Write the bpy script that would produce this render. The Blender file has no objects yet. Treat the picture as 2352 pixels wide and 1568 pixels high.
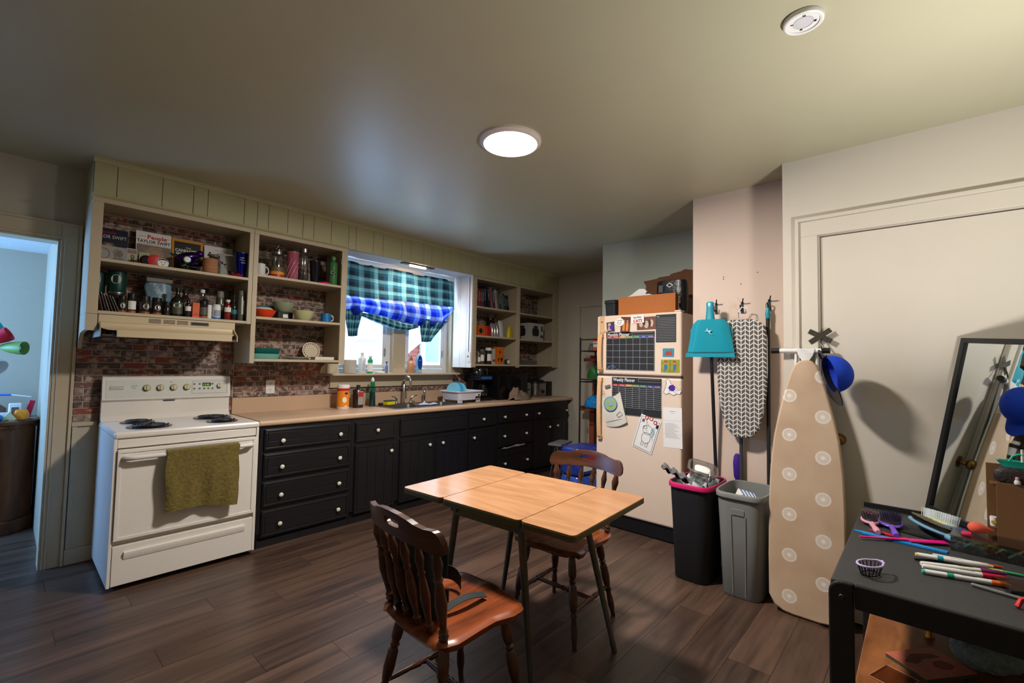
import bpy, math, random
from mathutils import Vector, Matrix, Euler
R = random.Random(7)
PI = math.pi
sc = bpy.context.scene
COL = sc.collection

# ---------------------------------------------------------------- camera, world, lights, exposure
CAMH = 1.3776
cd = bpy.data.cameras.new('camera'); cam = bpy.data.objects.new('camera', cd); COL.objects.link(cam)
cd.sensor_width = 36.0; cd.lens = 1050.0 / 2352.0 * 36.0; cd.clip_start = 0.02; cd.clip_end = 200
yaw, pitch, roll = math.radians(48.04), math.radians(2.633), math.radians(1.053)
fw = Vector((math.sin(yaw)*math.cos(pitch), math.cos(yaw)*math.cos(pitch), math.sin(pitch)))
rt = Vector((math.cos(yaw), -math.sin(yaw), 0)); up = rt.cross(fw)
r2 = rt*math.cos(roll) + up*math.sin(roll); u2 = -rt*math.sin(roll) + up*math.cos(roll)
mw = Matrix((r2, u2, -fw)).transposed().to_4x4(); mw.translation = (0, 0, CAMH)
cam.matrix_world = mw
sc.camera = cam
w = bpy.data.worlds.new('world'); sc.world = w; w.use_nodes = True
bg = w.node_tree.nodes['Background']; bg.inputs[0].default_value = (0.50, 0.72, 1.0, 1); bg.inputs[1].default_value = 6.0
sc.view_settings.view_transform = 'Standard'; sc.view_settings.look = 'None'
sc.view_settings.exposure = 0.62
sc.view_settings.use_curve_mapping = False
sc.cycles.use_denoising = True
sc.cycles.max_bounces = 8
sc.cycles.sample_clamp_indirect = 6

def light(name, kind, loc, power, color, size=0.3, size_y=None, rot=(0, 0, 0), spread=None):
    l = bpy.data.lights.new(name, kind); l.energy = power; l.color = color
    if kind == 'AREA':
        l.size = size
        if size_y: l.shape = 'RECTANGLE'; l.size_y = size_y
        else: l.shape = 'DISK'
        if spread: l.spread = spread
    elif kind == 'SUN': l.angle = size
    else: l.shadow_soft_size = size
    o = bpy.data.objects.new(name, l); o.location = loc; o.rotation_euler = rot; COL.objects.link(o)
    return o
# daylight entering by the window of the next room (beyond the left doorway)
light('daylight_next_room', 'AREA', (-1.52, 5.0, 1.5), 48, (0.12, 0.40, 1.0), 1.2, 1.2, (0, -PI/2, 0))

light('added_sill_fill', 'AREA', (2.83, 4.66, 1.00), 80, (0.42, 0.64, 1.0), 1.4, .4, (math.radians(-150), 0, 0))  # added fill lamp outside below the sill, standing in for daylight on the ceiling
# sunlit ground outside the kitchen window (low sun along the alley, never entering the room)
light('sun', 'SUN', (8, 6, 6), 7, (0.72, 0.84, 1.0), 0.01, rot=(math.radians(3), math.radians(45), 0))
# ---------------------------------------------------------------- materials
def lin(c):
    return tuple(((v/255.0)/12.92 if v/255.0 <= 0.04045 else ((v/255.0+0.055)/1.055)**2.4) for v in c[:3]) + (1.0,)
MATS = {}
def mat(rgb, rough=0.55, metal=0.0, noise=0.12, scale=30.0, bump=0.0, spec=0.4, emit=None, trans=0.0, alpha=None, rnd=0.0, coat=0.0, name=None):
    key = (tuple(rgb), rough, metal, noise, scale, bump, spec, emit, trans, alpha, rnd, coat)
    if key in MATS: return MATS[key]
    m = bpy.data.materials.new(name or 'mat_%d' % len(MATS)); m.use_nodes = True
    nt = m.node_tree; N = nt.nodes; L = nt.links; b = N['Principled BSDF']
    c = lin(rgb)
    tc = N.new('ShaderNodeTexCoord'); nz = N.new('ShaderNodeTexNoise'); nz.inputs['Scale'].default_value = scale; nz.inputs['Detail'].default_value = 4
    L.new(tc.outputs['Object'], nz.inputs['Vector'])
    mx = N.new('ShaderNodeMix'); mx.data_type = 'RGBA'
    mx.inputs[6].default_value = tuple(max(0, v*(1-noise)) for v in c[:3])+(1,)
    mx.inputs[7].default_value = tuple(min(1, v*(1+noise)) for v in c[:3])+(1,)
    L.new(nz.outputs['Fac'], mx.inputs[0])
    out = mx.outputs[2]
    if rnd:
        oi = N.new('ShaderNodeObjectInfo'); hs = N.new('ShaderNodeHueSaturation')
        mr = N.new('ShaderNodeMapRange'); mr.inputs['To Min'].default_value = 1-rnd; mr.inputs['To Max'].default_value = 1+rnd
        L.new(oi.outputs['Random'], mr.inputs[0]); L.new(mr.outputs[0], hs.inputs['Value']); L.new(out, hs.inputs['Color']); out = hs.outputs[0]
    L.new(out, b.inputs['Base Color'])
    b.inputs['Roughness'].default_value = rough; b.inputs['Metallic'].default_value = metal
    b.inputs['Specular IOR Level'].default_value = spec; b.inputs['Coat Weight'].default_value = coat
    b.inputs['Transmission Weight'].default_value = trans
    if alpha is not None: b.inputs['Alpha'].default_value = alpha
    if emit: b.inputs['Emission Color'].default_value = c; b.inputs['Emission Strength'].default_value = emit
    if bump:
        bp = N.new('ShaderNodeBump'); bp.inputs['Strength'].default_value = bump; bp.inputs['Distance'].default_value = 0.01
        L.new(nz.outputs['Fac'], bp.inputs['Height']); L.new(bp.outputs[0], b.inputs['Normal'])
    MATS[key] = m
    return m

def wood(rgb1, rgb2, axis=0, scale=9.0, stretch=14.0, rough=0.4, rnd=0.12, bump=0.05, spec=0.4, dist=1.5):
    key = ('wood', rgb1, rgb2, axis, scale, stretch, rough, rnd)
    if key in MATS: return MATS[key]
    m = bpy.data.materials.new('wood_%d' % len(MATS)); m.use_nodes = True
    nt = m.node_tree; N = nt.nodes; L = nt.links; b = N['Principled BSDF']
    tc = N.new('ShaderNodeTexCoord'); mp = N.new('ShaderNodeMapping'); oi = N.new('ShaderNodeObjectInfo')
    s = [scale]*3; s[axis] = scale/stretch; mp.inputs['Scale'].default_value = s
    L.new(tc.outputs['Object'], mp.inputs['Vector'])
    ml = N.new('ShaderNodeMath'); ml.operation = 'MULTIPLY'; ml.inputs[1].default_value = 37.0; L.new(oi.outputs['Random'], ml.inputs[0])
    L.new(ml.outputs[0], mp.inputs['Location'])
    nz = N.new('ShaderNodeTexNoise'); nz.inputs['Scale'].default_value = 1.0; nz.inputs['Detail'].default_value = 6; nz.inputs['Distortion'].default_value = dist
    L.new(mp.outputs[0], nz.inputs['Vector'])
    nz2 = N.new('ShaderNodeTexNoise'); nz2.inputs['Scale'].default_value = 6.0; nz2.inputs['Detail'].default_value = 3
    L.new(mp.outputs[0], nz2.inputs['Vector'])
    ad = N.new('ShaderNodeMath'); ad.operation = 'MULTIPLY_ADD'; ad.inputs[1].default_value = 0.35
    L.new(nz2.outputs['Fac'], ad.inputs[0]); L.new(nz.outputs['Fac'], ad.inputs[2])
    rp = N.new('ShaderNodeValToRGB'); rp.color_ramp.elements[0].position = 0.42; rp.color_ramp.elements[1].position = 0.85
    rp.color_ramp.elements[0].color = lin(rgb1); rp.color_ramp.elements[1].color = lin(rgb2)
    L.new(ad.outputs[0], rp.inputs[0])
    hs = N.new('ShaderNodeHueSaturation'); mr = N.new('ShaderNodeMapRange'); mr.inputs['To Min'].default_value = 1-rnd; mr.inputs['To Max'].default_value = 1+rnd
    L.new(oi.outputs['Random'], mr.inputs[0]); L.new(mr.outputs[0], hs.inputs['Value']); L.new(rp.outputs[0], hs.inputs['Color'])
    L.new(hs.outputs[0], b.inputs['Base Color']); b.inputs['Roughness'].default_value = rough; b.inputs['Specular IOR Level'].default_value = spec
    bp = N.new('ShaderNodeBump'); bp.inputs['Strength'].default_value = bump; bp.inputs['Distance'].default_value = 0.01
    L.new(ad.outputs[0], bp.inputs['Height']); L.new(bp.outputs[0], b.inputs['Normal'])
    MATS[key] = m
    return m

def glassy(rgb=(255, 255, 255), fac=0.12, rough=0.05):
    key = ('glass', rgb, fac, rough)
    if key in MATS: return MATS[key]
    m = bpy.data.materials.new('clear_%d' % len(MATS)); m.use_nodes = True
    nt = m.node_tree; N = nt.nodes; L = nt.links
    for n in list(N): N.remove(n)
    o = N.new('ShaderNodeOutputMaterial'); t = N.new('ShaderNodeBsdfTransparent'); t.inputs[0].default_value = lin(rgb)
    g = N.new('ShaderNodeBsdfGlossy'); g.inputs['Roughness'].default_value = rough
    lw = N.new('ShaderNodeLayerWeight'); lw.inputs[0].default_value = 0.35
    ma = N.new('ShaderNodeMath'); ma.operation = 'MULTIPLY_ADD'; ma.inputs[1].default_value = 0.5; ma.inputs[2].default_value = fac*0.5
    L.new(lw.outputs['Facing'], ma.inputs[0])
    mx = N.new('ShaderNodeMixShader'); L.new(ma.outputs[0], mx.inputs[0]); L.new(t.outputs[0], mx.inputs[1]); L.new(g.outputs[0], mx.inputs[2]); L.new(mx.outputs[0], o.inputs[0])
    MATS[key] = m
    return m

def brick_mat():
    m = bpy.data.materials.new('faux_brick'); m.use_nodes = True
    nt = m.node_tree; N = nt.nodes; L = nt.links; b = N['Principled BSDF']
    tc = N.new('ShaderNodeTexCoord'); oi = N.new('ShaderNodeObjectInfo')
    rp = N.new('ShaderNodeValToRGB'); cr = rp.color_ramp
    cr.elements[0].position = 0; cr.elements[0].color = lin((92, 66, 58)); cr.elements[1].position = 1; cr.elements[1].color = lin((112, 96, 90))
    for p, c in ((.2, (138, 66, 52)), (.32, (88, 72, 66)), (.6, (112, 78, 68)), (.8, (132, 114, 104))):
        e = cr.elements.new(p); e.color = lin(c)
    cr.interpolation = 'CONSTANT'
    L.new(oi.outputs['Random'], rp.inputs[0])
    ad = N.new('ShaderNodeVectorMath'); ad.operation = 'ADD'; L.new(tc.outputs['Object'], ad.inputs[0])
    sc_ = N.new('ShaderNodeVectorMath'); sc_.operation = 'SCALE'; sc_.inputs['Scale'].default_value = 9.0; L.new(oi.outputs['Location'], sc_.inputs[0]); L.new(sc_.outputs[0], ad.inputs[1])
    nz = N.new('ShaderNodeTexNoise'); nz.inputs['Scale'].default_value = 28; nz.inputs['Detail'].default_value = 5; L.new(ad.outputs[0], nz.inputs['Vector'])
    r2_ = N.new('ShaderNodeValToRGB'); r2_.color_ramp.elements[0].position = 0.48; r2_.color_ramp.elements[1].position = 0.62
    r2_.color_ramp.elements[0].color = (0, 0, 0, 1); r2_.color_ramp.elements[1].color = (.8, .8, .8, 1)
    L.new(nz.outputs['Fac'], r2_.inputs[0])
    mx = N.new('ShaderNodeMix'); mx.data_type = 'RGBA'; L.new(r2_.outputs[0], mx.inputs[0]); L.new(rp.outputs[0], mx.inputs[6]); mx.inputs[7].default_value = lin((186, 160, 144))
    L.new(mx.outputs[2], b.inputs['Base Color']); b.inputs['Roughness'].default_value = 0.75
    return m

# ---------------------------------------------------------------- mesh building
class MB:
    def __init__(s): s.v = []; s.f = []; s.uv = None
    def add(s, vs, fs):
        o = len(s.v); s.v += [tuple(p) for p in vs]; s.f += [tuple(i+o for i in f) for f in fs]; return s
    def box(s, x0, x1, y0, y1, z0, z1, M=None):
        vs = [Vector(p) for p in ((x0,y0,z0),(x1,y0,z0),(x1,y1,z0),(x0,y1,z0),(x0,y0,z1),(x1,y0,z1),(x1,y1,z1),(x0,y1,z1))]
        if M: vs = [M @ p for p in vs]
        return s.add(vs, ((0,3,2,1),(4,5,6,7),(0,1,5,4),(1,2,6,5),(2,3,7,6),(3,0,4,7)))
    def turned(s, p0, p1, prof, n=12, cap=True, ry=1.0):
        p0 = Vector(p0); p1 = Vector(p1); d = p1-p0; q = d.to_track_quat('Z', 'Y')
        vs = []; fs = []; k = len(prof)
        for t, r in prof:
            c = p0 + d*t
            for i in range(n):
                a = 2*PI*i/n; vs.append(c + q @ Vector((math.cos(a)*r, math.sin(a)*r*ry, 0)))
        for j in range(k-1):
            for i in range(n):
                a = j*n+i; b = j*n+(i+1) % n; fs.append((a, b, b+n, a+n))
        if cap: fs.append(tuple(reversed(range(n)))); fs.append(tuple((k-1)*n+i for i in range(n)))
        return s.add(vs, fs)
    def cyl(s, p0, p1, r0, r1=None, n=16, cap=True): return s.turned(p0, p1, [(0, r0), (1, r0 if r1 is None else r1)], n, cap)
    def lathe(s, prof, n=20, c=(0, 0, 0), sx=1.0, sy=1.0, M=None):
        vs = []; fs = []; k = len(prof)
        for r, z in prof:
            for i in range(n):
                a = 2*PI*i/n; p = Vector((math.cos(a)*max(r, 1e-4)*sx, math.sin(a)*max(r, 1e-4)*sy, z))
                if M: p = M @ p
                vs.append(p+Vector(c))
        for j in range(k-1):
            for i in range(n):
                a = j*n+i; b = j*n+(i+1) % n; fs.append((a, b, b+n, a+n))
        if prof[0][0] > 1e-3: fs.append(tuple(reversed(range(n))))
        if prof[-1][0] > 1e-3: fs.append(tuple((k-1)*n+i for i in range(n)))
        return s.add(vs, fs)
    def rlathe(s, prof, hx, hy, n=32, p=4.0, c=(0, 0, 0), close=True):   # rounded-rectangle sections: prof (scale, z)
        vs = []; fs = []; k = len(prof)
        for q, z in prof:
            for i in range(n):
                a = 2*PI*i/n; ca, sa = math.cos(a), math.sin(a)
                rr = (abs(ca)**p + abs(sa)**p)**(-1/p)
                vs.append((c[0]+ca*rr*hx*q, c[1]+sa*rr*hy*q, c[2]+z))
        for j in range(k-1):
            for i in range(n):
                a = j*n+i; b = j*n+(i+1) % n; fs.append((a, b, b+n, a+n))
        if close: fs.append(tuple(reversed(range(n)))); fs.append(tuple((k-1)*n+i for i in range(n)))
        return s.add(vs, fs)
    def tube(s, pts, r, n=8):
        pts = [Vector(p) for p in pts]; vs = []; fs = []
        for j, p in enumerate(pts):
            d = (pts[min(j+1, len(pts)-1)]-pts[max(j-1, 0)]).normalized(); q = d.to_track_quat('Z', 'Y')
            rr = r[j] if isinstance(r, (list, tuple)) else r
            for i in range(n):
                a = 2*PI*i/n; vs.append(p+q @ Vector((math.cos(a)*rr, math.sin(a)*rr, 0)))
        for j in range(len(pts)-1):
            for i in range(n):
                a = j*n+i; b = j*n+(i+1) % n; fs.append((a, b, b+n, a+n))
        fs.append(tuple(reversed(range(n)))); fs.append(tuple((len(pts)-1)*n+i for i in range(n)))
        return s.add(vs, fs)
    def prism(s, poly, F, h):       # poly of (a, b) in frame F, extruded h along F's third axis
        n = len(poly); vs = [F @ Vector((a, b, 0)) for a, b in poly]+[F @ Vector((a, b, h)) for a, b in poly]
        return s.add(vs, [tuple(reversed(range(n))), tuple(range(n, 2*n))]+[(i, (i+1) % n, n+(i+1) % n, n+i) for i in range(n)])
    def sheet(s, fn, nu, nv, thick=0.0, uv=None):
        g = [[Vector(fn(i/nu, j/nv)) for i in range(nu+1)] for j in range(nv+1)]
        W = nu+1; top = [p for r in g for p in r]; fs = []
        nor = []
        for j in range(nv+1):
            for i in range(nu+1):
                du = g[j][min(i+1, nu)]-g[j][max(i-1, 0)]; dv = g[min(j+1, nv)][i]-g[max(j-1, 0)][i]
                c = du.cross(dv); nor.append(c.normalized() if c.length > 1e-9 else Vector((0, 0, 1)))
        for j in range(nv):
            for i in range(nu): a = j*W+i; fs.append((a, a+1, a+1+W, a+W))
        if thick:
            o = len(top); bot = [p-n_*thick for p, n_ in zip(top, nor)]
            fs += [tuple(o+i for i in reversed(f)) for f in list(fs)]
            for i in range(nu):
                fs.append((i+1, i, o+i, o+i+1)); a = nv*W+i; fs.append((a, a+1, o+a+1, o+a))
            for j in range(nv):
                a = j*W; fs.append((a, a+W, o+a+W, o+a)); a = j*W+nu; fs.append((a+W, a, o+a, o+a+W))
            top = top+bot
            s.uvs = [(i/nu, j/nv) for j in range(nv+1) for i in range(nu+1)]*2
        else: s.uvs = [(i/nu, j/nv) for j in range(nv+1) for i in range(nu+1)]
        return s.add(top, fs)
    def mesh(s, name, m, smooth=None, uv=False):
        me = bpy.data.meshes.new(name); me.from_pydata(s.v, [], s.f); me.update()
        if m: me.materials.append(m)
        if smooth is not None:
            me.polygons.foreach_set('use_smooth', [True]*len(me.polygons))
            me.set_sharp_from_angle(angle=math.radians(smooth))
        if uv:
            l = me.uv_layers.new(name='UVMap')
            for lp in me.loops: l.data[lp.index].uv = s.uvs[lp.vertex_index]
        return me

def frame(o, x, y):
    x = Vector(x).normalized(); y = Vector(y).normalized(); z = x.cross(y)
    M = Matrix((x, y, z)).transposed().to_4x4(); M.translation = o; return M
FY = lambda x, y, z: frame((x, y, z), (1, 0, 0), (0, 0, 1))    # faces -y
FX = lambda x, y, z: frame((x, y, z), (0, -1, 0), (0, 0, 1))   # faces -x
FZ = lambda x, y, z: frame((x, y, z), (1, 0, 0), (0, 1, 0))    # faces up
def rect(x0, x1, y0, y1): return [(x0, y0), (x1, y0), (x1, y1), (x0, y1)]
def rrect(x0, x1, y0, y1, r, n=4):
    o = []
    for cx, cy, a0 in ((x1-r, y0+r, -90), (x1-r, y1-r, 0), (x0+r, y1-r, 90), (x0+r, y0+r, 180)):
        for i in range(n+1):
            a = math.radians(a0+90*i/n); o.append((cx+r*math.cos(a), cy+r*math.sin(a)))
    return o
def ell(cx, cy, rx, ry=None, n=20, a0=0): ry = ry or rx; return [(cx+rx*math.cos(2*PI*i/n+a0), cy+ry*math.sin(2*PI*i/n+a0)) for i in range(n)]

def text(mb, s, size, F, h=0.0004, align='LEFT', bold=0.0, squeeze=1.0):
    cu = bpy.data.curves.new('t', 'FONT'); cu.body = s; cu.size = size; cu.align_x = align; cu.resolution_u = 2; cu.extrude = h; cu.offset = bold
    o = bpy.data.objects.new('t', cu); me = bpy.data.meshes.new_from_object(o)
    mb.add([F @ Vector((v.co.x*squeeze, v.co.y, v.co.z)) for v in me.vertices], [tuple(p.vertices) for p in me.polygons])
    bpy.data.objects.remove(o); bpy.data.curves.remove(cu); bpy.data.meshes.remove(me)
    return mb

def scrawl(mb, F, x, y, w_, h, h3=.0004):     # print too small to read in the photograph
    rr = random.Random(int(abs(x*7919+y*104729)*1000)+3); a = x
    while a < x+w_-h*.3:
        d = h*rr.choice((.35, .45, .6)); b0 = y+h*rr.choice((0, 0, .15)); b1 = y+h*rr.choice((.6, .75, 1))
        mb.prism([(a, b0), (a+d*.35, b0), (a+d*.35, b1), (a, b1)], F, h3); mb.prism([(a+d*.35, y+h*.35), (a+d*.9, y+h*.35), (a+d*.9, y+h*.5), (a+d*.35, y+h*.5)], F, h3)
        a += d*1.15
        if rr.random() < .15: a += h*.4
    return mb
def thing(name, label, cat, loc=(0, 0, 0), rz=0.0, group=None, rot=None):
    o = bpy.data.objects.new(name, None); COL.objects.link(o); o.location = loc; o.rotation_euler = rot or (0, 0, rz)
    o.empty_display_size = 0.05; o['label'] = label; o['category'] = cat
    if group: o['group'] = group
    return o
def tag(o, label, cat, group=None, kind=None):
    o['label'] = label; o['category'] = cat
    if group: o['group'] = group
    if kind: o['kind'] = kind
    return o
def obj(name, mb, m, parent=None, smooth=None, bevel=0, loc=None, label=None, uv=False, kind=None, subsurf=0, rz=None):
    me = mb if isinstance(mb, bpy.types.Mesh) else mb.mesh(name, m, smooth, uv)
    o = bpy.data.objects.new(name, me); COL.objects.link(o)
    if parent: o.parent = parent
    if loc: o.location = loc
    if rz is not None: o.rotation_euler = (0, 0, rz)
    if label: o['label'] = label
    if kind: o['kind'] = kind
    if bevel:
        b = o.modifiers.new('b', 'BEVEL'); b.width = bevel; b.segments = 2; b.limit_method = 'ANGLE'; b.angle_limit = math.radians(40)
    if subsurf:
        b = o.modifiers.new('s', 'SUBSURF'); b.levels = subsurf; b.render_levels = subsurf
    return o
def struct(name, mb, m, **k):
    o = obj(name, mb, m, **k); o['kind'] = 'structure'; return o
def sgroup(name):
    o = bpy.data.objects.new(name, None); COL.objects.link(o); o['kind'] = 'structure'; return o
def B(*a): return MB().box(*a)
def hexa(mb, q0, q1):   # two matching quads -> solid
    return mb.add(list(q0)+list(q1), ((3, 2, 1, 0), (4, 5, 6, 7), (0, 1, 5, 4), (1, 2, 6, 5), (2, 3, 7, 6), (3, 0, 4, 7)))

# ---- common materials
M_CEIL = mat((178, 174, 148), 0.40, noise=0.05, scale=2.5, bump=0.03, spec=0.5)
M_WALL = mat((186, 180, 166), 0.6, noise=0.05, scale=4)
M_WALLG = mat((178, 184, 170), 0.6, noise=0.05, scale=4)
M_PINK = mat((208, 186, 170), 0.6, noise=0.04, scale=4)
M_DOOR = mat((206, 198, 184), 0.42, noise=0.04, scale=3, spec=0.45)
M_TRIM = mat((198, 190, 168), 0.45, noise=0.06, scale=12)
M_CAB = mat((186, 172, 146), 0.5, noise=0.08, scale=14)
M_FRIEZE = mat((180, 176, 138), 0.5, noise=0.08, scale=10)
M_WHITE = mat((222, 222, 220), 0.4, noise=0.03)
M_STOVE = mat((226, 220, 212), 0.22, noise=0.03, spec=0.5)
M_FRIDGE = mat((226, 204, 184), 0.35, noise=0.03, scale=8)
M_CREAM = mat((200, 182, 148), 0.35, noise=0.05, scale=10)
M_BLACKCAB = mat((24, 24, 27), 0.35, noise=0.2, scale=20, spec=0.5)
M_BLACK = mat((18, 18, 20), 0.4, noise=0.1)
M_BLACKP = mat((30, 30, 32), 0.6, noise=0.1)
M_CHROME = mat((210, 210, 215), 0.15, 1.0, noise=0.02)
M_STEEL = mat((150, 150, 148), 0.32, 1.0, noise=0.08, scale=60)
M_COUNTER = mat((196, 166, 138), 0.35, noise=0.10, scale=120)
M_BRICK = brick_mat()
M_MORTAR = mat((172, 160, 148), 0.8, noise=0.25, scale=60)
M_PAPER = mat((232, 230, 226), 0.6, noise=0.03)
M_INK = mat((30, 30, 34), 0.6)
M_RED = mat((190, 36, 34), 0.4)
M_CARD = mat((176, 104, 48), 0.75, noise=0.1, scale=40)
M_CARDD = mat((118, 78, 50), 0.8, noise=0.15, scale=30)
M_GLASS = glassy((245, 250, 252), 0.1)
M_CLEAR = glassy((225, 228, 228), 0.22, 0.12)

# ---------------------------------------------------------------- room shell
YW, ZC, XD, XB, XA, XH = 4.22, 2.62, 3.13, 3.40, 4.16, 5.25
T = 0.12
# walls
def wall_mb(boxes):
    m = MB()
    for b in boxes: m.box(*b)
    return m
# window wall, with the doorway on the left and the kitchen window
struct('wall_back', wall_mb([(-1.6, -0.75, YW, YW+T, 0, ZC), (-0.75, 0.22, YW, YW+T, 2.13, ZC), (0.22, 2.08, YW, YW+T, 0, ZC), (3.60, XH+T, YW, YW+T, 0, ZC),
       (2.08, 3.60, YW, YW+T, 0, 1.22), (2.08, 3.60, YW, YW+T, 2.36, ZC)]), M_WALL)
struct('wall_hall', B(XH, XH+T, 1.2, YW, 0, ZC), M_WALL)
struct('wall_fridge', wall_mb([(XA, XH, 1.26, 2.48, 0, ZC)]), M_WALLG)
struct('wall_broom', B(XB, XH, 0.62, 1.26, 0, ZC), M_PINK)
DY0, DY1, DZ = -0.72, 0.436, 2.14     # door opening in the door wall
struct('wall_right', wall_mb([(XD, XH, DY1, 0.62, 0, ZC), (XD, XH, -2.2, DY0, 0, ZC), (XD, XH, DY0, DY1, DZ, ZC), (XD+0.1, XH, DY0, DY1, 0, DZ)]), M_DOOR)
struct('wall_rear', B(-1.6, 3.13, -2.32, -2.2, 0, ZC), M_WALL)
struct('wall_left', B(-1.72, -1.6, -2.32, YW+T, 0, ZC), M_WALL)
struct('ceiling', B(-1.72, XH+T, -2.32, YW+T, ZC, ZC+0.1), M_CEIL)
# next room
M_NR = mat((172, 160, 138), 0.7, noise=0.03)
struct('wall_next_room', wall_mb([(-1.72, 0.345, 5.75, 5.87, 0, 2.6), (0.225, 0.345, YW+T, 5.75, 0, 2.6), (-1.72, -1.6, YW+T, 4.4, 0, 2.6), (-1.72, -1.6, 5.6, 5.75, 0, 2.6), (-1.72, -1.6, 4.4, 5.6, 0, 0.9), (-1.72, -1.6, 4.4, 5.6, 2.1, 2.6)]), M_NR)
struct('ceiling_next_room', B(-1.72, 0.345, YW+T, 5.87, 2.26, 2.36), mat((205, 208, 205), 0.7))
o = thing('window_2', 'window of the next room', 'window'); del o['category']; o['kind'] = 'structure'
f = MB(); f.box(-1.7, -1.62, 4.4, 4.46, 0.9, 2.1).box(-1.7, -1.62, 5.54, 5.6, 0.9, 2.1).box(-1.7, -1.62, 4.46, 5.54, 0.9, 0.96).box(-1.7, -1.62, 4.46, 5.54, 2.04, 2.1).box(-1.69, -1.63, 4.46, 5.54, 1.47, 1.52)
obj('window_frame', f, M_WHITE, o)
# floor: sub-base and planks as separate pieces
fl = struct('floor', wall_mb([(-1.6, XH, -2.2, YW, -0.08, -0.004), (-1.6, 0.3, YW, 5.8, -0.08, -0.004)]), mat((40, 30, 26), 0.7))
M_PLANK = wood((46, 34, 28), (92, 70, 58), 0, 7.0, 10.0, 0.36, rnd=0.08, bump=0.08, spec=0.5)
PL, PW = 1.22, 0.182
pm = {}
def plank(x0, x1, y0, y1):
    k = (round(x1-x0, 3), round(y1-y0, 3))
    if k not in pm: pm[k] = B(0.0008, k[0]-0.0008, 0.0008, k[1]-0.0008, -0.004, 0.0).mesh('plank', M_PLANK)
    obj('plank', pm[k], None, fl, loc=(x0, y0, 0))
j = 0; y = -2.2
OFFS = [0, .61, .3, .92]
while y < YW-0.001:
    y1 = min(y+PW, YW); x = -1.6-OFFS[j % 4]
    while x < XH:
        a, b = max(x, -1.6), min(x+PL, XH)
        if b-a > 0.05:
            cut = False
            if y < 0.5 and a > XD: cut = True
            if y > 1.2 and y1 < 2.4 and a > XA: cut = True
            if not cut: plank(a, b, y, y1)
        x += PL
    y = y1; j += 1
y = YW
while y < 5.75:
    y1 = min(y+PW, 5.75); x = -1.6-OFFS[j % 4]
    while x < 0.225:
        a, b = max(x, -1.6), min(x+PL, 0.225)
        if b-a > 0.05: plank(a, b, y, y1)
        x += PL
    y = y1; j += 1

# door on the right wall
d = thing('door_1', '', 'x', (0, 0, 0)); del d['category']; d['kind'] = 'structure'; d['label'] = 'flush off-white door behind the ironing board'
obj('door_panel', B(XD+0.005, XD+0.045, DY0+0.004, DY1-0.006, 0.012, DZ-0.006), M_DOOR, d, bevel=0.002)
k = MB(); FXk = frame((XD+0.005, 0.352, 0.985), (0, -1, 0), (0, 0, 1))
k.turned((XD+0.006, 0.352, 0.985), (XD-0.07, 0.352, 0.985), [(0, .032), (.08, .032), (.12, .02), (.16, .012), (.45, .012), (.55, .024), (.75, .029), (.92, .024), (1, .012)], 18)
obj('door_knob', k, mat((150, 116, 66), 0.25, 1.0), d, smooth=40)
# casing with back band
t1 = sgroup('trim_1')
def cas(name, *a): obj(name, B(*a), M_DOOR, t1, bevel=0.002)
cas('casing_board', XD-0.018, XD, DY1+0.006, 0.533, 0, DZ+0.006)
cas('casing_board', XD-0.018, XD, DY0-0.1, DY0-0.006, 0, DZ+0.006)
cas('casing_board', XD-0.018, XD, DY0-0.1, 0.533, DZ+0.006, 2.235)
cas('back_band', XD-0.03, XD, 0.533, 0.551, 0, 2.255)
cas('back_band', XD-0.03, XD, DY0-0.12, DY0-0.1, 0, 2.255)
cas('back_band', XD-0.03, XD, DY0-0.1, 0.533, 2.235, 2.255)
cas('door_stop', XD-0.004, XD+0.004, DY1-0.004, DY1+0.006, 0, DZ)
struct('baseboard_right', wall_mb([(XB-0.014, XB, 0.63, 1.262, 0, 0.1), (XD-0.012, XD, 0.556, 0.60, 0, 0.1)]), M_WALLG)
struct('baseboard_hall', B(XH-0.014, XH, 3.52, 3.58, 0, 0.12), M_WALL)
# hall door on the far wall
d = thing('door_2', '', 'x'); del d['category']; d['kind'] = 'structure'; d['label'] = 'grey flush door on the far hall wall'
obj('door_panel', B(XH-0.012, XH-0.002, 2.60, 3.46, 0.01, 2.14), M_WALL, d)
obj('door_casing', wall_mb([(XH-0.02, XH, 3.465, 3.56, 0, 2.24), (XH-0.02, XH, 2.5, 3.465, 2.145, 2.24)]), M_WALL, d, bevel=0.003)
# doorway casing, left
t2 = sgroup('trim_2')
def cas2(name, *a): obj(name, B(*a), M_CAB, t2, bevel=0.003)
cas2('casing_board', 0.222, 0.322, YW-0.022, YW, 0, 2.235)
cas2('casing_board', -0.85, 0.222, YW-0.022, YW, 2.132, 2.235)
cas2('jamb_board', 0.208, 0.222, YW-0.014, YW+T+0.01, 0, 2.132)
cas2('jamb_board', -0.75, 0.208, YW-0.014, YW+T+0.01, 2.118, 2.132)
cas2('casing_bead', 0.238, 0.246, YW-0.028, YW-0.022, 0, 2.15)
cas2('casing_bead', -0.85, 0.238, YW-0.028, YW-0.022, 2.142, 2.15)
cas2('back_band', 0.308, 0.324, YW-0.034, YW-0.022, 0, 2.245)
cas2('back_band', -0.85, 0.308, YW-0.034, YW-0.022, 2.23, 2.245)
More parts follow.
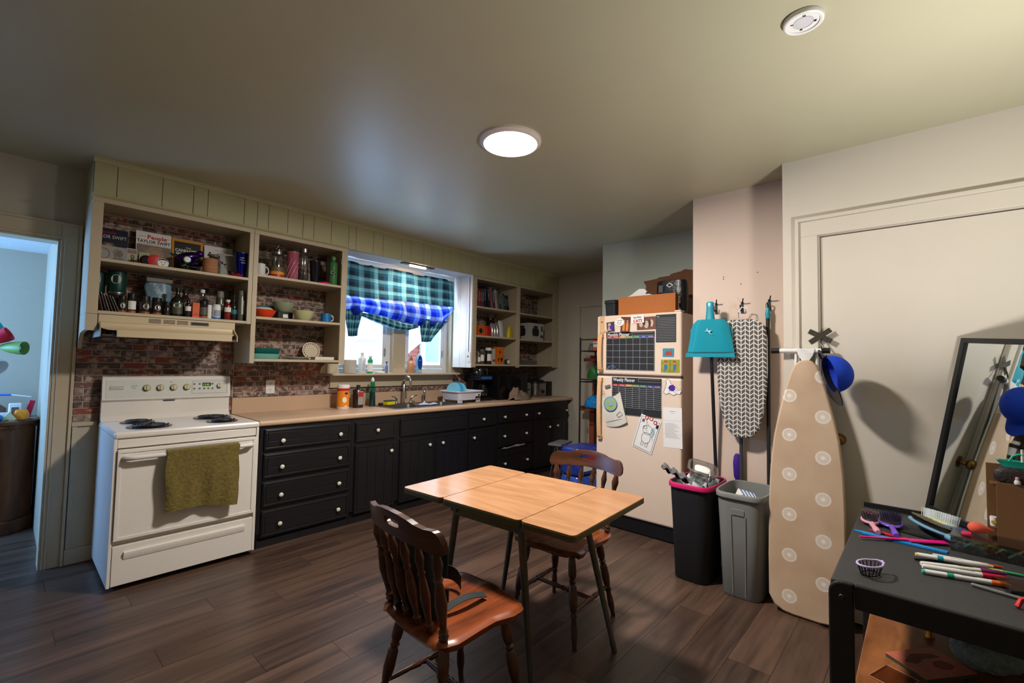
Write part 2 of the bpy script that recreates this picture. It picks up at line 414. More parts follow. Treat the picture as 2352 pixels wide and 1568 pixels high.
# wainscot panel between doorway and stove
t3 = sgroup('trim_3')
obj('wainscot_panel', B(0.33, 1.28, YW-0.014, YW-0.001, 0.1, 0.90), M_CAB, t3)
obj('wainscot_cap', B(0.326, 0.452, YW-0.03, YW-0.001, 0.90, 0.925), M_CAB, t3, bevel=0.003)
obj('wainscot_stile', B(0.33, 0.355, YW-0.022, YW-0.014, 0.1, 0.90), M_CAB, t3, bevel=0.002)
struct('baseboard_back', B(0.326, 1.28, YW-0.03, YW, 0, 0.1), M_CAB, bevel=0.003)

# ---- bricks
def bricks(parent, x0, x1, z0, z1, y, stuff=False, h=0.044, L=0.15):
    g = 0.0055; n = 0; z = z0; row = R.randint(0, 1); cache = {}; S = MB()
    obj('mortar_panel', B(x0, x1, y-0.003, y-0.0005, z0, z1), M_MORTAR, parent)
    while z < z1-0.008:
        zz = min(z+h, z1); x = x0-(0.5*L if row % 2 else 0)-R.uniform(0, .03)
        while x < x1-0.004:
            l = L*R.choice((1, 1, 0.94, 1.06)); a, b = max(x, x0), min(x+l, x1)
            if b-a > 0.015:
                k = (round(b-a, 2), round(zz-z, 3)); pr = R.choice((0.0045, 0.006, 0.0075))
                if stuff: S.box(a+g/2, b-g/2, y-0.003-pr, y-0.003, z+g/2, zz-g/2)
                else:
                    kk = (k, pr)
                    if kk not in cache:
                        m_ = MB(); w_ = k[0]-g; q = k[1]-g; e = 0.0025
                        m_.add([(0, 0, 0), (w_, 0, 0), (w_, 0, q), (0, 0, q), (e, -pr, e), (w_-e, -pr, e), (w_-e, -pr, q-e), (e, -pr, q-e)],
                               ((4, 5, 6, 7), (0, 1, 5, 4), (1, 2, 6, 5), (2, 3, 7, 6), (3, 0, 4, 7)))
                        cache[kk] = m_.mesh('brick', M_BRICK)
                    obj('brick', cache[kk], None, parent, loc=(a+g/2, y-0.003, z+g/2))
            x += l
        z = zz; row += 1
    if stuff: obj('brick_courses', S, M_BRICK, parent, kind='stuff')
t4 = sgroup('trim_4')
bricks(t4, 0.326, 1.275, 0.93, 1.60, YW)
t5 = sgroup('trim_5')
bricks(t5, 1.275, 2.085, 1.045, 1.34, YW)
bricks(t5, 2.085, 3.62, 1.045, 1.105, YW)
bricks(t5, 3.64, XH, 1.045, 1.32, YW, stuff=True)

# ---- frieze boards and crown above the cabinets
YU = 3.84
t6 = sgroup('trim_6')
gx = [0.33, .442, .678, .856, .944, 1.184, 1.276, 1.359, 1.506, 1.63, 1.722, 1.876, 2.04, 2.112, 2.291, 2.394, 2.606, 2.715, 2.873, 2.98, 3.128, 3.225, 3.377, 3.557, 3.668, 3.976, 4.14, 4.246, 4.42, 4.6, 4.72, 4.9, 5.08, XH]
for a, b in zip(gx[:-1], gx[1:]):
    obj('board', B(a+0.0015, b-0.0015, YU, YU+0.016, 2.375, 2.605), M_FRIEZE, t6, bevel=0.0012)
obj('frieze_backing', B(0.33, XH, YU+0.016, YU+0.02, 2.375, 2.618), M_BLACKP, t6)
obj('side_board', B(0.33, 0.346, YU+0.02, YW, 2.375, 2.618), M_FRIEZE, t6)
cr = MB()
cr.prism([(0, 0), (-0.022, 0), (-0.022, -0.008), (-0.014, -0.014), (-0.010, -0.026), (-0.002, -0.030), (0, -0.030)], frame((0.324, YU, 2.62), (0, 1, 0), (0, 0, 1)), XH-0.326)
cr.prism([(0, 0), (-0.016, 0), (-0.018, -0.008), (-0.008, -0.014), (0, -0.018)], frame((0.324, YU, 2.39), (0, 1, 0), (0, 0, 1)), 2.04-0.322)
obj('crown_moulding', cr, M_FRIEZE, t6)

# ---------------------------------------------------------------- open wall cabinets
def wall_cabinet(label, x0, x1, bays, zb, zt, shelves, brick_z, stuff=False, cut_bottom=None):
    c = thing('wall_cabinet', label, 'cabinet', (x0, YW, zb))
    def p(name, *a, **k):
        m = MB()
        for i in range(0, len(a), 6): m.box(a[i]-x0, a[i+1]-x0, a[i+2]-YW, a[i+3]-YW, a[i+4]-zb, a[i+5]-zb)
        return obj(name, m, k.get('m', M_CAB), c, bevel=0.0015)
    p('side_panel', x0, x0+0.018, YU+0.018, YW-0.012, zb, zt)
    p('side_panel', x1-0.018, x1, YU+0.018, YW-0.012, zb, zt)
    p('top_panel', x0, x1, YU+0.018, YW-0.012, zt-0.004, zt+0.01)
    p('top_rail', x0, x1, YU, YU+0.018, 2.342, zt+0.01)
    for i, (a, b) in enumerate(bays):
        if i == 0: p('stile', x0, a, YU, YU+0.018, zb, 2.342)
        nx = bays[i+1][0] if i+1 < len(bays) else x1
        p('stile', b, nx, YU, YU+0.018, zb, 2.342)
        if i+1 < len(bays): p('divider', (b+nx)/2-0.009, (b+nx)/2+0.009, YU+0.018, YW-0.012, zb+0.03, zt-0.004)
        for z in shelves[i]:
            l = x0+0.018 if i == 0 else (bays[i-1][1]+a)/2+0.009
            r = x1-0.018 if i+1 == len(bays) else (b+nx)/2-0.009
            p('shelf', l, r, YU+0.018, YW-0.012, z-0.02, z)
            p('shelf_edge', a, b, YU, YU+0.018, z-0.02, z)
    n0 = len(COL.objects)
    bricks_on(c, x0+0.018, x1-0.018, brick_z[0], brick_z[1], x0, zb, stuff)
    return c
def bricks_on(c, a, b, z0, z1, x0, zb, stuff):
    h = thing('tmp', '', '')
    bricks(h, a, b, z0, z1, YW-0.001, stuff)
    for ch in list(h.children):
        ch.parent = c; ch.location = (ch.location.x-x0, ch.location.y-YW, ch.location.z-zb)
    bpy.data.objects.remove(h)
# left unit: deep stile overlaps
wall_cabinet('open cream wall cabinet over the stove with magazines and spices', 0.33, 1.262, [(0.385, 1.232)], 1.635, 2.362, [[1.99, 1.657]], (1.66, 2.355))
WC2 = wall_cabinet('open cream wall cabinet left of the window with bowls and tumblers', 1.264, 2.038, [(1.298, 1.985)], 1.335, 2.362, [[2.032, 1.70, 1.37]], (1.372, 2.355))
wall_cabinet('open cream wall cabinet right of the window with books and boxes', 3.592, XH-0.004, [(3.65, 4.355), (4.42, 5.125)], 1.315, 2.362, [[2.028, 1.688, 1.352], [2.02, 1.684, 1.352]], (1.355, 2.355), stuff=False)
# stile extension at the far left reaching below the range hood, and lower bracket
c = thing('cabinet_end_panel', 'cream end panel dropping beside the range hood, lit by the doorway', 'panel', (0.33, YW, 1.53))
obj('side_board', B(0, 0.02, -0.36, -0.012, 0, 0.104), M_CAB, c)
obj('front_stile', B(0, 0.056, YU-YW, YU-YW+0.018, 0, 0.104), M_CAB, c, bevel=0.001)
obj('bracket', MB().prism([(-0.30, 0), (-0.01, 0), (-0.01, -0.11), (-0.05, -0.11), (-0.07, -0.05), (-0.14, -0.012)], frame((0.02, 0, 0), (0, 1, 0), (0, 0, 1)), -0.02), M_CAB, c)
# hinges left on the stile near the window
for i, z in enumerate((2.22,)):
    obj('hinge', MB().box(0, 0.008, -0.004, 0, 0, 0.05).cyl((0.0, -0.006, 0.0), (0.0, -0.006, 0.05), 0.004, n=8), M_STEEL, WC2, loc=(1.98-1.264, YU-0.0005-YW, z-1.335), smooth=40)

# ---------------------------------------------------------------- window niche
WX0, WX1 = 2.04, 3.59
t7 = sgroup('trim_7')
def nb(name, *a, m=M_WHITE): return obj(name, B(*a), m, t7, bevel=0.0015)
nb('soffit_board', 2.04, 3.59, YU+0.02, YW-0.04, 2.376, 2.39)
nb('head_board', 2.08, 3.59, YW-0.05, YW, 2.345, 2.376)
nb('mullion_post', 2.775, 2.925, YW-0.03, YW+0.04, 1.245, 2.345, m=M_CAB)
nb('jamb_post', 2.05, 2.10, YW-0.04, YW+0.05, 1.245, 2.345, m=M_CAB)
nb('jamb_post', 3.56, 3.59, YW-0.04, YW+0.05, 1.245, 2.345, m=M_CAB)
nb('sill_board', 2.04, 3.62, YW-0.15, YW+0.10, 1.225, 1.243, m=M_CAB)
nb('apron_board', 2.09, 3.60, YW-0.03, YW, 1.105, 1.225, m=M_CAB)
for a, b in ((3.845, 3.93), (3.933, 4.04), (4.043, 4.165)):   # grooved boards on the cabinet flank
    nb('flank_board', 3.578, 3.590, a, b, 1.31, 2.376, m=M_WHITE)
# scalloped brackets beneath the cabinets beside the sill
def bracket(x0, x1, flip):
    p = [(0, 0), (0.18, 0), (0.18, 0.085)] + [(0.18-0.18*math.sin(a), 0.085+0.05*(1-math.cos(a))*0) for a in ()] + [(0.06, 0.085), (0.03, 0.075), (0.008, 0.045)]
    if flip: p = [(0.18-a, b) for a, b in p]
    return MB().prism(p, FY(x0, YW-0.002, x1), 0.02)
obj('scroll_bracket', bracket(1.99, 1.245, False), M_CAB, t7); obj('scroll_bracket', bracket(3.605, 1.225, True), M_CAB, t7)
# windows (two casements)
def casement(n, x0, x1, sash):
    wd = sgroup('window_%d' % n)
    y0, y1 = YW+0.03, YW+0.075
    f = MB()
    f.box(x0, x0+0.05, y0, y1, 1.243, 2.345).box(x1-0.05, x1, y0, y1, 1.243, 2.345).box(x0+0.05, x1-0.05, y0, y1, 1.243, 1.29).box(x0+0.05, x1-0.05, y0, y1, 2.30, 2.345)
    obj('window_frame', f, M_WHITE, wd, bevel=0.003)
    s = MB(); a, b = x0+0.055, x1-0.055; q0, q1 = y0+0.01, y1-0.005
    s.box(a, a+0.035, q0, q1, 1.292, 2.298).box(b-0.035, b, q0, q1, 1.292, 2.298).box(a+0.035, b-0.035, q0, q1, 1.292, 1.33).box(a+0.035, b-0.035, q0, q1, 2.26, 2.298)
    obj('sash', s, M_WHITE, wd, bevel=0.002)
    obj('pane', B(a+0.035, b-0.035, y0+0.018, y0+0.022, 1.33, 2.26), M_GLASS, wd)
    obj('sash_latch', MB().box(b-0.02, b-0.008, q0-0.018, q0, 1.42, 1.50), M_STEEL, wd, bevel=0.002)
casement(1, 2.10, 2.775, 0); casement(3, 2.925, 3.56, 1)
# narrow folded-back shutter leaf by the left sash
# exterior
struct('ground_1', B(-3, 14, 4.4, 16, -0.4, -0.3), mat((190, 188, 176), 0.9, noise=0.2, scale=4))
hs = thing('neighbour_house', 'red brick neighbouring house with white siding and window outside', 'building', (3.0, 7.4, -0.3))
M_SIDE = mat((196, 194, 188), 0.6, noise=0.02)
obj('siding', B(-2.5, 2.0, -0.02, 0.019, 0, 5), M_SIDE, hs)
obj('wall', B(-2.5, 7.5, 0.02, 0.3, 0, 5), mat((170, 120, 108), 0.8, noise=0.15, scale=10), hs)
S = MB(); zz = 0.0; r_ = 0
while zz < 3.6:
    xx = 2.1-(0.08 if r_ % 2 else 0)
    while xx < 5.4:
        S.box(xx+0.006, xx+0.214, 0.0, 0.02, zz+0.005, zz+0.072); xx += 0.22
    zz += 0.077; r_ += 1
obj('brick_courses', S, mat((150, 76, 62), 0.8, noise=0.2, scale=12), hs, kind='stuff')
obj('corner_board', B(3.1, 3.25, -0.04, 0.0, 0, 3.4), M_SIDE, hs)
fr = MB(); fr.box(2.5, 2.6, -0.06, 0.0, 0.7, 2.6).box(3.5, 3.6, -0.06, 0, 0.7, 2.6).box(2.6, 3.5, -0.06, 0, 2.5, 2.6).box(2.6, 3.5, -0.06, 0, 0.7, 0.8).box(2.6, 3.5, -0.05, 0, 1.6, 1.66)
obj('window_frame', fr, M_SIDE, hs); obj('pane', B(2.6, 3.5, -0.03, -0.025, 0.8, 2.5), mat((120, 140, 160), 0.1), hs)
st = thing('outdoor_stair', 'white painted stair stringer slanting outside the kitchen window', 'stair', (3.0, 5.9, -0.3))
def slant(x0, z0, x1, z1, h, y0, y1): return MB().prism([(x0, z0), (x1, z1), (x1, z1+h), (x0, z0+h)], frame((0, y0, 0), (1, 0, 0), (0, 0, 1)), -(y1-y0))
obj('stringer', slant(-.5, 1.35, 0.98, 2.45, 1.2, 0, 0.06), M_SIDE, st)
obj('stringer', slant(1.0, 1.65, 2.1, 2.5, 1.0, 0.0, 0.06), M_SIDE, st)
obj('post', B(-0.3, -0.2, 0.07, 0.17, 0, 2.5), M_SIDE, st)
obj('rail', B(-1.5, 1.0, 0.62, 0.66, 1.55, 1.60), M_SIDE, st)
obj('rail', B(-1.5, 1.0, 0.62, 0.66, 1.95, 2.0), M_SIDE, st)

# ---- light over the sink
l = thing('sink_light', 'slim fluorescent fixture glowing over the window', 'light', (2.86, YU+.075, 2.376))
obj('fixture_body', B(-0.20, 0.20, -0.03, 0.03, -0.012, 0), mat((90, 70, 60), 0.4), l, bevel=0.004)
obj('tube', MB().cyl((-0.10, 0, -0.02), (0.10, 0, -0.02), 0.008), mat((255, 224, 200), 0.5, noise=0, emit=30.0), l)
light('sink_light_glow', 'AREA', (2.86, YU+.075, 2.33), 5, (1, .8, .66), 0.35, 0.04)

# ---- curtain
def plaid(name, dark, mid, white, trans, nu, nv):
    m = bpy.data.materials.new(name); m.use_nodes = True; nt = m.node_tree; N = nt.nodes; L = nt.links; b = N['Principled BSDF']
    uv = N.new('ShaderNodeUVMap'); sp = N.new('ShaderNodeSeparateXYZ'); L.new(uv.outputs[0], sp.inputs[0])
    def band(out, n):
        a = N.new('ShaderNodeMath'); a.operation = 'MULTIPLY'; a.inputs[1].default_value = n; L.new(out, a.inputs[0])
        f_ = N.new('ShaderNodeMath'); f_.operation = 'FRACT'; L.new(a.outputs[0], f_.inputs[0])
        r = N.new('ShaderNodeValToRGB'); r.color_ramp.interpolation = 'CONSTANT'; e = r.color_ramp.elements
        e[0].position = 0; e[0].color = lin(dark); e[1].position = 0.34; e[1].color = lin(mid)
        q = e.new(0.62); q.color = lin(white); q = e.new(0.94); q.color = lin(mid)
        L.new(f_.outputs[0], r.inputs[0]); return r.outputs[0], f_.outputs[0]
    (cu, fu), (cv, fv) = band(sp.outputs[0], nu), band(sp.outputs[1], nv)
    mx = N.new('ShaderNodeMix'); mx.data_type = 'RGBA'; mx.inputs[0].default_value = 0.5; L.new(cu, mx.inputs[6]); L.new(cv, mx.inputs[7])
    # fine woven ticks
    t = N.new('ShaderNodeMath'); t.operation = 'MULTIPLY'; t.inputs[1].default_value = nu*16; L.new(sp.outputs[0], t.inputs[0])
    t2_ = N.new('ShaderNodeMath'); t2_.operation = 'SINE'; L.new(t.outputs[0], t2_.inputs[0])
    t3_ = N.new('ShaderNodeMath'); t3_.operation = 'MULTIPLY'; t3_.inputs[1].default_value = 0.10; L.new(t2_.outputs[0], t3_.inputs[0])
    t4_ = N.new('ShaderNodeMath'); t4_.operation = 'ADD'; t4_.inputs[1].default_value = 0.95; L.new(t3_.outputs[0], t4_.inputs[0])
    hs_ = N.new('ShaderNodeHueSaturation'); L.new(mx.outputs[2], hs_.inputs['Color']); L.new(t4_.outputs[0], hs_.inputs['Value'])
    b.inputs['Roughness'].default_value = 0.9; L.new(hs_.outputs[0], b.inputs['Base Color'])
    tr = N.new('ShaderNodeBsdfTranslucent'); L.new(hs_.outputs[0], tr.inputs[0])
    ms = N.new('ShaderNodeMixShader'); ms.inputs[0].default_value = trans
    o_ = N['Material Output']; L.new(b.outputs[0], ms.inputs[1]); L.new(tr.outputs[0], ms.inputs[2]); L.new(ms.outputs[0], o_.inputs[0])
    return m
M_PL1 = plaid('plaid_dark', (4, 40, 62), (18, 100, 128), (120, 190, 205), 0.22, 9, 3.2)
M_PL2 = plaid('plaid_backlit', (20, 66, 196), (86, 138, 236), (220, 234, 255), 0.7, 9, 2.0)  # same plaid for the lower tier, backlight painted in as paler, brighter blues
cu = thing('window_curtain', 'blue plaid curtain tied up over the kitchen window', 'curtain', (2.08, YW-0.07, 1.58))
CX0, CX1 = 2.05, 3.56
def lerp(a, b, t): return a+(b-a)*t
def interp(pts, x):
    if x <= pts[0][0]: return pts[0][1]
    for (a, va), (b, vb) in zip(pts[:-1], pts[1:]):
        if x <= b: return lerp(va, vb, (x-a)/(b-a))
    return pts[-1][1]
ztop = lambda x: 2.335
zmid = lambda x: interp([(0, 1.985), (.3, 1.985), (.6, 2.0), (1, 2.005)], x)
def up(u, v):
    x = lerp(CX0+0.0, CX1-0.02, u); z = lerp(zmid(u), ztop(x), v)
    y = -0.0+0.010*math.sin(u*40)*(0.4+0.6*v)+0.012*math.sin(u*17+v*3)*v-0.03*(1-v)**2
    return (x-2.08, y-0.01, z-1.58)
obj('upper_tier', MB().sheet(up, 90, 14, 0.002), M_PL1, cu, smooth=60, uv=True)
# side return of the folded edge
zlow = lambda u: interp([(0, 1.80), (.10, 1.84), (.16, 1.86), (.30, 1.835), (.5, 1.80), (.62, 1.77), (.72, 1.755), (.80, 1.74), (.86, 1.74), (.91, 1.80), (.955, 1.87), (1, 1.95)], u)
def lowf(u, v):
    x = lerp(CX0, CX1-0.07, u); z = lerp(zlow(u), zmid(u)+0.01, v)
    b = math.sin(PI*v)
    y = -0.045-0.05*b+0.012*math.sin(u*34+v*2)*(0.3+b)+0.008*math.sin(u*75+v*5)
    return (x-2.08, y, z-1.58)
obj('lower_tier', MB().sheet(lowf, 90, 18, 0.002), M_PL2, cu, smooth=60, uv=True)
def rollf(u, v):     # dark hem rolled beneath
    x = lerp(2.33, 3.02, u); t = math.sin(PI*u)
    zc = interp([(0, 1.835), (.3, 1.80), (.6, 1.755), (.8, 1.745), (1, 1.765)], u); a = PI*v
    return (x-2.08, -0.05-0.028*math.sin(a)*(0.3+t), zc-1.58+0.035*math.cos(a)*(0.4+t)-0.01)
obj('rolled_hem', MB().sheet(rollf, 40, 10, 0.002), M_PL1, cu, smooth=60, uv=True)
def tail(x0, x1, xt0, xt1, zt, zb):
    def f_(u, v):
        x = lerp(lerp(xt0, xt1, u), lerp(x0, x1, u), v); z = lerp(zb+0.04*(u-0.3)**2, zt, v)
        return (x-2.08, -0.07+0.02*math.sin(u*14+v*2), z-1.58)
    return MB().sheet(f_, 20, 14, 0.002)
obj('knotted_tail', tail(2.16, 2.34, 2.20, 2.30, 1.86, 1.60), M_PL1, cu, smooth=60, uv=True)
obj('knotted_tail', tail(3.04, 3.42, 3.06, 3.20, 1.84, 1.585), M_PL1, cu, smooth=60, uv=True)
obj('knot', MB().lathe([(0.001, -0.05), (0.03, -0.035), (0.045, 0), (0.03, 0.035), (0.001, 0.05)], 12, (2.27-2.08, -0.08, 1.85-1.58), sy=0.7), M_PL2, cu, smooth=60)
obj('curtain_rod', MB().cyl((CX0-0.005-2.08, 0.0, 0.752), (CX1-2.08, 0.0, 0.752), 0.008), M_WHITE, cu, smooth=40)

# ---- outlet and switch
o = thing('wall_outlet', 'white duplex outlet on the brick splashback by the counter', 'outlet', (1.56, YW-0.0105, 1.13))
obj('cover_plate', MB().prism(rrect(-.036, .036, -.058, .058, .006), FY(0, 0, 0), 0.006), M_WHITE, o)
for s_ in (-1, 1):
    obj('socket', MB().prism(rrect(-.017, .017, s_*.026-.015, s_*.026+.015, .008), FY(0, -0.006, 0), 0.002), M_PAPER, o)
    q = MB(); q.box(-.009, -.006, -.0086, -.0078, s_*.026-.002, s_*.026+.009).box(.006, .009, -.0086, -.0078, s_*.026-.002, s_*.026+.009).cyl((0, -.0078, s_*.026-.008), (0, -.0086, s_*.026-.008), .003, n=8)
    obj('slots', q, M_INK, o)
o = thing('light_switch', 'white toggle switch on the panelled flank right of the window', 'switch', (3.578, 3.885, 1.435))
obj('cover_plate', MB().prism(rrect(-.036, .036, -.058, .058, .005), FX(0, 0, 0), 0.007), M_WHITE, o)
obj('toggle', B(-.016, -.007, -.005, .005, -.004, .012), M_INK, o)
obj('switch_cord', MB().cyl((-0.003, 0, 0.058), (-0.003, 0, 0.93), 0.003, n=6), M_BLACK, o)

# ---------------------------------------------------------------- base cabinets
YB, ZCT = 3.60, 0.92
def knob_mb(x, y, z): return MB().turned((x, y, z), (x, y-0.03, z), [(0, .007), (.35, .006), (.5, .014), (.8, .016), (1, .010)], 12)
M_KNOB = mat((222, 218, 206), 0.25, noise=0.05)
def front(parent, name, x0, x1, z0, z1, knobs, groove=None, vgroove=0, y=YB):
    cx = parent.location.x
    d_ = obj(name, B(x0-cx, x1-cx, -0.018, 0.0, z0, z1), M_BLACKCAB, parent, bevel=0.003)
    # raised lip frame
    e = 0.016; m_ = MB()
    m_.box(x0-cx+.006, x1-cx-.006, -0.024, -0.018, z1-.006-e, z1-.006).box(x0-cx+.006, x1-cx-.006, -0.024, -0.018, z0+.006, z0+.006+e)
    m_.box(x0-cx+.006, x0-cx+.006+e, -0.024, -0.018, z0+.006+e, z1-.006-e).box(x1-cx-.006-e, x1-cx-.006, -0.024, -0.018, z0+.006+e, z1-.006-e)
    obj('lip_moulding', m_, M_BLACKCAB, d_, bevel=0.003)
    if groove is not None:
        obj('board', B(x0-cx+.026, x1-cx-.026, -0.0215, -0.018, z0+.026, groove-.002), M_BLACKCAB, d_, bevel=0.001)
        obj('board', B(x0-cx+.026, x1-cx-.026, -0.0215, -0.018, groove+.002, z1-.026), M_BLACKCAB, d_, bevel=0.001)
    if vgroove:
        a, b = x0-cx+.026, x1-cx-.026; n = vgroove
        for i in range(n):
            obj('board', B(lerp(a, b, i/n)+.0015, lerp(a, b, (i+1)/n)-.0015, -0.0215, -0.018, z0+.026, z1-.026), M_BLACKCAB, d_, bevel=0.001)
    for (kx, kz) in knobs:
        obj('knob', knob_mb(kx-cx, -0.0215, kz), M_KNOB, d_, smooth=50)
def base(label, x0, x1):
    c = thing('base_cabinet', label, 'cabinet', ((x0+x1)/2, YB, 0)); cx = c.location.x
    zt = 0.70 if (x0 < 3.35 and x1 > 2.5) else ZCT-0.043
    m_ = MB().box(x0-cx, x1-cx, 0.0, 0.595, 0.10, zt).box(x0-cx, x1-cx, 0.03, 0.595, 0.0, 0.10)
    if zt < .8: m_.box(x0-cx, x1-cx, 0.0, 0.06, zt, ZCT-0.043)
    obj('carcass', m_, M_BLACKCAB, c)
    obj('toe_board', B(x0-cx, x1-cx, 0.0, 0.03, 0.0, 0.05), M_BLACKCAB, c)
    return c
c = base('black base cabinet with four wide drawers beside the stove', 1.282, 1.998)
for (a, b) in ((.70, .855), (.495, .675), (.29, .47), (.075, .265)):
    front(c, 'drawer', 1.306, 1.984, a, b, [(1.428, (a+b)/2-.012), (1.882, (a+b)/2-.012)], groove=(a+b)/2-.012)
c = base('narrow black base cabinet with one drawer and door, right of the wide drawers', 2.0, 2.448)
front(c, 'drawer', 2.03, 2.425, .675, .845, [(2.228, .765)])
front(c, 'door', 2.03, 2.425, .075, .65, [(2.372, .57)], vgroove=4)
c = base('wide black sink base cabinet with two beadboard doors', 2.45, 3.318)
front(c, 'false_drawer', 2.475, 3.30, .675, .845, [])
front(c, 'door', 2.475, 2.882, .075, .65, [(2.803, .57)], vgroove=4)
front(c, 'door', 2.888, 3.30, .075, .65, [(2.965, .57)], vgroove=4)
c = base('narrow black base cabinet with one drawer and door, right of the sink', 3.32, 3.768)
front(c, 'drawer', 3.335, 3.74, .675, .845, [(3.53, .757)])
front(c, 'door', 3.335, 3.68, .075, .65, [(3.392, .57)], vgroove=4)
c = base('black base cabinet of three wide drawers with a chipped edge', 3.77, 4.408)
front(c, 'drawer', 3.79, 4.39, .685, .825, [(3.871, .755), (4.25, .752)], groove=.758)
front(c, 'drawer', 3.79, 4.39, .415, .655, [(3.87, .537), (4.256, .533)], groove=.60)
front(c, 'drawer', 3.79, 4.39, .10, .395, [(3.886, .224), (4.28, .218)], groove=.30)
obj('worn_edge', MB().prism([(0, 0), (.05, .012), (.09, .004), (.19, .010), (.26, .022), (.33, .012), (.40, .014), (.42, .004), (.30, -.004), (.2, .002), (.1, -.008)], FY(3.83-c.location.x, -0.0245, .398), 0.001), mat((150, 152, 158), 0.6), c)
c = base('black base cabinet with one drawer over two doors, at the far end', 4.41, 5.15)
front(c, 'drawer', 4.43, 5.13, .685, .825, [(4.494, .752), (5.09, .752)], groove=.758)
front(c, 'door', 4.43, 4.775, .075, .655, [(4.721, .565)], vgroove=3)
front(c, 'door', 4.785, 5.13, .075, .655, [(4.89, .568)], vgroove=3)

# counter top with sink cut-out
SX0, SX1, SY0, SY1 = 2.50, 3.36, 3.70, 4.10
ct = thing('worktop', 'long tan laminate worktop with rolled front edge', 'worktop', (3.2, YB, ZCT-0.04))
m_ = MB()
for a in ((1.268, SX0, 3.60, 4.20), (SX1, 5.24, 3.60, 4.20), (SX0, SX1, 3.60, SY0), (SX0, SX1, SY1, 4.20)):
    m_.box(a[0]-3.2, a[1]-3.2, a[2]-YB, a[3]-YB, 0.0, 0.04)
obj('slab', m_, M_COUNTER, ct)
obj('front_edge', MB().prism([(0, -0.002), (-0.018, 0.0), (-0.026, .010), (-0.026, .028), (-0.018, .038), (0, .0402)], frame((1.268-3.2, 0, 0), (0, 1, 0), (0, 0, 1)), 5.24-1.268), M_COUNTER, ct, smooth=50)
obj('splash_strip', B(1.268-3.2, 5.24-3.2, 0.60, 0.615, 0.0, 0.165), M_COUNTER, ct, bevel=0.003)
# sink
sk = thing('kitchen_sink', 'double-bowl stainless sink set in the worktop', 'sink', (2.93, 3.9, ZCT-0.0))
def bowl(x0, x1, y0, y1, dep):
    m = MB(); a = rrect(x0, x1, y0, y1, .05, 5); b = rrect(x0+.02, x1-.02, y0+.02, y1-.02, .05, 5); n = len(a)
    vs = [(p[0], p[1], 0.002) for p in a]+[(p[0], p[1], -dep) for p in b]
    return m.add(vs, [(i+n, (i+1) % n+n, (i+1) % n, i) for i in range(n)]+[tuple(range(n, 2*n))])
m_ = MB(); rx0, rx1, ry0, ry1 = -.43, .43, -.2, .2
m_.box(rx0-.02, rx1+.02, .155, .265, 0.0005, 0.004).box(rx0-.02, rx1+.02, -.225, -.185, 0.0005, 0.004).box(rx0-.02, rx0+.015, -.185, .155, 0.0005, 0.004).box(rx1-.015, rx1+.02, -.185, .155, 0.0005, 0.004).box(-.02, .02, -.185, .155, 0.0005, 0.004)
obj('rim', m_, M_STEEL, sk, bevel=0.001)
obj('basin', bowl(-.415, -.02, -.185, .155, .17), M_STEEL, sk, smooth=50)
obj('basin', bowl(.02, .415, -.185, .155, .17), M_STEEL, sk, smooth=50)
fa = thing('kitchen_faucet', 'chrome gooseneck faucet behind the sink', 'faucet', (2.86, 4.10, ZCT+0.004))
obj('deck_plate', MB().prism(rrect(-.12, .12, -.025, .025, .02), FZ(0, 0, 0), .008), M_CHROME, fa, smooth=40)
obj('spout', MB().tube([(0, 0, .005), (0, 0, .2)] + [(0, -.055+.055*math.cos(a), .235+.055*math.sin(a)) for a in [PI*i/10 for i in range(0, 11)]] + [(0, -.112, .18)], [.014]*2+[.0115]*11+[.012], 12), M_CHROME, fa, smooth=60)
for s_ in (-1, 1):
    obj('lever_handle', MB().turned((s_*.09, 0, .008), (s_*.09, 0, .055), [(0, .02), (.3, .016), (.7, .012), (1, .014)], 12).tube([(s_*.09, 0, .055), (s_*.12, -.01, .075), (s_*.16, -.015, .082)], [.009, .007, .006], 8), M_CHROME, fa, smooth=60)
sp = thing('side_sprayer', 'chrome side sprayer upright beside the faucet', 'sprayer', (3.13, 4.10, ZCT+0.004))
obj('base_collar', MB().lathe([(.02, 0), (.018, .015), (.012, .02)], 14), M_CHROME, sp, smooth=50)
obj('spray_head', MB().lathe([(.01, .02), (.012, .06), (.016, .09), (.015, .12), (.008, .135)], 14), M_CHROME, sp, smooth=50)

# ---------------------------------------------------------------- stove
SXL, SXR, SYF = 0.458, 1.243, 3.52
s = thing('electric_stove', 'white electric coil range with drawer beneath the hood', 'stove', ((SXL+SXR)/2, SYF, 0))
sx = s.location.x; hw = (SXR-SXL)/2
obj('body', B(-hw, hw, 0.035, 0.67, 0.03, 0.885), M_STOVE, s, bevel=0.003)
obj('foot', MB().cyl((-hw+.05, .08, 0), (-hw+.05, .08, .03), .018), M_BLACK, s)
obj('foot', MB().cyl((hw-.05, .08, 0), (hw-.05, .08, .03), .018), M_BLACK, s)
obj('foot', MB().cyl((-hw+.05, .6, 0), (-hw+.05, .6, .03), .018), M_BLACK, s)
obj('foot', MB().cyl((hw-.05, .6, 0), (hw-.05, .6, .03), .018), M_BLACK, s)
for s_ in (-1, 1): obj('corner_trim', B(s_*hw-(.016 if s_ > 0 else 0), s_*hw+(.016 if s_ < 0 else 0), 0.0, 0.035, 0.03, 0.885), M_STOVE, s, bevel=0.002)
obj('cooktop', B(-hw-.002, hw+.004, -0.005, 0.64, 0.885, 0.925), M_STOVE, s, bevel=0.012)
obj('upper_panel', B(-hw+.018, hw-.018, 0.006, 0.035, 0.83, 0.882), M_STOVE, s, bevel=0.003)
dr = obj('oven_door', B(-hw+.018, hw-.018, -0.008, 0.035, 0.295, 0.822), M_STOVE, s, bevel=0.004)
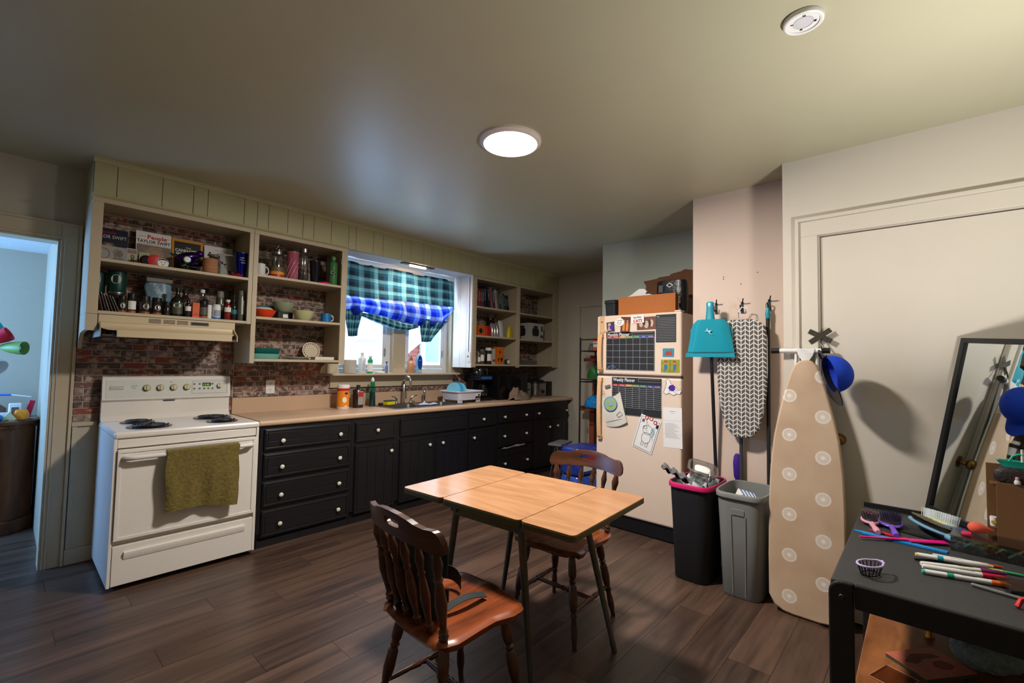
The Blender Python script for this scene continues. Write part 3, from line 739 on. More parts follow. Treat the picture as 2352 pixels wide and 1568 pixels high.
m_ = MB(); a, b, z0, z1 = -hw+.018, hw-.018, .295, .822
for q in ((a, b, z1-.02, z1), (a, b, z0, z0+.02), (a, a+.02, z0+.02, z1-.02), (b-.02, b, z0+.02, z1-.02)): m_.box(q[0], q[1], -.013, -.008, q[2], q[3])
obj('door_rim', m_, M_STOVE, dr, bevel=0.003)
hp = [(-hw+.05, -.013, .772), (-hw+.065, -.045, .775), (-hw+.10, -.055, .776), (hw-.10, -.055, .776), (hw-.065, -.045, .775), (hw-.05, -.013, .772)]
obj('handle', MB().tube(hp, [.016, .015, .013, .013, .015, .016], 10), M_STOVE, dr, smooth=60)
dw = obj('storage_drawer', B(-hw+.018, hw-.018, -0.004, 0.035, 0.035, 0.262), M_STOVE, s, bevel=0.003)
m_ = MB(); x0, x1 = -hw+.07, hw-.07     # recessed pull shown as a scooped lip
m_.prism([(0, 0), (-.014, -.002), (-.016, -.008), (-.003, -.045), (0, -.045)], frame((x0, -.004, .225), (0, 1, 0), (0, 0, 1)), x1-x0)
obj('pull_lip', m_, M_STOVE, dw, smooth=60)
bgp = MB().prism([(.60, .925), (.665, .925), (.665, 1.222), (.635, 1.232), (.618, 1.222), (.600, 1.07), (.622, 1.058), (.622, .96)], frame((-hw+.002, 0, 0), (0, 1, 0), (0, 0, 1)), 2*hw-.016)
bgo = obj('backguard', bgp, M_STOVE, s, smooth=30, bevel=0.002)
M_GREYP = mat((206, 208, 200), 0.3, noise=0.03)
def onbg(u, v):      # frame on the sloped control face at local x=u, height v
    t = (v-1.07)/(1.222-1.07); y = lerp(.600, .618, t)
    return frame((u, y, v), (1, 0, 0), (0, .018, .152))
obj('control_panel', MB().prism(rect(-hw+.02, hw-.03, 0, .128), onbg(0, 1.082), .0015), M_GREYP, bgo)
for kx in (.698, .776, .856, .937):
    F = onbg(kx-sx, 1.148); kb = MB().prism(ell(0, 0, .024), F, .004)
    obj('knob', kb, mat((120, 118, 90), 0.4, 0.5), bgo)
    kk = obj('knob_dial', MB().prism(ell(0, 0, .018), F, .022).prism(rect(-.004, .004, -.017, .017), F, .028), mat((190, 180, 140), 0.35, 0.3), bgo, bevel=0.001)
F = onbg(1.153-sx, 1.155)
obj('knob', MB().prism(ell(0, 0, .022), F, .006), mat((150, 150, 140), 0.4, 0.5), bgo)
obj('knob_dial', MB().prism(ell(0, 0, .017), F, .022).prism(rect(-.004, .004, -.016, .016), F, .028), mat((200, 195, 180), 0.35, 0.2), bgo, bevel=0.001)
m_ = MB()
for q in ((-.11, .125, .042, .044), (-.11, .125, -.05, -.048), (-.11, -.108, -.048, .042), (.123, .125, -.048, .042)): m_.prism(rect(*q), onbg(1.08-sx, 1.148), .0024)
obj('panel_outline', m_, mat((140, 140, 136), 0.5), bgo)
obj('clock_display', MB().prism(rect(-.028, .028, -.012, .014), onbg(1.066-sx, 1.165), .003), mat((30, 40, 26), 0.2), bgo)
obj('clock_digits', text(MB(), '12:00', .02, onbg(1.066-sx-.026, 1.158) @ Matrix.Translation((0, 0, .0034))), mat((120, 190, 60), 0.4, emit=0.6), bgo)
for i, (u, v) in enumerate(((.985, 1.17), (1.02, 1.17), (.985, 1.135), (1.02, 1.135), (1.105, 1.17), (1.105, 1.135), (1.05, 1.135), (1.078, 1.135))):
    obj('button', MB().prism(ell(0, 0, .0075, n=10), onbg(u-sx, v), .004), mat((100, 104, 108), 0.4), bgo)
obj('badge', MB().prism(rect(-.036, .036, -.011, .011), onbg(.534-sx, 1.152), .004), M_CHROME, bgo)
obj('badge_plate', MB().prism(rect(-.031, .031, -.007, .007), onbg(.534-sx, 1.152), .005), M_GREYP, bgo); obj('badge_lettering', scrawl(MB(), onbg(.534-sx-.026, 1.149) @ Matrix.Translation((0, 0, .0051)), 0, 0, .052, .006), M_INK, bgo)
obj('indicator_window', MB().prism(rect(-.012, .012, -.005, .005), onbg(.628-sx, 1.150), .0028), mat((180, 182, 176), .4), bgo)
obj('print', scrawl(scrawl(MB(), onbg(.612-sx, 1.162) @ Matrix.Translation((0, 0, .0026)), 0, 0, .034, .004), onbg(.83-sx, 1.187) @ Matrix.Translation((0, 0, .0026)), 0, 0, .022, .004), M_INK, bgo)
obj('vent_slot', B(.80-sx, .87-sx, .618, .621, 1.050, 1.056), M_INK, bgo)
# burners
def burner(x, y, r):
    bo = obj('drip_pan', MB().lathe([(r+.018, .0), (r+.02, .004), (r+.004, .004), (r*.5, -.004+.006), (.01, .002)], 28, (x-sx, y-SYF, .926)), mat((50, 50, 52), 0.25, 0.8), s, smooth=60)
    pts = []; n = int(4 if r > .08 else 3)
    for i in range(n*20+1):
        a = 2*PI*i/20; rr = r*(0.22+0.76*i/(n*20)); pts.append((x-sx+math.cos(a)*rr, y-SYF+math.sin(a)*rr, .938))
    obj('coil', MB().tube(pts, .0055, 6), mat((22, 22, 24), 0.5), bo, smooth=60)
for x, y, r in ((.652, 3.70, .098), (.635, 3.98, .075), (1.068, 3.96, .098), (1.062, 3.70, .075)): burner(x, y, r)
# towel on the oven handle
def towel(u, v):
    x = lerp(.700, 1.098, u)-.9; z = lerp(-0.375, 0.0, v)
    y = -0.003-.012*math.sin(u*9+v*1.5)*(1-v)-.006*math.sin(u*23)*(1-v)
    z += .02*math.sin(u*3+.4)*(1-v)-.018*u*(1-v)
    if v > .97: y -= .0
    return (x+.006*math.sin(v*7), y-.004, z)
tw = thing('dish_towel', 'olive green towel hanging from the oven handle', 'towel', (0.9, SYF-.071, .792))
M_TOWEL = mat((108, 94, 46), 0.95, noise=0.5, scale=60, bump=0.6)
obj('front_fall', MB().sheet(towel, 50, 40, 0.006), M_TOWEL, tw, smooth=60)
obj('top_fold', MB().sheet(lambda u, v: (lerp(.700, 1.098, u)-.9, .016-.020*math.cos(PI*v)+0.0, .0+.012*math.sin(PI*v)), 20, 8, 0.005), M_TOWEL, tw, smooth=60)
obj('back_fall', MB().sheet(lambda u, v: (lerp(.712, 1.11, u)-.9+.006*math.sin(v*5), .033, lerp(-.30, 0, v)), 30, 12, 0.004), M_TOWEL, tw, smooth=60)

# range hood
h = thing('range_hood', 'cream under-cabinet range hood with slotted vents', 'hood', (0.772, YW-.02, 1.49))
hx = .772; L_, R_ = .389-hx, 1.155-hx; yo = YW-.02
def Y(y): return y-yo
def Z(z): return z-1.49
m_ = MB().box(L_, R_, Y(3.835), 0, Z(1.585), Z(1.634))
hb = obj('upper_body', m_, M_CREAM, h, bevel=0.003)
pf = [(0, (3.835, 1.585)), (.25, (3.828, 1.562)), (.5, (3.805, 1.545)), (.75, (3.77, 1.537)), (1, (3.735, 1.535))]
def curve(u, v):
    for (t0, a), (t1, b) in zip(pf[:-1], pf[1:]):
        if v <= t1+1e-6: q = (v-t0)/(t1-t0); y, z = lerp(a[0], b[0], q), lerp(a[1], b[1], q); break
    k = v*v; xl = lerp(L_, .47-hx, k); xr = lerp(R_, 1.11-hx, k)
    return (lerp(xl, xr, u), Y(y), Z(z))
obj('canopy', MB().sheet(curve, 16, 16, -0.003), M_CREAM, h, smooth=60)
obj('front_lip', B(.47-hx, 1.11-hx, Y(3.735), Y(3.75), Z(1.492), Z(1.537)), M_CREAM, h, bevel=0.002)
obj('end_cheek', MB().prism([(Y(4.19), Z(1.585)), (Y(4.19), Z(1.492)), (Y(3.79), Z(1.492)), (Y(3.80), Z(1.545)), (Y(3.83), Z(1.585))], frame((L_+.006, 0, 0), (0, 1, 0), (0, 0, 1)), .006), mat((150, 145, 130), .5), h)
obj('end_cheek', MB().prism([(Y(4.19), Z(1.585)), (Y(4.19), Z(1.492)), (Y(3.745), Z(1.492)), (Y(3.745), Z(1.53)), (Y(3.83), Z(1.585))], frame((R_-.012, 0, 0), (0, 1, 0), (0, 0, 1)), .006), M_CREAM, h)
obj('filter_panel', B(L_+.02, R_-.02, Y(3.76), Y(4.18), Z(1.50), Z(1.506)), mat((80, 76, 70), .5, .5), h)
for g in (.640, .719, .795):
    m_ = MB()
    for k_ in range(4): m_.box(g-hx, g-hx+.066, Y(3.8335), Y(3.8355), Z(1.598+.0075*k_), Z(1.5995+.0075*k_+.002))
    obj('vent_slots', m_, M_INK, hb)
obj('control_strip', B(.875-hx, .985-hx, Y(3.832), Y(3.836), Z(1.598), Z(1.622)), mat((96, 98, 88), .4, .3), hb)
obj('control_face', B(.881-hx, .979-hx, Y(3.8305), Y(3.833), Z(1.602), Z(1.618)), M_BLACKP, hb)
for q in (.90, .925): obj('switch', B(q-hx, q-hx+.012, Y(3.829), Y(3.831), Z(1.605), Z(1.615)), M_INK, hb)

# ---------------------------------------------------------------- generic small things
def item(name, label, cat, loc, parts, rz=0, group=None, rot=None):
    t = thing(name, label, cat, loc, rz, group, rot)
    made = {}
    for p in parts:
        nm, mb, m = p[:3]; k = p[3] if len(p) > 3 else {}
        par = made[k['of']] if 'of' in k else t
        made[nm] = obj(nm, mb, m, par, smooth=k.get('smooth', 45), bevel=k.get('bevel', 0))
    return t
def wrap(r, z0, z1, a0=-150, a1=-30, n=12, off=.0006):     # curved label patch on a cylinder, facing -y
    m = MB(); vs = []
    for z in (z0, z1):
        for i in range(n+1):
            a = math.radians(lerp(a0, a1, i/n)); vs.append(((r+off)*math.cos(a), (r+off)*math.sin(a), z))
    return m.add(vs, [(i, i+1, i+n+2, i+n+1) for i in range(n)])
def bottle(name, label, x, y, z, r, h, body, cap, neck=.35, shoulder=.68, lab=None, labz=(.15, .55), capc=None, cat='bottle', group=None, sx=1, sy=1, capr=None, rz=None, extra=None):
    nr = r*neck; hs_ = h*shoulder; ht = h*.9
    pts = [(r*.92, 0), (r, .004), (r, hs_)]+[(lerp(r, nr, (1-math.cos(PI*t))/2), lerp(hs_, lerp(hs_, ht, .7), t)) for t in (.25, .5, .75, 1)]+[(nr, ht)]
    P = [('body', MB().lathe(pts, 20, sx=sx, sy=sy), body), ('cap', MB().lathe([((capr or nr)*1.2, ht-.002), ((capr or nr)*1.25, h)], 16), cap, {'smooth': 30})]
    if lab: P.append(('label_band', MB().lathe([(r*1.01, h*labz[0]), (r*1.01, h*labz[1])], 20, sx=sx, sy=sy) if sx != 1 or sy != 1 else wrap(r, h*labz[0], h*labz[1], -170, -10), lab))
    if extra: P += extra
    return item(name, label, cat, (x, y, z), P, rz=(R.uniform(-.3, .3) if rz is None else rz), group=group)
def jar(name, label, x, y, z, r, h, body, lidm, lab=None, lidh=.18, cat='jar', group=None, oval=None, base=None):
    P = [('body', MB().lathe([(r*.94, 0), (r, .004), (r, h*(1-lidh)), (r*.93, h*(1-lidh)+.002)], 20), body), ('lid', MB().lathe([(r*.98, h*(1-lidh)+.001), (r*.98, h-.002), (r*.9, h)], 20), lidm, {'smooth': 30})]
    if lab: P.append(('label_band', wrap(r, h*.2, h*.62), lab))
    if oval:
        m = MB(); vs = [((r+.001)*math.sin(a), -(r+.001)*math.cos(a), q) for a, q in [(.62*math.cos(2*PI*i/18), h*.42+h*.15*math.sin(2*PI*i/18)) for i in range(18)]]
        m.add(vs, [tuple(range(18))]); P.append(('oval_badge', m, oval))
    if base: P.append(('contents_band', MB().lathe([(r*1.005, .004), (r*1.005, h*.14)], 20), base))
    return item(name, label, cat, (x, y, z), P, rz=R.uniform(-.25, .25), group=group)
def box_item(name, label, cat, x, y, z, w, d, h, m, parts=(), rz=0, group=None, rot=None):
    t = thing(name, label, cat, (x, y, z), rz, group, rot)
    b = obj('carton', B(-w/2, w/2, -d/2, d/2, 0, h), m, t, bevel=0.0015)
    for nm, mb, mm in parts: obj(nm, mb, mm, t)
    return t
S1, S2 = 1.9901, 1.6571     # left cabinet shelf tops
YS = 3.97

# --- top shelf of the left cabinet: magazines leaning at the back
M_PORT = mat((126, 110, 98), 0.5, noise=0.5, scale=30)
def magazine(label, x, y, z, w, h, tilt, rz, cover, prints, border=None):
    t = thing('magazine', label, 'magazine', (x, y, z), 0, 'magazines standing on the top shelf', (math.radians(-tilt), 0, rz))
    obj('pages', B(-w/2, w/2, 0.0, 0.006, 0, h), M_PAPER, t)
    c_ = obj('cover', B(-w/2-.001, w/2+.001, -.001, 0.0, 0, h+.001), cover, t)
    for k_, (nm, mb, mm) in enumerate(prints): obj(nm, mb, mm, t)
    return t
FM = lambda x, z, k=0: FY(x, -.001-k*.0003, z)
def silhouette(cx, z0, s, k=1):      # head and shoulders
    m = MB(); m.prism(ell(cx, z0+s*.72, s*.20, s*.26), FM(0, 0, k+1), .0003)
    m.prism([(cx-s*.5, z0), (cx+s*.5, z0), (cx+s*.42, z0+s*.28), (cx+s*.15, z0+s*.42), (cx-s*.15, z0+s*.42), (cx-s*.42, z0+s*.28)], FM(0, 0, k), .0003); return m
def hair(cx, z0, s): return MB().prism([(cx-s*.3, z0+s*.3), (cx+s*.3, z0+s*.3), (cx+s*.36, z0+s*.8), (cx+s*.2, z0+s*1.06), (cx-s*.2, z0+s*1.06), (cx-s*.36, z0+s*.8)], FM(0, 0, 1), .0003)
M_SKIN = mat((170, 130, 110), .5, noise=.1); M_HAIR = mat((96, 76, 60), .6, noise=.3, scale=60); M_NAVY = mat((24, 28, 52), .4, noise=.3, scale=40)
M_LTXT = mat((216, 220, 222), .4, noise=0)
magazine('navy magazine at the far left of the top shelf, pale title lettering', .452, 4.135, S1, .20, .265, 9, 0, M_NAVY, [
    ('title_print', text(MB(), 'TAYLOR SWIFT', .034, FM(-.096, .195, 1), align='LEFT', squeeze=.82), M_LTXT),
    ('masthead', text(MB(), 'People', .034, FM(-.055, .228, 1), bold=.0006), mat((150, 30, 60), .4)),
    ('hair_print', hair(0.0, .05, .11), M_HAIR), ('portrait_print', silhouette(0.0, .05, .11, 2), M_SKIN)])
magazine('white magazine with a red masthead in the middle of the top shelf', .700, 4.125, S1, .205, .285, 8, .03, M_PAPER, [
    ('masthead', text(MB(), 'People', .042, FM(-.04, .235, 1), bold=.0012), M_RED),
    ('title_print', text(MB(), 'TAYLOR SWIFT', .033, FM(-.098, .203, 1), bold=.0008, squeeze=.86), M_INK),
    ('picture_print', MB().prism(rect(-.1, .1, .003, .188), FM(0, 0, 0), .0003), M_PORT),
    ('hair_print', hair(0.01, .02, .15), mat((160, 130, 100), .6, noise=.3, scale=60)), ('portrait_print', silhouette(0.01, .02, .14, 2), M_SKIN),
    ('caption', scrawl(scrawl(scrawl(MB(), FM(-.092, .191, 1), 0, 0, .18, .006), FM(-.09, .245, 1), 0, 0, .045, .006), FM(.058, .25, 1), 0, 0, .035, .006), M_INK)])
magazine('magazine with a thick orange-yellow border on the top shelf', .902, 4.115, S1, .195, .272, 9, -.02, mat((214, 140, 24), .4), [
    ('picture_print', MB().prism(rect(-.084, .084, .014, .255), FM(0, 0, 0), .0003), mat((30, 32, 26), .4, noise=.5)),
    ('small_title', text(MB(), 'THE', .018, FM(-.012, .205, 1)), M_LTXT),
    ('title_print', text(MB(), 'CANNABIS', .030, FM(-.078, .178, 1), bold=.0012, squeeze=.92), M_LTXT),
    ('subtitle', text(MB(), 'REVOLUTION', .021, FM(-.072, .155, 1), bold=.0008, squeeze=.95), M_LTXT),
    ('leaf_print', MB().prism(ell(0, .09, .05, .045), FM(0, 0, 1), .0003), mat((66, 84, 40), .5, noise=.4))])
magazine('white magazine headed Autism at the right of the top shelf', 1.110, 4.12, S1, .195, .262, 8, 0, M_PAPER, [
    ('title_print', text(MB(), 'Autism', .052, FM(-.078, .178, 1), bold=.001), M_INK),
    ('small_title', scrawl(MB(), FM(-.03, .228, 1), 0, 0, .07, .007), M_INK),
    ('symbol', text(MB(), '//', .04, FM(-.06, .12, 1)), M_INK)])
# small cards and leaflets standing in front
def card(name, label, cat, x, y, z, w, h, tilt, rz, m, prints=(), th=.0015, group=None):
    t = thing(name, label, cat, (x, y, z), 0, group, (math.radians(-tilt), 0, rz)); obj('card', B(-w/2, w/2, 0, th, 0, h), m, t)
    for nm, mb, mm in prints: obj(nm, mb, mm, t)
    return t
M_GREYCARD = mat((160, 156, 148), .6, noise=.15)
card('art_card', 'pale grey card with line drawn portrait, bottom left of top shelf', 'card', .468, 4.045, S1, .145, .125, 10, 0, M_GREYCARD, [
    ('line_print', MB().tube([(-.05+.03*math.cos(a), -.001, .07+.035*math.sin(a)) for a in [2*PI*i/14 for i in range(15)]], .0012, 5).tube([(.0, -.001, .01), (.01, -.001, .05), (.0, -.001, .09), (.02, -.001, .11)], .0012, 5), M_INK),
    ('portrait_print', silhouette(.03, .005, .10), mat((120, 112, 104), .6))])
card('postcard', 'small cream leaflet with vertical lettering beside the grey art card', 'card', .568, 4.055, S1, .06, .13, 8, .1, mat((176, 170, 140), .6), [
    ('lettering', text(MB(), 'EDIO', .028, frame((.012, -.001, .02), (0, 0, 1), (-1, 0, 0)), bold=.001), M_INK), ('photo_print', MB().prism(rect(-.024, .024, .095, .122), FM(0, 0), .0003), M_PORT)])
card('postcard', 'small green and cream ticket standing before the white magazine', 'card', .632, 4.05, S1, .055, .115, 8, -.1, mat((170, 180, 146), .6), [
    ('lettering', text(MB(), 'ANE', .026, frame((.012, -.001, .02), (0, 0, 1), (-1, 0, 0)), bold=.001), M_INK)])
# pin badge pair: a black-haired doll head and a red disc with a white face disc
item('felt_rosette', 'red fabric rosette with black trim on the top shelf', 'rosette', (.672, 3.95, S1), [
    ('disc', MB().turned((0, 0, .045), (0, -.014, .045), [(0, .036), (.3, .042), (.8, .040), (1, .03)], 18), M_RED), ('trim', MB().turned((-.045, .01, .04), (-.045, -.01, .04), [(0, .030), (.5, .036), (1, .026)], 16), mat((24, 12, 12), .8)),
    ('foot', B(-.06, .03, -.012, .012, 0, .008), mat((40, 14, 14), .8))])
item('face_badge', 'round white badge with an inked face beside red rosette', 'badge', (.718, 3.94, S1), [
    ('disc', MB().turned((0, 0, .036), (0, -.008, .036), [(0, .03), (.4, .034), (1, .031)], 18), M_PAPER),
    ('inked_face', MB().prism(ell(-.010, .040, .004, .003), FY(0, -.0085, 0), .0004).prism(ell(.010, .040, .004, .003), FY(0, -.0085, 0), .0004).prism(ell(0, .024, .006, .0025), FY(0, -.0085, 0), .0004), M_INK),
    ('inked_hair', MB().prism([(-.028, .045), (-.02, .06), (0, .067), (.02, .06), (.028, .045), (.015, .055), (-.015, .055)], FY(0, -.0085, 0), .0004), M_INK), ('foot', B(-.012, .012, -.006, .006, 0, .006), M_INK)])
# iridescent figure
M_IRI = mat((70, 40, 110), .15, .9, noise=.9, scale=9)
def blob(c, r, n=14, sy=1, sz=1, M=None): return MB().lathe([(r*math.sin(PI*i/8), -r*sz*math.cos(PI*i/8)) for i in range(9)], n, c, sy=sy, M=M)
item('iridescent_figure', 'shiny purple iridescent flying figure on the top shelf', 'figurine', (.872, 3.995, S1), [
    ('base', MB().lathe([(.04, 0), (.045, .01), (.03, .02), (.012, .03)], 16), mat((50, 36, 40), .3, .5)), ('stem', MB().cyl((0, 0, .02), (0, 0, .10), .005), M_BLACK),
    ('body', blob((0, 0, 0), .036, M=Matrix.Translation((.0, 0, .115)) @ Matrix.Rotation(math.radians(70), 4, 'Y') @ Matrix.Scale(2.4, 4, (0, 0, 1))), M_IRI),
    ('wing', blob((0, 0, 0), .024, M=Matrix.Translation((.06, -.01, .075)) @ Matrix.Rotation(math.radians(80), 4, 'Y') @ Matrix.Scale(3.0, 4, (0, 0, 1))), M_IRI),
    ('head', blob((.075, 0, .15), .026), mat((90, 50, 150), .15, .9, noise=.8, scale=9)),
    ('tail', MB().cyl((-.06, 0, .105), (-.105, 0, .125), .018, .004), mat((60, 120, 90), .15, .9, noise=.9, scale=12)),
    ('lens', MB().turned((-.01, -.03, .09), (-.01, -.046, .09), [(0, .02), (.6, .026), (1, .02)], 14), mat((150, 160, 160), .2, .6))])
bk = MB().lathe([(.043, 0), (.046, .01), (.048, .05), (.046, .095), (.040, .11)], 20)
hoops = MB()
for i in range(9): hoops.lathe([(.0465+.0015, .008+i*.011), (.050, .0125+i*.011), (.0475, .017+i*.011)], 20)
item('woven_basket', 'small woven tan basket pot on the top shelf', 'basket', (.992, 3.90, S1), [('body', bk, mat((150, 104, 70), .8, noise=.3, scale=60)), ('woven_hoop', hoops, mat((176, 126, 88), .8, noise=.4, scale=80))])
item('glass_jar', 'empty clear glass jar behind the woven basket', 'jar', (1.045, 4.01, S1), [('body', MB().lathe([(.04, 0), (.044, .006), (.044, .12), (.034, .14), (.034, .15)], 20), M_CLEAR), ('lid', MB().lathe([(.037, .148), (.037, .162)], 18), mat((110, 96, 80), .5))])
card('greeting_card', 'grey card with a dark leafy twig near blue tumbler', 'card', 1.145, 4.02, S1, .14, .195, 7, -.05, M_GREYCARD, [
    ('twig_print', MB().tube([(.03, -.001, .0), (.0, -.001, .06), (-.03, -.001, .11), (-.05, -.001, .13)], .0014, 5).prism(ell(-.02, .11, .012, .006, 10), FM(0, 0), .0004).prism(ell(.01, .055, .013, .006, 10), FM(0, 0), .0004).prism(ell(-.04, .12, .006, .011, 10), FM(0, 0), .0004), M_INK)])
fl_ = MB()
for i in range(9): fl_.lathe([(.004, -.008), (.014, 0), (.004, .008)], 8, (1.172-1.172+.045*math.cos(i*.7)*(.4+.07*i), .012*math.sin(i*1.9), .012+.006*(i % 3)))
item('red_flower_band', 'crumpled red flower band lying on the top shelf', 'band', (1.172, 3.90, S1), [('petal_cluster', fl_, mat((206, 40, 30), .6, noise=.3, scale=80))])
def tumbler(label, x, y, z, r0, r1, h, m, lidm, extra=(), group=None, name='tumbler'):
    return item(name, label, 'tumbler', (x, y, z), [('body', MB().lathe([(r0*.95, 0), (r0, .004), (r1, h*.94), (r1*1.03, h*.95)], 22), m), ('lid', MB().lathe([(r1*1.06, h*.95), (r1*1.06, h*.99), (r1*.8, h)], 22), lidm)]+list(extra), group=group)
tumbler('dark blue metallic tumbler at the right end of the top shelf', 1.205, 3.93, S1, .028, .042, .20, mat((16, 30, 140), .2, .7), M_BLACK, [
    ('lettering', scrawl(scrawl(scrawl(MB(), FY(0, -.0415, .15), -.018, 0, .03, .010), FY(0, -.0395, .132), -.02, 0, .04, .011), FY(0, -.0375, .114), -.01, 0, .03, .010), M_LTXT)])

# --- spice shelf
M_DKGLASS = mat((30, 26, 24), .12, noise=.4, spec=.6); M_SPICELID = mat((22, 22, 22), .35); M_OVAL = mat((190, 190, 182), .5)
M_SPB = mat((40, 32, 30), .15, noise=.6, scale=20, spec=.6); M_SPO = mat((150, 86, 50), .4, noise=.2)
M_CAN = mat((22, 62, 56), .35, .3, noise=.3)
def tin(label, x, y, z, r, h, group=None):
    return item('coffee_can', label, 'can', (x, y, z), [('body', MB().lathe([(r*.97, 0), (r, .003), (r, h-.003), (r*.97, h)], 24), M_CAN),
        ('rim', MB().lathe([(r*1.02, 0), (r*1.03, .004), (r*1.0, .008)], 24), M_STEEL), ('lid', MB().lathe([(r*1.01, h-.008), (r*1.03, h), (r*.9, h+.003)], 24), M_BLACKP),
        ('oval_badge', MB().add([((r+.001)*math.sin(a), -(r+.001)*math.cos(a), q) for a, q in [(.55*math.cos(2*PI*i/18)-.2, h*.62+h*.2*math.sin(2*PI*i/18)) for i in range(18)]], [tuple(range(18))]), M_OVAL)], group=group)
item('stacking_tin', 'low dark tin carrying the green coffee can', 'tin', (.490, 4.02, S2), [('body', MB().lathe([(.042, 0), (.044, .003), (.044, .125), (.042, .128)], 22), M_DKGLASS), ('lid', MB().lathe([(.045, .122), (.045, .132)], 22), mat((70, 74, 80), .3, .6))], group=None)
tin('dark green coffee can standing on the low tin', .490, 4.02, S2+.1325, .050, .150)
tin('dark green coffee can half hidden behind the left stile', .393, 4.06, S2+.12, .045, .15)
item('stacking_tin', 'dark tin behind the seasoning packets, far left', 'tin', (.393, 4.06, S2), [('body', MB().lathe([(.042, 0), (.044, .003), (.044, .115), (.042, .1195)], 22), M_DKGLASS)])
PKC = [(120, 60, 50), (60, 66, 70), (140, 130, 110), (90, 50, 44), (70, 84, 60), (130, 120, 116)]
for i in range(6):
    x = .392+i*.0165
    t = thing('seasoning_packet', ['dull red seasoning packet leaning against the left side panel', 'slate seasoning packet, second from the left side panel', 'pale tan seasoning packet, third in the leaning row', 'maroon seasoning packet, fourth in the leaning row', 'green seasoning packet, fifth in the leaning row', 'light grey seasoning packet, nearest the slim spice jar'][i], 'packet', (x+.012, 3.905+.002*i, S2), 0, 'leaning seasoning packets', (0, math.radians(-13-2*i), .25))
    obj('sachet', B(-.0012, .0012, -.035, .035, .004, .125-.004*i), mat(PKC[i], .35, noise=.5, scale=40), t); obj('crimp', B(-.0016, .0016, -.035, .035, .118-.004*i, .125-.004*i), M_STEEL, t)
for (x, y, r, h, lb) in ((.512, 3.93, .021, .115, 'slim dark spice jar next to the packets'), (.560, 3.93, .024, .135, 'tall spice jar with a white barcode, orange base'), (.628, 3.92, .029, .125, 'wide spice jar with an oval badge, tan base'), (.694, 3.92, .028, .12, 'dark spice jar left of the olive oil with oval badge')):
    jar('spice_jar', lb, x, y, S2, r, h, M_SPB, M_SPICELID, oval=(M_OVAL if h != .135 else None), lab=(M_PAPER if h == .135 else None), base=M_SPO, lidh=.25)
jar('spice_jar', 'short dark spice jar just left of the big oil bottle', .752, 3.93, S2, .021, .10, M_SPB, M_SPICELID, lidh=.25)
# wrapped frozen bag behind
def bagf(u, v):
    a = 2*PI*u; z = v*.17; w = .078*(1-.35*max(0, v-.75)*4*.3)*(0.9+.1*math.sin(v*PI)); return (w*math.cos(a)*(1+.05*math.sin(a*5+v*9)), .04*math.sin(a)*(1-v*.6)*(1+.1*math.sin(a*7+v*6)), z)
t = item('plastic_bag', 'crumpled pale blue plastic bag behind the spice jars', 'bag', (.730, 4.10, S2+.115), [('bag', MB().sheet(bagf, 26, 10), mat((112, 140, 156), .35, noise=.4, scale=25, bump=.5)), ('top_strip', B(-.075, .075, -.034, -.03, .135, .16), M_PAPER)])
item('storage_tub', 'dark tub under the pale blue bag', 'tub', (.730, 4.10, S2), [('body', B(-.07, .07, -.045, .045, 0, .114), mat((40, 40, 44), .4), {'bevel': .004})])
M_OIL = mat((22, 30, 18), .08, spec=.7, noise=.2)
bottle('oil_bottle', 'large dark olive oil bottle with an oval badge', .815, 3.95, S2, .040, .205, M_OIL, M_BLACK, neck=.3, shoulder=.55, lab=mat((70, 74, 60), .5, noise=.4), labz=(.1, .5), extra=[('oval_badge', MB().add([(.0418*math.sin(a), -.0418*math.cos(a), q) for a, q in [(.6*math.cos(2*PI*i/18), .08+.016*math.sin(2*PI*i/18)) for i in range(18)]], [tuple(range(18))]), M_OVAL)])
bottle('sauce_bottle', 'dark brown bottle behind the orange carton', .875, 4.02, S2, .030, .205, mat((44, 24, 18), .12, spec=.7), M_BLACKP, neck=.5, lab=M_PORT)
bottle('extract_bottle', 'slim dark bottle with a small white sticker beside the oil', .870, 3.905, S2, .018, .13, M_DKGLASS, M_BLACK, neck=.6, lab=M_PAPER, labz=(.35, .6))
box_item('orange_carton', 'slim bright orange carton among the spices', 'carton', .918, 3.915, S2, .044, .03, .11, mat((212, 84, 24), .5, noise=.15), [('print', B(-.018, .018, -.0156, -.015, .02, .03), M_RED), ('print', B(-.018, .018, -.0156, -.015, .04, .085), mat((200, 96, 30), .5))])
jar('spice_jar', 'spice jar with a white skull-like print right of orange carton', .966, 3.91, S2, .027, .13, M_SPB, M_SPICELID, base=M_SPO, lab=mat((90, 86, 80), .5, noise=.6, scale=80), lidh=.22)
bottle('clear_bottle', 'clear round-shouldered bottle with a white cap', .985, 4.03, S2, .044, .225, M_CLEAR, M_WHITE, neck=.3, shoulder=.5, lab=mat((120, 116, 96), .5), labz=(.1, .3))
jar('pill_bottle', 'plain white plastic bottle beside the blue-banded tub', 1.004, 3.925, S2, .018, .105, M_WHITE, M_WHITE, cat='bottle')
jar('pill_bottle', 'white tub with a blue band among the spices', 1.052, 3.92, S2, .027, .112, M_WHITE, M_WHITE, cat='tub', base=mat((30, 110, 200), .4), lab=mat((150, 160, 176), .5, noise=.4, scale=90))
item('spray_can', 'olive grey cooking spray can behind the red sauce bottle', 'can', (1.103, 4.03, S2), [('body', MB().lathe([(.026, 0), (.028, .004), (.028, .17), (.024, .18)], 20), mat((96, 98, 88), .35, .5)), ('cap', MB().lathe([(.025, .18), (.024, .225), (.018, .23)], 20), mat((120, 120, 104), .5)), ('lettering', scrawl(MB(), FY(0, -.0285, .12), -.014, 0, .028, .012), M_LTXT)])
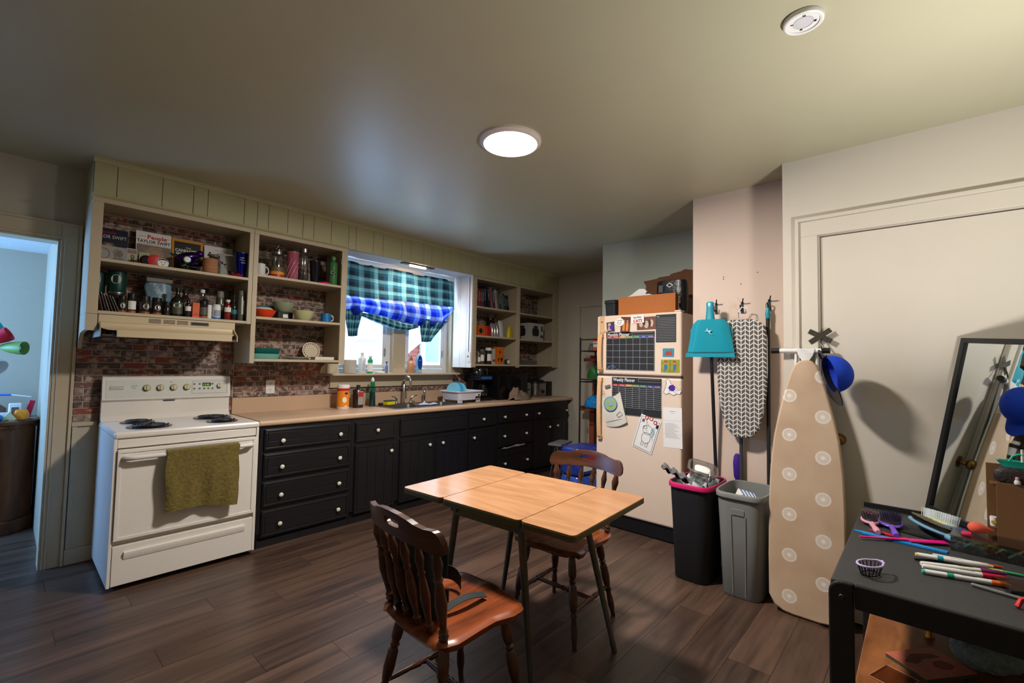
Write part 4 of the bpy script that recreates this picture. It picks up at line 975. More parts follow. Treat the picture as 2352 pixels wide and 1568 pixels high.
bottle('hot_sauce_bottle', 'small red sauce bottle with a white cap', 1.122, 3.91, S2, .022, .155, mat((120, 30, 20), .15, spec=.6), M_WHITE, neck=.55, lab=M_PAPER, labz=(.4, .62))
bottle('extract_bottle', 'dark bottle with a teal label near the aerosol', 1.166, 3.92, S2, .022, .20, M_DKGLASS, M_BLACK, neck=.3, shoulder=.5, lab=mat((40, 110, 120), .4), labz=(.25, .42))
item('aerosol_can', 'tall grey aerosol can at the right end of the spice shelf', 'can', (1.212, 3.91, S2), [('body', MB().lathe([(.024, 0), (.026, .004), (.026, .19), (.022, .2)], 20), mat((104, 106, 96), .35, .5)), ('cap', MB().lathe([(.022, .2), (.021, .232), (.016, .236)], 20), mat((96, 98, 88), .5)), ('label_band', wrap(.026, .05, .16, -100, -40), mat((190, 190, 186), .5))])

# --- middle cabinet
A1, A2, A3 = 2.0321, 1.7001, 1.3701
def mug(label, x, y, z, r, h, m, rz=0, rim=None, group=None):
    prof = [(r*.85, 0), (r, .006), (r, h), (r*.93, h), (r*.9, .01), (.001, .01)]
    P = [('body', MB().lathe(prof, 22), m), ('handle', MB().tube([(r*.95+.5*h*.62*math.sin(a)*.9, 0, h*.5+h*.32*math.cos(a)) for a in [PI*i/10 for i in range(11)]], .005, 8), M_WHITE if rim else m)]
    return item('mug', label, 'mug', (x, y, z), P, rz=rz, group=group)
mug('white mug with dark print at the left of the top tumbler shelf', 1.352, 3.95, A1, .036, .10, M_WHITE)
mug('grey mug tucked behind the white mug', 1.402, 4.09, A1, .034, .095, mat((120, 116, 108), .5))
item('glass_canister', 'tall glass canister with painted fruit around its base', 'canister', (1.492, 3.99, A1), [('body', MB().lathe([(.05, 0), (.056, .01), (.056, .17), (.045, .195), (.045, .21)], 26), M_CLEAR),
    ('painted_fruit', MB().lathe([(.0565, .012), (.0565, .035)], 26), M_RED), ('painted_band', MB().lathe([(.0565, .035), (.0565, .06)], 26), mat((214, 150, 40), .5, noise=.5, scale=40)),
    ('painted_flowers', MB().lathe([(.0562, .06), (.0562, .10)], 26), mat((104, 84, 50), .5, noise=.9, scale=50)), ('collar', MB().lathe([(.047, .205), (.049, .225)], 26), M_STEEL), ('stopper', MB().lathe([(.05, .225), (.05, .245), (.02, .255), (.016, .27), (.022, .285), (.01, .295)], 26), M_CLEAR)])
tw_ = MB()
for k_ in range(8): tw_.tube([(.0405*math.cos(a), .0405*math.sin(a), .02+.19*i/10) for i, a in [(i, k_*PI/4+i*.22) for i in range(11)]], .0035, 5)
tumbler('tall pink tumbler with diagonal swirl ribs', 1.603, 3.95, A1, .036, .046, .245, mat((166, 84, 104), .2, noise=.2), mat((150, 110, 110), .3), [('swirl_rib', tw_, mat((196, 130, 146), .3))])
bottle('water_bottle', 'clear plastic bottle with a silver cap beside pink tumbler', 1.695, 3.95, A1, .038, .285, M_CLEAR, M_STEEL, neck=.8, shoulder=.8)
tumbler('black straw tumbler on the top tumbler shelf', 1.788, 3.94, A1, .034, .044, .20, mat((20, 20, 28), .2), M_BLACK, [('straw', MB().tube([(0, 0, .19), (-.004, 0, .24), (-.015, 0, .275)], .004, 8), M_BLACK)])
item('pink_dish', 'small hot pink lid lying flat beside the green bottle', 'lid', (1.875, 3.93, A1), [('body', MB().lathe([(.045, 0), (.05, .006), (.04, .022), (.012, .028)], 20), mat((206, 30, 110), .4))])
bottle('water_bottle', 'green flask with a round black emblem', 1.955, 3.94, A1, .037, .265, mat((62, 120, 66), .35, noise=.1), mat((80, 140, 84), .4), neck=.45, shoulder=.78, rz=-.5,
       extra=[('emblem', MB().prism(ell(0, .12, .026), FY(0, -.038, 0), .001), M_INK), ('emblem_ring', MB().prism(ell(0, .12, .021), FY(0, -.0392, 0), .0006), mat((96, 150, 96), .4)), ('emblem_star', MB().prism([(lerp(.018, .007, i % 2)*math.sin(i*PI/5), .12+lerp(.018, .007, i % 2)*math.cos(i*PI/5)) for i in range(10)], FY(0, -.0399, 0), .0005), M_INK)])
def bowl_(label, x, y, z, r, h, m, name='bowl', cat='bowl', group=None, n=26, sx=1):
    pr = [(r*.5, 0), (r*.55, .004), (r*.8, h*.35), (r*.96, h*.8), (r, h), (r*.97, h), (r*.92, h*.8), (r*.74, h*.35), (r*.45, .008), (.001, .008)]
    return item(name, label, cat, (x, y, z), [('body', MB().lathe(pr, n, sx=sx), m), ('rim', MB().lathe([(r, h-.003), (r*1.015, h), (r*.985, h+.002)], n, sx=sx), m)], group=group)
bowl_('bright orange bowl at the left of the bowl shelf', 1.395, 3.95, A2, .085, .062, mat((216, 66, 22), .3, noise=.05))
item('pot_lid', 'white and teal lid stacked on the orange bowl', 'lid', (1.385, 3.95, A2+.065), [('body', MB().lathe([(.07, 0), (.074, .006), (.06, .016)], 24), M_WHITE), ('top', MB().lathe([(.058, .016), (.05, .026), (.02, .030)], 24), mat((40, 130, 130), .4))])
box_item('black_tin', 'black tin with a small white sticker under the green bowl', 'tin', 1.585, 4.06, A2, .12, .10, .07, M_BLACKP, [('sticker', B(-.02, .02, -.0506, -.05, .02, .05), M_PAPER)])
bowl_('sage green bowl raised on the black tin', 1.585, 4.06, A2+.0705, .088, .08, mat((144, 156, 128), .35, noise=.05))
bowl_('pale yellow-green bowl standing on the shelf', 1.700, 3.93, A2, .085, .082, mat((184, 186, 140), .35, noise=.05))
mug('blue floral mug with a white handle', 1.898, 3.93, A2, .042, .08, mat((26, 110, 170), .4, noise=.6, scale=70), rz=-.25, rim=True)
def dish(label, x, y, z, w, d, h, m, name='baking_dish', cat='dish'):
    return item(name, label, cat, (x, y, z), [('body', MB().rlathe([(.88, 0), (.92, .003), (1, h), (.97, h), (.9, .006)], w/2, d/2, 28), m)])
dish('light teal oblong baking dish, lower of the stacked pair', 1.40, 3.96, A3, .24, .17, .042, mat((110, 170, 160), .3))
dish('dark green oblong baking dish, upper of the stacked pair', 1.405, 3.96, A3+.0425, .235, .165, .045, mat((16, 92, 84), .3))
item('oval_platter', 'flat grey-white oval platter on the lowest shelf', 'platter', (1.665, 3.95, A3), [('body', MB().lathe([(.06, 0), (.075, .004), (.118, .018), (.116, .02), (.07, .008), (.001, .008)], 28, sy=.7), mat((170, 176, 170), .3))])
tp = thing('dinner_plate', 'cream plate with brown scalloped rim propped upright', 'plate', (1.862, 4.11, A3), 0, None, (math.radians(-12), 0, 0))
obj('body', MB().turned((0, 0, .08), (0, -.012, .08), [(0, .045), (.2, .05), (.8, .076), (1, .08), (.98, .075)], 32), mat((214, 200, 176), .3), tp, smooth=60)
obj('inner_well', MB().turned((0, -.0122, .08), (0, -.0135, .08), [(0, .052), (1, .048)], 28), mat((206, 194, 168), .3), tp)
m_ = MB()
for i in range(20):
    a = 2*PI*i/20; m_.prism(ell(.065*math.cos(a), .08+.065*math.sin(a), .0065, .0065, 8), FY(0, -.0121, 0), .0006)
obj('rim_pattern', m_, mat((110, 70, 44), .5), tp)
box_item('white_tray', 'thin stack of white ceramic tiles in front of the plate', 'tray', 1.885, 3.94, A3, .17, .09, .026, mat((216, 208, 190), .4))

# --- right cabinet
C1, C2, C3 = 2.0281, 1.6881, 1.3521
bc = [(40, 38, 36), (70, 66, 60), (150, 36, 34), (120, 30, 30), (60, 64, 84), (26, 26, 30), (40, 40, 52), (150, 84, 90), (60, 60, 70), (170, 170, 166), (120, 110, 104), (60, 60, 56), (110, 106, 90), (30, 70, 80), (40, 50, 60), (36, 34, 36)]
x = 3.675
bl = {0: 'first book from the window end, dark grey spine', 2: 'red book, third from the window end', 7: 'pink spined book leaning in the middle', 9: 'light grey leaning book right of the pink one', 13: 'teal leaning book near the right end'}
for i, c_ in enumerate(bc):
    wd = R.uniform(.026, .038); hh = [.25, .26, .22, .22, .23, .27, .28, .26, .26, .245, .24, .235, .23, .22, .20, .20][i]; lean = 0 if i < 6 else 9
    if i == 6: x += .046
    nm = {0: 'dark grey', 1: 'brown grey', 2: 'red', 3: 'dark red', 4: 'slate blue', 5: 'black', 6: 'tall black', 7: 'pink', 8: 'charcoal', 9: 'light grey', 10: 'taupe', 11: 'olive grey', 12: 'khaki', 13: 'teal', 14: 'blue grey', 15: 'short black'}[i]
    t = thing('book', '%s book %s, %s of the row by the window flank' % (nm, 'upright' if i < 6 else 'leaning left', ['first', 'second', 'third', 'fourth', 'fifth', 'sixth', 'seventh', 'eighth', 'ninth', 'tenth', 'eleventh', 'twelfth', 'thirteenth', 'fourteenth', 'fifteenth', 'sixteenth'][i]), 'book', (x+wd/2, 4.0, C1), 0, 'books on the top shelf right of the window', (0, math.radians(-lean), 0))
    obj('cover', MB().box(-wd/2, -wd/2+.003, -.08, .09, 0.003, hh).box(wd/2-.003, wd/2, -.08, .09, 0.003, hh).box(-wd/2, wd/2, -.083, -.08, 0.003, hh), mat(c_, .5, noise=.3, scale=50), t)
    obj('pages', B(-wd/2+.003, wd/2-.003, -.08, .086, .006, hh-.004), M_PAPER, t)
    obj('spine_lettering', scrawl(MB(), frame((-wd*.2, -.0832, hh*.85), (0, 0, -1), (1, 0, 0)), .001*i, 0, hh*.5, wd*.45), M_LTXT if sum(c_) < 300 else M_INK, t)
    x += wd+.002+(.0035 if lean else 0)
def pouch(name, label, cat, x, y, z, w, d, h, m, rz=0, top=.35, group=None, parts=()):
    def f_(u, v):
        a = 2*PI*u; k_ = 1-(1-top)*max(0, v-.5)*2; b_ = 1-.92*v**3
        return (w/2*k_*math.copysign(abs(math.cos(a))**.6, math.cos(a))*(1+.04*math.sin(a*6+v*11)), d/2*b_*math.copysign(abs(math.sin(a))**.6, math.sin(a))*(1+.06*math.sin(a*5+v*9)), h*v)
    m_ = MB().sheet(f_, 24, 10); n = 25
    m_.f.append(tuple(reversed(range(24))))
    return item(name, label, cat, (x, y, z), [('pouch', m_, m, {'smooth': 60})]+list(parts), rz=rz, group=group)
M_FOIL = mat((170, 168, 166), .25, .6, noise=.3, scale=40, bump=.4)
box_item('orange_carton', 'orange cracker box with black speckles, window end of shelf', 'carton', 3.80, 3.93, C2, .12, .06, .13, mat((196, 88, 24), .5, noise=.3), [('print', MB().prism(ell(-.02, .06, .03), FY(0, -.0305, 0), .0005), M_INK)])
pouch('snack_bag', 'small red snack bag beside the orange cracker box', 'bag', 3.93, 3.93, C2, .09, .05, .13, mat((176, 30, 28), .35, noise=.2), top=.8)
for i, (x, h_, lb) in enumerate(((4.00, .17, 'first silver foil pouch beside the red snack bag'), (4.045, .165, 'second silver foil pouch in the row'), (4.09, .18, 'third silver foil pouch in the row'), (4.15, .21, 'tall white pouch at the end of the foil row'))):
    pouch('foil_pouch', lb, 'pouch', x, 3.94, C2, .075 if i == 3 else .05, .08, h_, M_FOIL if i < 3 else mat((190, 192, 192), .4, noise=.2), top=.9, group='silver pouches on the middle shelf')
item('dark_jar', 'black lidded jar behind the silver pouches', 'jar', (4.13, 4.09, C2), [('body', MB().lathe([(.05, 0), (.055, .01), (.055, .2), (.04, .22)], 20), M_DKGLASS), ('lid', MB().lathe([(.045, .22), (.045, .25)], 20), M_BLACK)])
pouch('snack_bag', 'yellow crumpled bag by the centre stile', 'bag', 4.29, 3.90, C2, .12, .06, .15, mat((206, 186, 30), .35, noise=.3), top=.5, rz=.3)
pouch('snack_bag', 'tall red foil bag leaning in the right bay', 'bag', 4.49, 3.95, C2, .10, .07, .29, mat((140, 40, 40), .3, .3, noise=.5), top=.9)
ap = box_item('appliance_box', 'white appliance carton with a black cooker picture', 'carton', 4.82, 4.01, C2, .30, .24, .225, mat((178, 178, 170), .5, noise=.05))
obj('cooker_print', MB().prism(rrect(-.09, .05, .05, .16, .03), FY(0, -.1205, 0), .0006).prism(ell(-.02, .175, .05, .015), FY(0, -.1205, 0), .0006), M_INK, ap)
obj('side_print', MB().prism(rrect(-.07, .05, .05, .16, .03), FX(-.1505, 0, 0), .0006).prism(ell(-.01, .175, .05, .015), FX(-.1505, 0, 0), .0006), M_INK, ap)
obj('small_print', MB().prism(rect(.085, .11, .03, .07), FY(0, -.1205, 0), .0006).prism(rect(.115, .14, .03, .07), FY(0, -.1205, 0), .0006).prism(rect(.10, .13, .12, .19), FY(0, -.1205, 0), .0006), M_INK, ap)
jar('jam_jar', 'small jar with a red lid at the window end', 3.70, 3.93, C3, .028, .135, mat((150, 130, 110), .3), M_RED, lab=M_PAPER)
jar('jam_jar', 'plain glass jar second from the window flank', 3.775, 3.93, C3, .028, .135, mat((104, 84, 64), .15, noise=.4), M_STEEL, lab=M_PAPER)
jar('jam_jar', 'narrow taller jar with grey lid, third from window flank', 3.845, 3.94, C3, .030, .18, mat((84, 70, 56), .15, noise=.4), mat((90, 90, 90), .4), lab=M_PAPER)
jar('pickle_jar', 'tall dark jar with two white labels', 3.945, 3.93, C3, .040, .20, mat((40, 40, 30), .12, noise=.3), M_WHITE, lab=M_PAPER)
box_item('slim_carton', 'slim white and red carton left of the orange box', 'carton', 4.035, 3.95, C3, .045, .06, .19, mat((184, 176, 164), .5, noise=.2), [('print', B(-.02, .02, -.0306, -.03, .03, .06), M_RED)])
ob = box_item('orange_carton', 'large orange tea box with dark shield prints', 'carton', 4.13, 3.94, C3, .11, .08, .215, mat((206, 106, 24), .5, noise=.1))
obj('shield_print', MB().prism([(-.045, .06), (-.03, .03), (-.02, .06), (-.02, .075), (-.045, .075)], FY(0, -.0402, 0), .0006).prism([(.0, .06), (.02, .025), (.04, .06), (.04, .08), (.0, .08)], FY(0, -.0402, 0), .0006), M_INK, ob)
obj('flower_print', MB().prism(ell(-.01, .15, .018), FY(0, -.0402, 0), .0006), mat((150, 50, 20), .5), ob)
item('tea_tin', 'small round tin with a white face, right of tea box', 'tin', (4.29, 3.93, C3), [('body', MB().turned((0, .03, .033), (0, -.02, .033), [(0, .032), (1, .032)], 20), mat((70, 66, 60), .4)), ('face', MB().turned((0, -.0202, .033), (0, -.0222, .033), [(0, .027), (1, .026)], 20), M_PAPER)])
for i in range(5):
    item('plate', 'white plate, %s of the low stack on the bottom right shelf' % ['lowest', 'second from bottom', 'middle one', 'second from top', 'topmost'][i], 'plate', (4.78, 3.98, C3+.011*i), [('body', MB().lathe([(.07, 0), (.08, .002), (.125, .014), (.123, .0155), (.075, .0065), (.001, .0065)], 26), mat((170, 172, 160), .35))], group='stacked plates on the bottom right shelf')

# --- window sill
ZS = 1.2432
rb = MB(); 
for i in range(40):
    a = 2*PI*i/40; rb.cyl((.056*math.cos(a), .056*math.sin(a), .004), (.060*math.cos(a), .060*math.sin(a), .13), .003, n=5, cap=False)
item('ribbed_pot', 'grey ribbed ceramic plant pot on the sill', 'pot', (2.245, 4.12, ZS), [('body', MB().lathe([(.05, 0), (.056, .004), (.061, .132), (.055, .132), (.05, .02), (.001, .02)], 30), mat((196, 190, 180), .6)), ('rib', rb, mat((190, 184, 174), .6))])
mb_ = MB()
for i in range(8): mb_.prism(rect(-.012, .008, .03+.014*i, .033+.014*i), FY(0, -.0392, 0), .0004)
bottle('measuring_bottle', 'tall white bottle with graduation marks on the sill', 2.385, 4.14, ZS, .038, .205, mat((232, 236, 238), .3, trans=.3), M_WHITE, neck=.35, shoulder=.72, rz=0, extra=[('graduation', mb_, mat((110, 120, 130), .5))])
bottle('dish_soap', 'clear and green soap bottle on the sill', 2.475, 4.14, ZS, .030, .175, mat((24, 150, 104), .2, noise=.1), M_WHITE, neck=.5, shoulder=.75, lab=M_PAPER, labz=(.1, .6), sy=.7, sx=1)
item('sponge_dish', 'flat white sponge lying on the sill', 'sponge', (2.575, 4.12, ZS), [('body', B(-.045, .045, -.03, .03, 0, .02), mat((220, 224, 228), .8, noise=.1, scale=80, bump=.4), {'bevel': .004})])
bottle('spray_bottle', 'small violet spray bottle standing on the sill', 2.665, 4.14, ZS, .016, .12, mat((110, 120, 170), .3), M_BLACKP, neck=.5, shoulder=.6)
bottle('soap_pump', 'amber hand soap with clear top on the sill by the post', 2.955, 4.12, ZS, .036, .165, mat((196, 140, 100), .2, noise=.1), mat((120, 110, 100), .3), neck=.4, shoulder=.62, rz=0, extra=[('pump_nozzle', MB().tube([(0, 0, .16), (0, 0, .185), (-.035, 0, .182)], .005, 8), mat((150, 140, 130), .3))])
item('blue_soap_bottle', 'bright blue pointed dish soap bottle on the sill', 'bottle', (3.055, 4.12, ZS), [('body', MB().lathe([(.038, 0), (.042, .01), (.043, .05), (.034, .10), (.040, .14), (.030, .185), (.012, .2)], 24, sy=.6), mat((120, 176, 226), .2, noise=.15)),
    ('front_oval', MB().prism(ell(0, .118, .031, .075), FY(0, -.028, 0), .001), mat((8, 60, 160), .35)), ('lettering', scrawl(MB(), FY(0, -.0295, .135), -.018, 0, .036, .012), M_LTXT), ('yellow_tag', MB().prism(rect(-.022, .022, .012, .03), FY(0, -.0285, 0), .001), mat((210, 200, 70), .5)), ('cap', MB().lathe([(.012, .2), (.008, .215)], 14), M_WHITE)])

# --- things on the worktop
ZW = ZCT+.0405-.0005+.0003
ZW = ZCT+.0003
# (sits on the slab whose top is ZCT)
wp = item('wipes_canister', 'orange and white canister of cleaning wipes on the worktop', 'canister', (2.135, 4.02, ZW), [('body', MB().lathe([(.052, 0), (.054, .004), (.054, .19)], 28), M_WHITE), ('orange_label', MB().lathe([(.0545, .022), (.0545, .168)], 28), mat((240, 140, 20), .4, noise=.08)),
    ('red_band', MB().lathe([(.055, .168), (.055, .19)], 28), M_RED), ('lid', MB().lathe([(.055, .191), (.056, .215), (.05, .222)], 28), M_WHITE), ('blue_oval', MB().prism(ell(.015, .145, .016, .010), FY(0, -.0552, 0), .001), mat((30, 50, 150), .4)),
    ('picture_print', MB().prism(ell(.0, .085, .02, .026), FY(0, -.0555, 0), .0008).prism(rect(-.006, .008, .02, .035), FY(0.01, -.0555, 0), .0008), mat((240, 236, 220), .5))], rz=-.25)
bottle('peroxide_bottle', 'dark brown bottle with red and white label by the wipes', 2.292, 4.03, ZW, .050, .215, mat((26, 22, 22), .25, spec=.6), M_BLACKP, neck=.3, shoulder=.78, sy=.7, rz=-.3, extra=[('white_label', MB().prism(rrect(-.006, .040, .03, .16, .003), FY(0, -.0345, 0), .001), mat((150, 150, 150), .5)), ('red_patch', MB().prism(rect(-.004, .038, .105, .15), FY(0, -.036, 0), .001), M_RED)])
item('scrub_brush_bottle', 'teal soap-filled dish wand bottle beside the sink', 'bottle', (2.462, 4.06, ZW), [('body', MB().lathe([(.030, 0), (.032, .005), (.030, .10), (.026, .14)], 20), mat((10, 50, 50), .15, spec=.6)), ('upper_body', MB().lathe([(.026, .1401), (.024, .2), (.022, .23), (.014, .245)], 20), glassy((90, 220, 190), .1)), ('cap', MB().lathe([(.016, .245), (.018, .262), (.006, .285)], 16), mat((210, 232, 226), .4))])
item('sponge_holder', 'tiny black dish left of the sponge', 'dish', (2.56, 4.06, ZW+.004), [('body', B(-.02, .02, -.015, .015, 0, .025), M_BLACKP, {'bevel': .003})])
item('scrub_sponge', 'yellow and green scrub sponge tilted behind the sink', 'sponge', (2.66, 4.06, ZW+.005), [('foam', B(-.055, .055, -.03, .03, 0, .034), mat((226, 206, 30), .9, noise=.1, scale=80, bump=.4), {'bevel': .004}), ('scouring_pad', B(-.055, .055, -.03, .03, .0345, .045), mat((50, 66, 48), .95, noise=.3, scale=120), {'bevel': .002})], rot=(math.radians(0), 0, .25))
cl_ = MB().sheet(lambda u, v: (-.11+.22*u, -.05+.1*v, .012*math.sin(u*9)*math.sin(v*5)+.01), 20, 10, .004)
item('dish_cloth', 'pale blue cloth lying over the sink divider', 'cloth', (2.93, 3.80, ZCT+.008), [('cloth', cl_, mat((170, 176, 210), .9, noise=.3, scale=60))])
# dish rack
dk = thing('dish_rack', 'white plastic dish drainer standing over the sink edge', 'dish rack', (3.50, 3.90, ZW+.004), .04)
def tub(x0, x1, y0, y1, z0, z1, fl, th=.004):
    m = MB(); q0 = rrect(x0, x1, y0, y1, .03); q1 = rrect(x0-fl, x1+fl, y0-fl, y1+fl, .04); q2 = rrect(x0-fl-.015, x1+fl+.015, y0-fl-.015, y1+fl+.015, .05); n = len(q0)
    vs = [(a, b, z0) for a, b in q0]+[(a, b, z1) for a, b in q1]+[(a, b, z1+.004) for a, b in q2]+[(a, b, z1-.006) for a, b in q2]+[(a*.985, b*.985, z1-.006) for a, b in q1]+[(a*.98, b*.98, z0+th) for a, b in q0]
    fs = [tuple(reversed(range(n)))]
    # outside wall
    order = [0, 4, 3, 2, 1, 5]
    for s0, s1 in zip(order[:-1], order[1:]):
        fs += [(s0*n+i, s0*n+(i+1) % n, s1*n+(i+1) % n, s1*n+i) for i in range(n)]
    fs.append(tuple(5*n+i for i in range(n)))
    return m.add(vs, fs)
M_RACK = mat((214, 216, 232), .4, noise=.03)
obj('tub', tub(-.17, .17, -.14, .14, .03, .125, .02), M_RACK, dk, smooth=50)
for a in (-1, 1):
    for b in (-1, 1): obj('foot', B(a*.14-.03, a*.14+.03, b*.12-.01, b*.12+.01, 0, .03), M_RACK, dk, bevel=.002)
obj('sticker', MB().prism(rect(.05, .13, .045, .10), frame((0, -.152, 0), (1, 0, 0), (0, -.2, 1)), .001), M_PAPER, dk)
obj('sticker_print', MB().prism(rect(.053, .127, .048, .07), frame((0, -.1535, 0), (1, 0, 0), (0, -.2, 1)), .001).prism(ell(.105, .083, .014, .012, 10), frame((0, -.1535, 0), (1, 0, 0), (0, -.2, 1)), .001), M_INK, dk)
for i, (px, r, lb, cc) in enumerate(((-.10, .088, 'large blue plate standing first in the dish rack', (110, 180, 205)), (-.055, .088, 'blue plate standing second in the dish rack', (60, 150, 190)), (-.01, .085, 'blue plate standing third in the dish rack', (100, 186, 205)), (.06, .055, 'small pale blue saucer standing last in the dish rack', (170, 205, 225)))):
    tq = thing('plate', lb, 'plate', (3.50+px, 3.92, ZW+.06), 0, 'plates standing in the dish rack', (0, math.radians(-76), math.radians(20)))
    tq.location.z = ZW+.046+r
    obj('body', MB().lathe([(r*.5, 0), (r*.55, -.002), (r*.92, .010), (r, .014), (r*.9, .013), (r*.5, .004), (.001, .004)], 28), mat(cc, .3, noise=.05), tq, smooth=60)
# coffee maker
cm = thing('coffee_maker', 'black drip coffee maker with a clear carafe lid by window', 'coffee maker', (3.86, 3.98, ZW), -.05)
obj('base', B(-.10, .10, -.12, .12, 0, .04), M_BLACK, cm, bevel=.008)
obj('tower', B(-.10, .10, .02, .12, .04, .33), M_BLACK, cm, bevel=.01)
obj('filter_head', B(-.105, .105, -.12, .12, .24, .30), mat((16, 22, 40), .25, spec=.6), cm, bevel=.012)
obj('water_tank', MB().rlathe([(1, .30), (1.02, .39), (.98, .395)], .085, .08, 28), glassy((150, 170, 190), .25), cm, smooth=50)
obj('tank_lid', MB().rlathe([(1, 0), (1, .012), (.9, .016)], .09, .085, 28, c=(0, 0, .396)), M_BLACK, cm, smooth=40)
obj('carafe', MB().lathe([(.055, .042), (.07, .06), (.072, .12), (.05, .18), (.05, .19)], 24, (0, -.05, 0)), mat((10, 14, 20), .06, spec=.8), cm, smooth=60)
obj('carafe_handle', MB().tube([(-.05, -.07, .18), (-.10, -.12, .17), (-.10, -.12, .09), (-.06, -.09, .07)], .009, 8), M_BLACK, cm, smooth=60)
obj('front_plate', B(-.085, .085, -.1225, -.12, .255, .285), mat((60, 110, 190), .2, .3), cm)
# black microwave
mwv = thing('microwave_oven', 'large black microwave in the dark corner of the worktop', 'microwave', (4.30, 3.99, ZW), 0)
obj('case', B(-.27, .27, -.16, .19, .012, .31), M_BLACK, mwv, bevel=.006)
obj('door', B(-.265, .13, -.175, -.161, .02, .30), mat((12, 12, 13), .15, spec=.6), mwv, bevel=.003)
obj('control_panel', B(.135, .265, -.172, -.161, .02, .30), M_BLACKP, mwv, bevel=.003)
obj('door_handle', MB().tube([(.10, -.176, .06), (.10, -.20, .07), (.10, -.20, .25), (.10, -.176, .26)], .008, 8), M_BLACKP, mwv, smooth=60)
for a in (-.22, .22):
    for b in (-.12, .15): obj('foot', MB().cyl((a, b, 0), (a, b, .012), .014), M_BLACK, mwv)
# cloth heap
def heap(u, v):
    a = 2*PI*u; r_ = .19*(1+.12*math.sin(3*a+1)+.06*math.sin(7*a)); k = 1-v
    x = r_*k*math.cos(a); y_ = .10*k*math.sin(a)
    z = .085*(1-k**3)*(1+.25*math.sin(5*a+4*v)) + .09*math.exp(-((x+.10)**2+(y_)**2)/.003)
    return (x+.012*math.sin(z*60), y_, max(z+.012*math.sin(x*60+y_*40)*(1-k), .001))
item('heap_of_cloth', 'crumpled taupe cloth heaped before the black microwave', 'cloth', (4.30, 3.72, ZW), [('cloth', MB().sheet(heap, 60, 20), mat((126, 108, 92), .95, noise=.25, scale=50, bump=.3), {'smooth': 80})])
# toaster and cooker
ts = thing('toaster', 'silver two slot toaster between the microwave and slow cooker', 'toaster', (4.665, 4.02, ZW), 0)
obj('body', MB().rlathe([(1, .012), (1.0, .17), (.92, .195)], .075, .14, 28, p=6), M_STEEL, ts, smooth=50)
obj('base', MB().rlathe([(1, 0), (1.02, .02)], .076, .142, 28, p=6), M_BLACK, ts)
obj('slot', B(-.035, -.012, -.10, .10, .1945, .1965), M_INK, ts); obj('slot', B(.012, .035, -.10, .10, .1945, .1965), M_INK, ts)
obj('lever', B(-.015, .015, -.155, -.139, .10, .115), M_BLACK, ts, bevel=.002)
ck = thing('slow_cooker', 'stainless slow cooker with a black glass lid at worktop end', 'cooker', (4.95, 4.0, ZW), 0)
obj('shell', MB().rlathe([(.9, 0), (.95, .01), (1, .03), (1, .18)], .14, .13, 32, p=3), M_STEEL, ck, smooth=50)
obj('rim', MB().rlathe([(1.02, .18), (1.04, .19), (1.0, .20)], .14, .13, 32, p=3), M_BLACK, ck, smooth=50)
obj('lid', MB().rlathe([(.97, .2), (.8, .222), (.3, .235)], .14, .13, 32, p=2.4), mat((30, 32, 34), .1, spec=.8), ck, smooth=60)
obj('lid_knob', MB().lathe([(.012, .235), (.02, .25), (.016, .26)], 14), M_BLACK, ck, smooth=50)
for a in (-1, 1): obj('handle', B(a*.14-(.03 if a < 0 else 0), a*.14+(.03 if a > 0 else 0), -.03, .03, .12, .15), M_BLACK, ck, bevel=.004)
obj('control_dial', MB().turned((0, -.13, .07), (0, -.15, .07), [(0, .024), (1, .02)], 16), M_BLACK, ck)
box_item('black_box', 'narrow black appliance at the far end of the worktop', 'appliance', 5.18, 4.02, ZW, .08, .20, .20, M_BLACKP)

# ---------------------------------------------------------------- refrigerator
fg = thing('refrigerator', 'cream top-freezer refrigerator covered with magnets and planners', 'refrigerator', (XB+.10, 1.76, 0))
FX0 = 3.50
def W(x): return x-FX0
fg.location.x = FX0
YL, YR = 2.137, 1.385       # left (toward hall) and right edges
def fy(y): return y-1.76
obj('cabinet', B(.055, .63, fy(YR+.006), fy(YL-.006), .03, 1.795), M_FRIDGE, fg, bevel=.006)
ld = obj('door', B(0, .05, fy(YR), fy(YL), .125, 1.277), M_FRIDGE, fg, bevel=.014)
fd = obj('freezer_door', B(0, .05, fy(YR), fy(YL), 1.292, 1.80), M_FRIDGE, fg, bevel=.014)
obj('door_gasket', B(.05, .055, fy(YR+.012), fy(YL-.012), .13, 1.79), mat((90, 84, 78), .7), fg)
obj('gap_strip', B(.012, .05, fy(YR+.006), fy(YL-.006), 1.2775, 1.2915), mat((86, 70, 56), .5), fg)
obj('toe_grille', B(.02, .06, fy(YR+.01), fy(YL-.01), .01, .12), M_BLACK, fg)
for a in (.1, .58):
    for b in (-.33, .33): obj('foot', MB().cyl((a, b, 0), (a, b, .03), .015), M_BLACK, fg)
M_HAND = mat((214, 170, 122), .35, noise=.05)
hy = fy(2.085)
def handle(z0, z1, parent, w0, w1):
    m = MB(); n = 20; vs = []
    pts = []
    for i in range(n+1):
        t = i/n; z = lerp(z0, z1, t); o_ = -.028-.022*math.sin(PI*t)**.35 if 0 < t < 1 else -.02
        pts.append((o_, z))
    for (o_, z) in pts: vs += [(o_, hy-w0, z), (o_, hy+w1, z), (o_+.016, hy+w1, z), (o_+.016, hy-w0, z)]
    fs = []
    for i in range(n):
        for k in range(4): fs.append((4*i+k, 4*i+(k+1) % 4, 4*i+4+(k+1) % 4, 4*i+4+k))
    fs += [(3, 2, 1, 0), tuple(4*n+k for k in range(4))]
    m.add(vs, fs); m.box(-.028, 0, hy-w0, hy+w1, z0, z0+.03).box(-.028, 0, hy-w0, hy+w1, z1-.03, z1)
    return obj('handle', m, M_HAND, parent, bevel=.003)
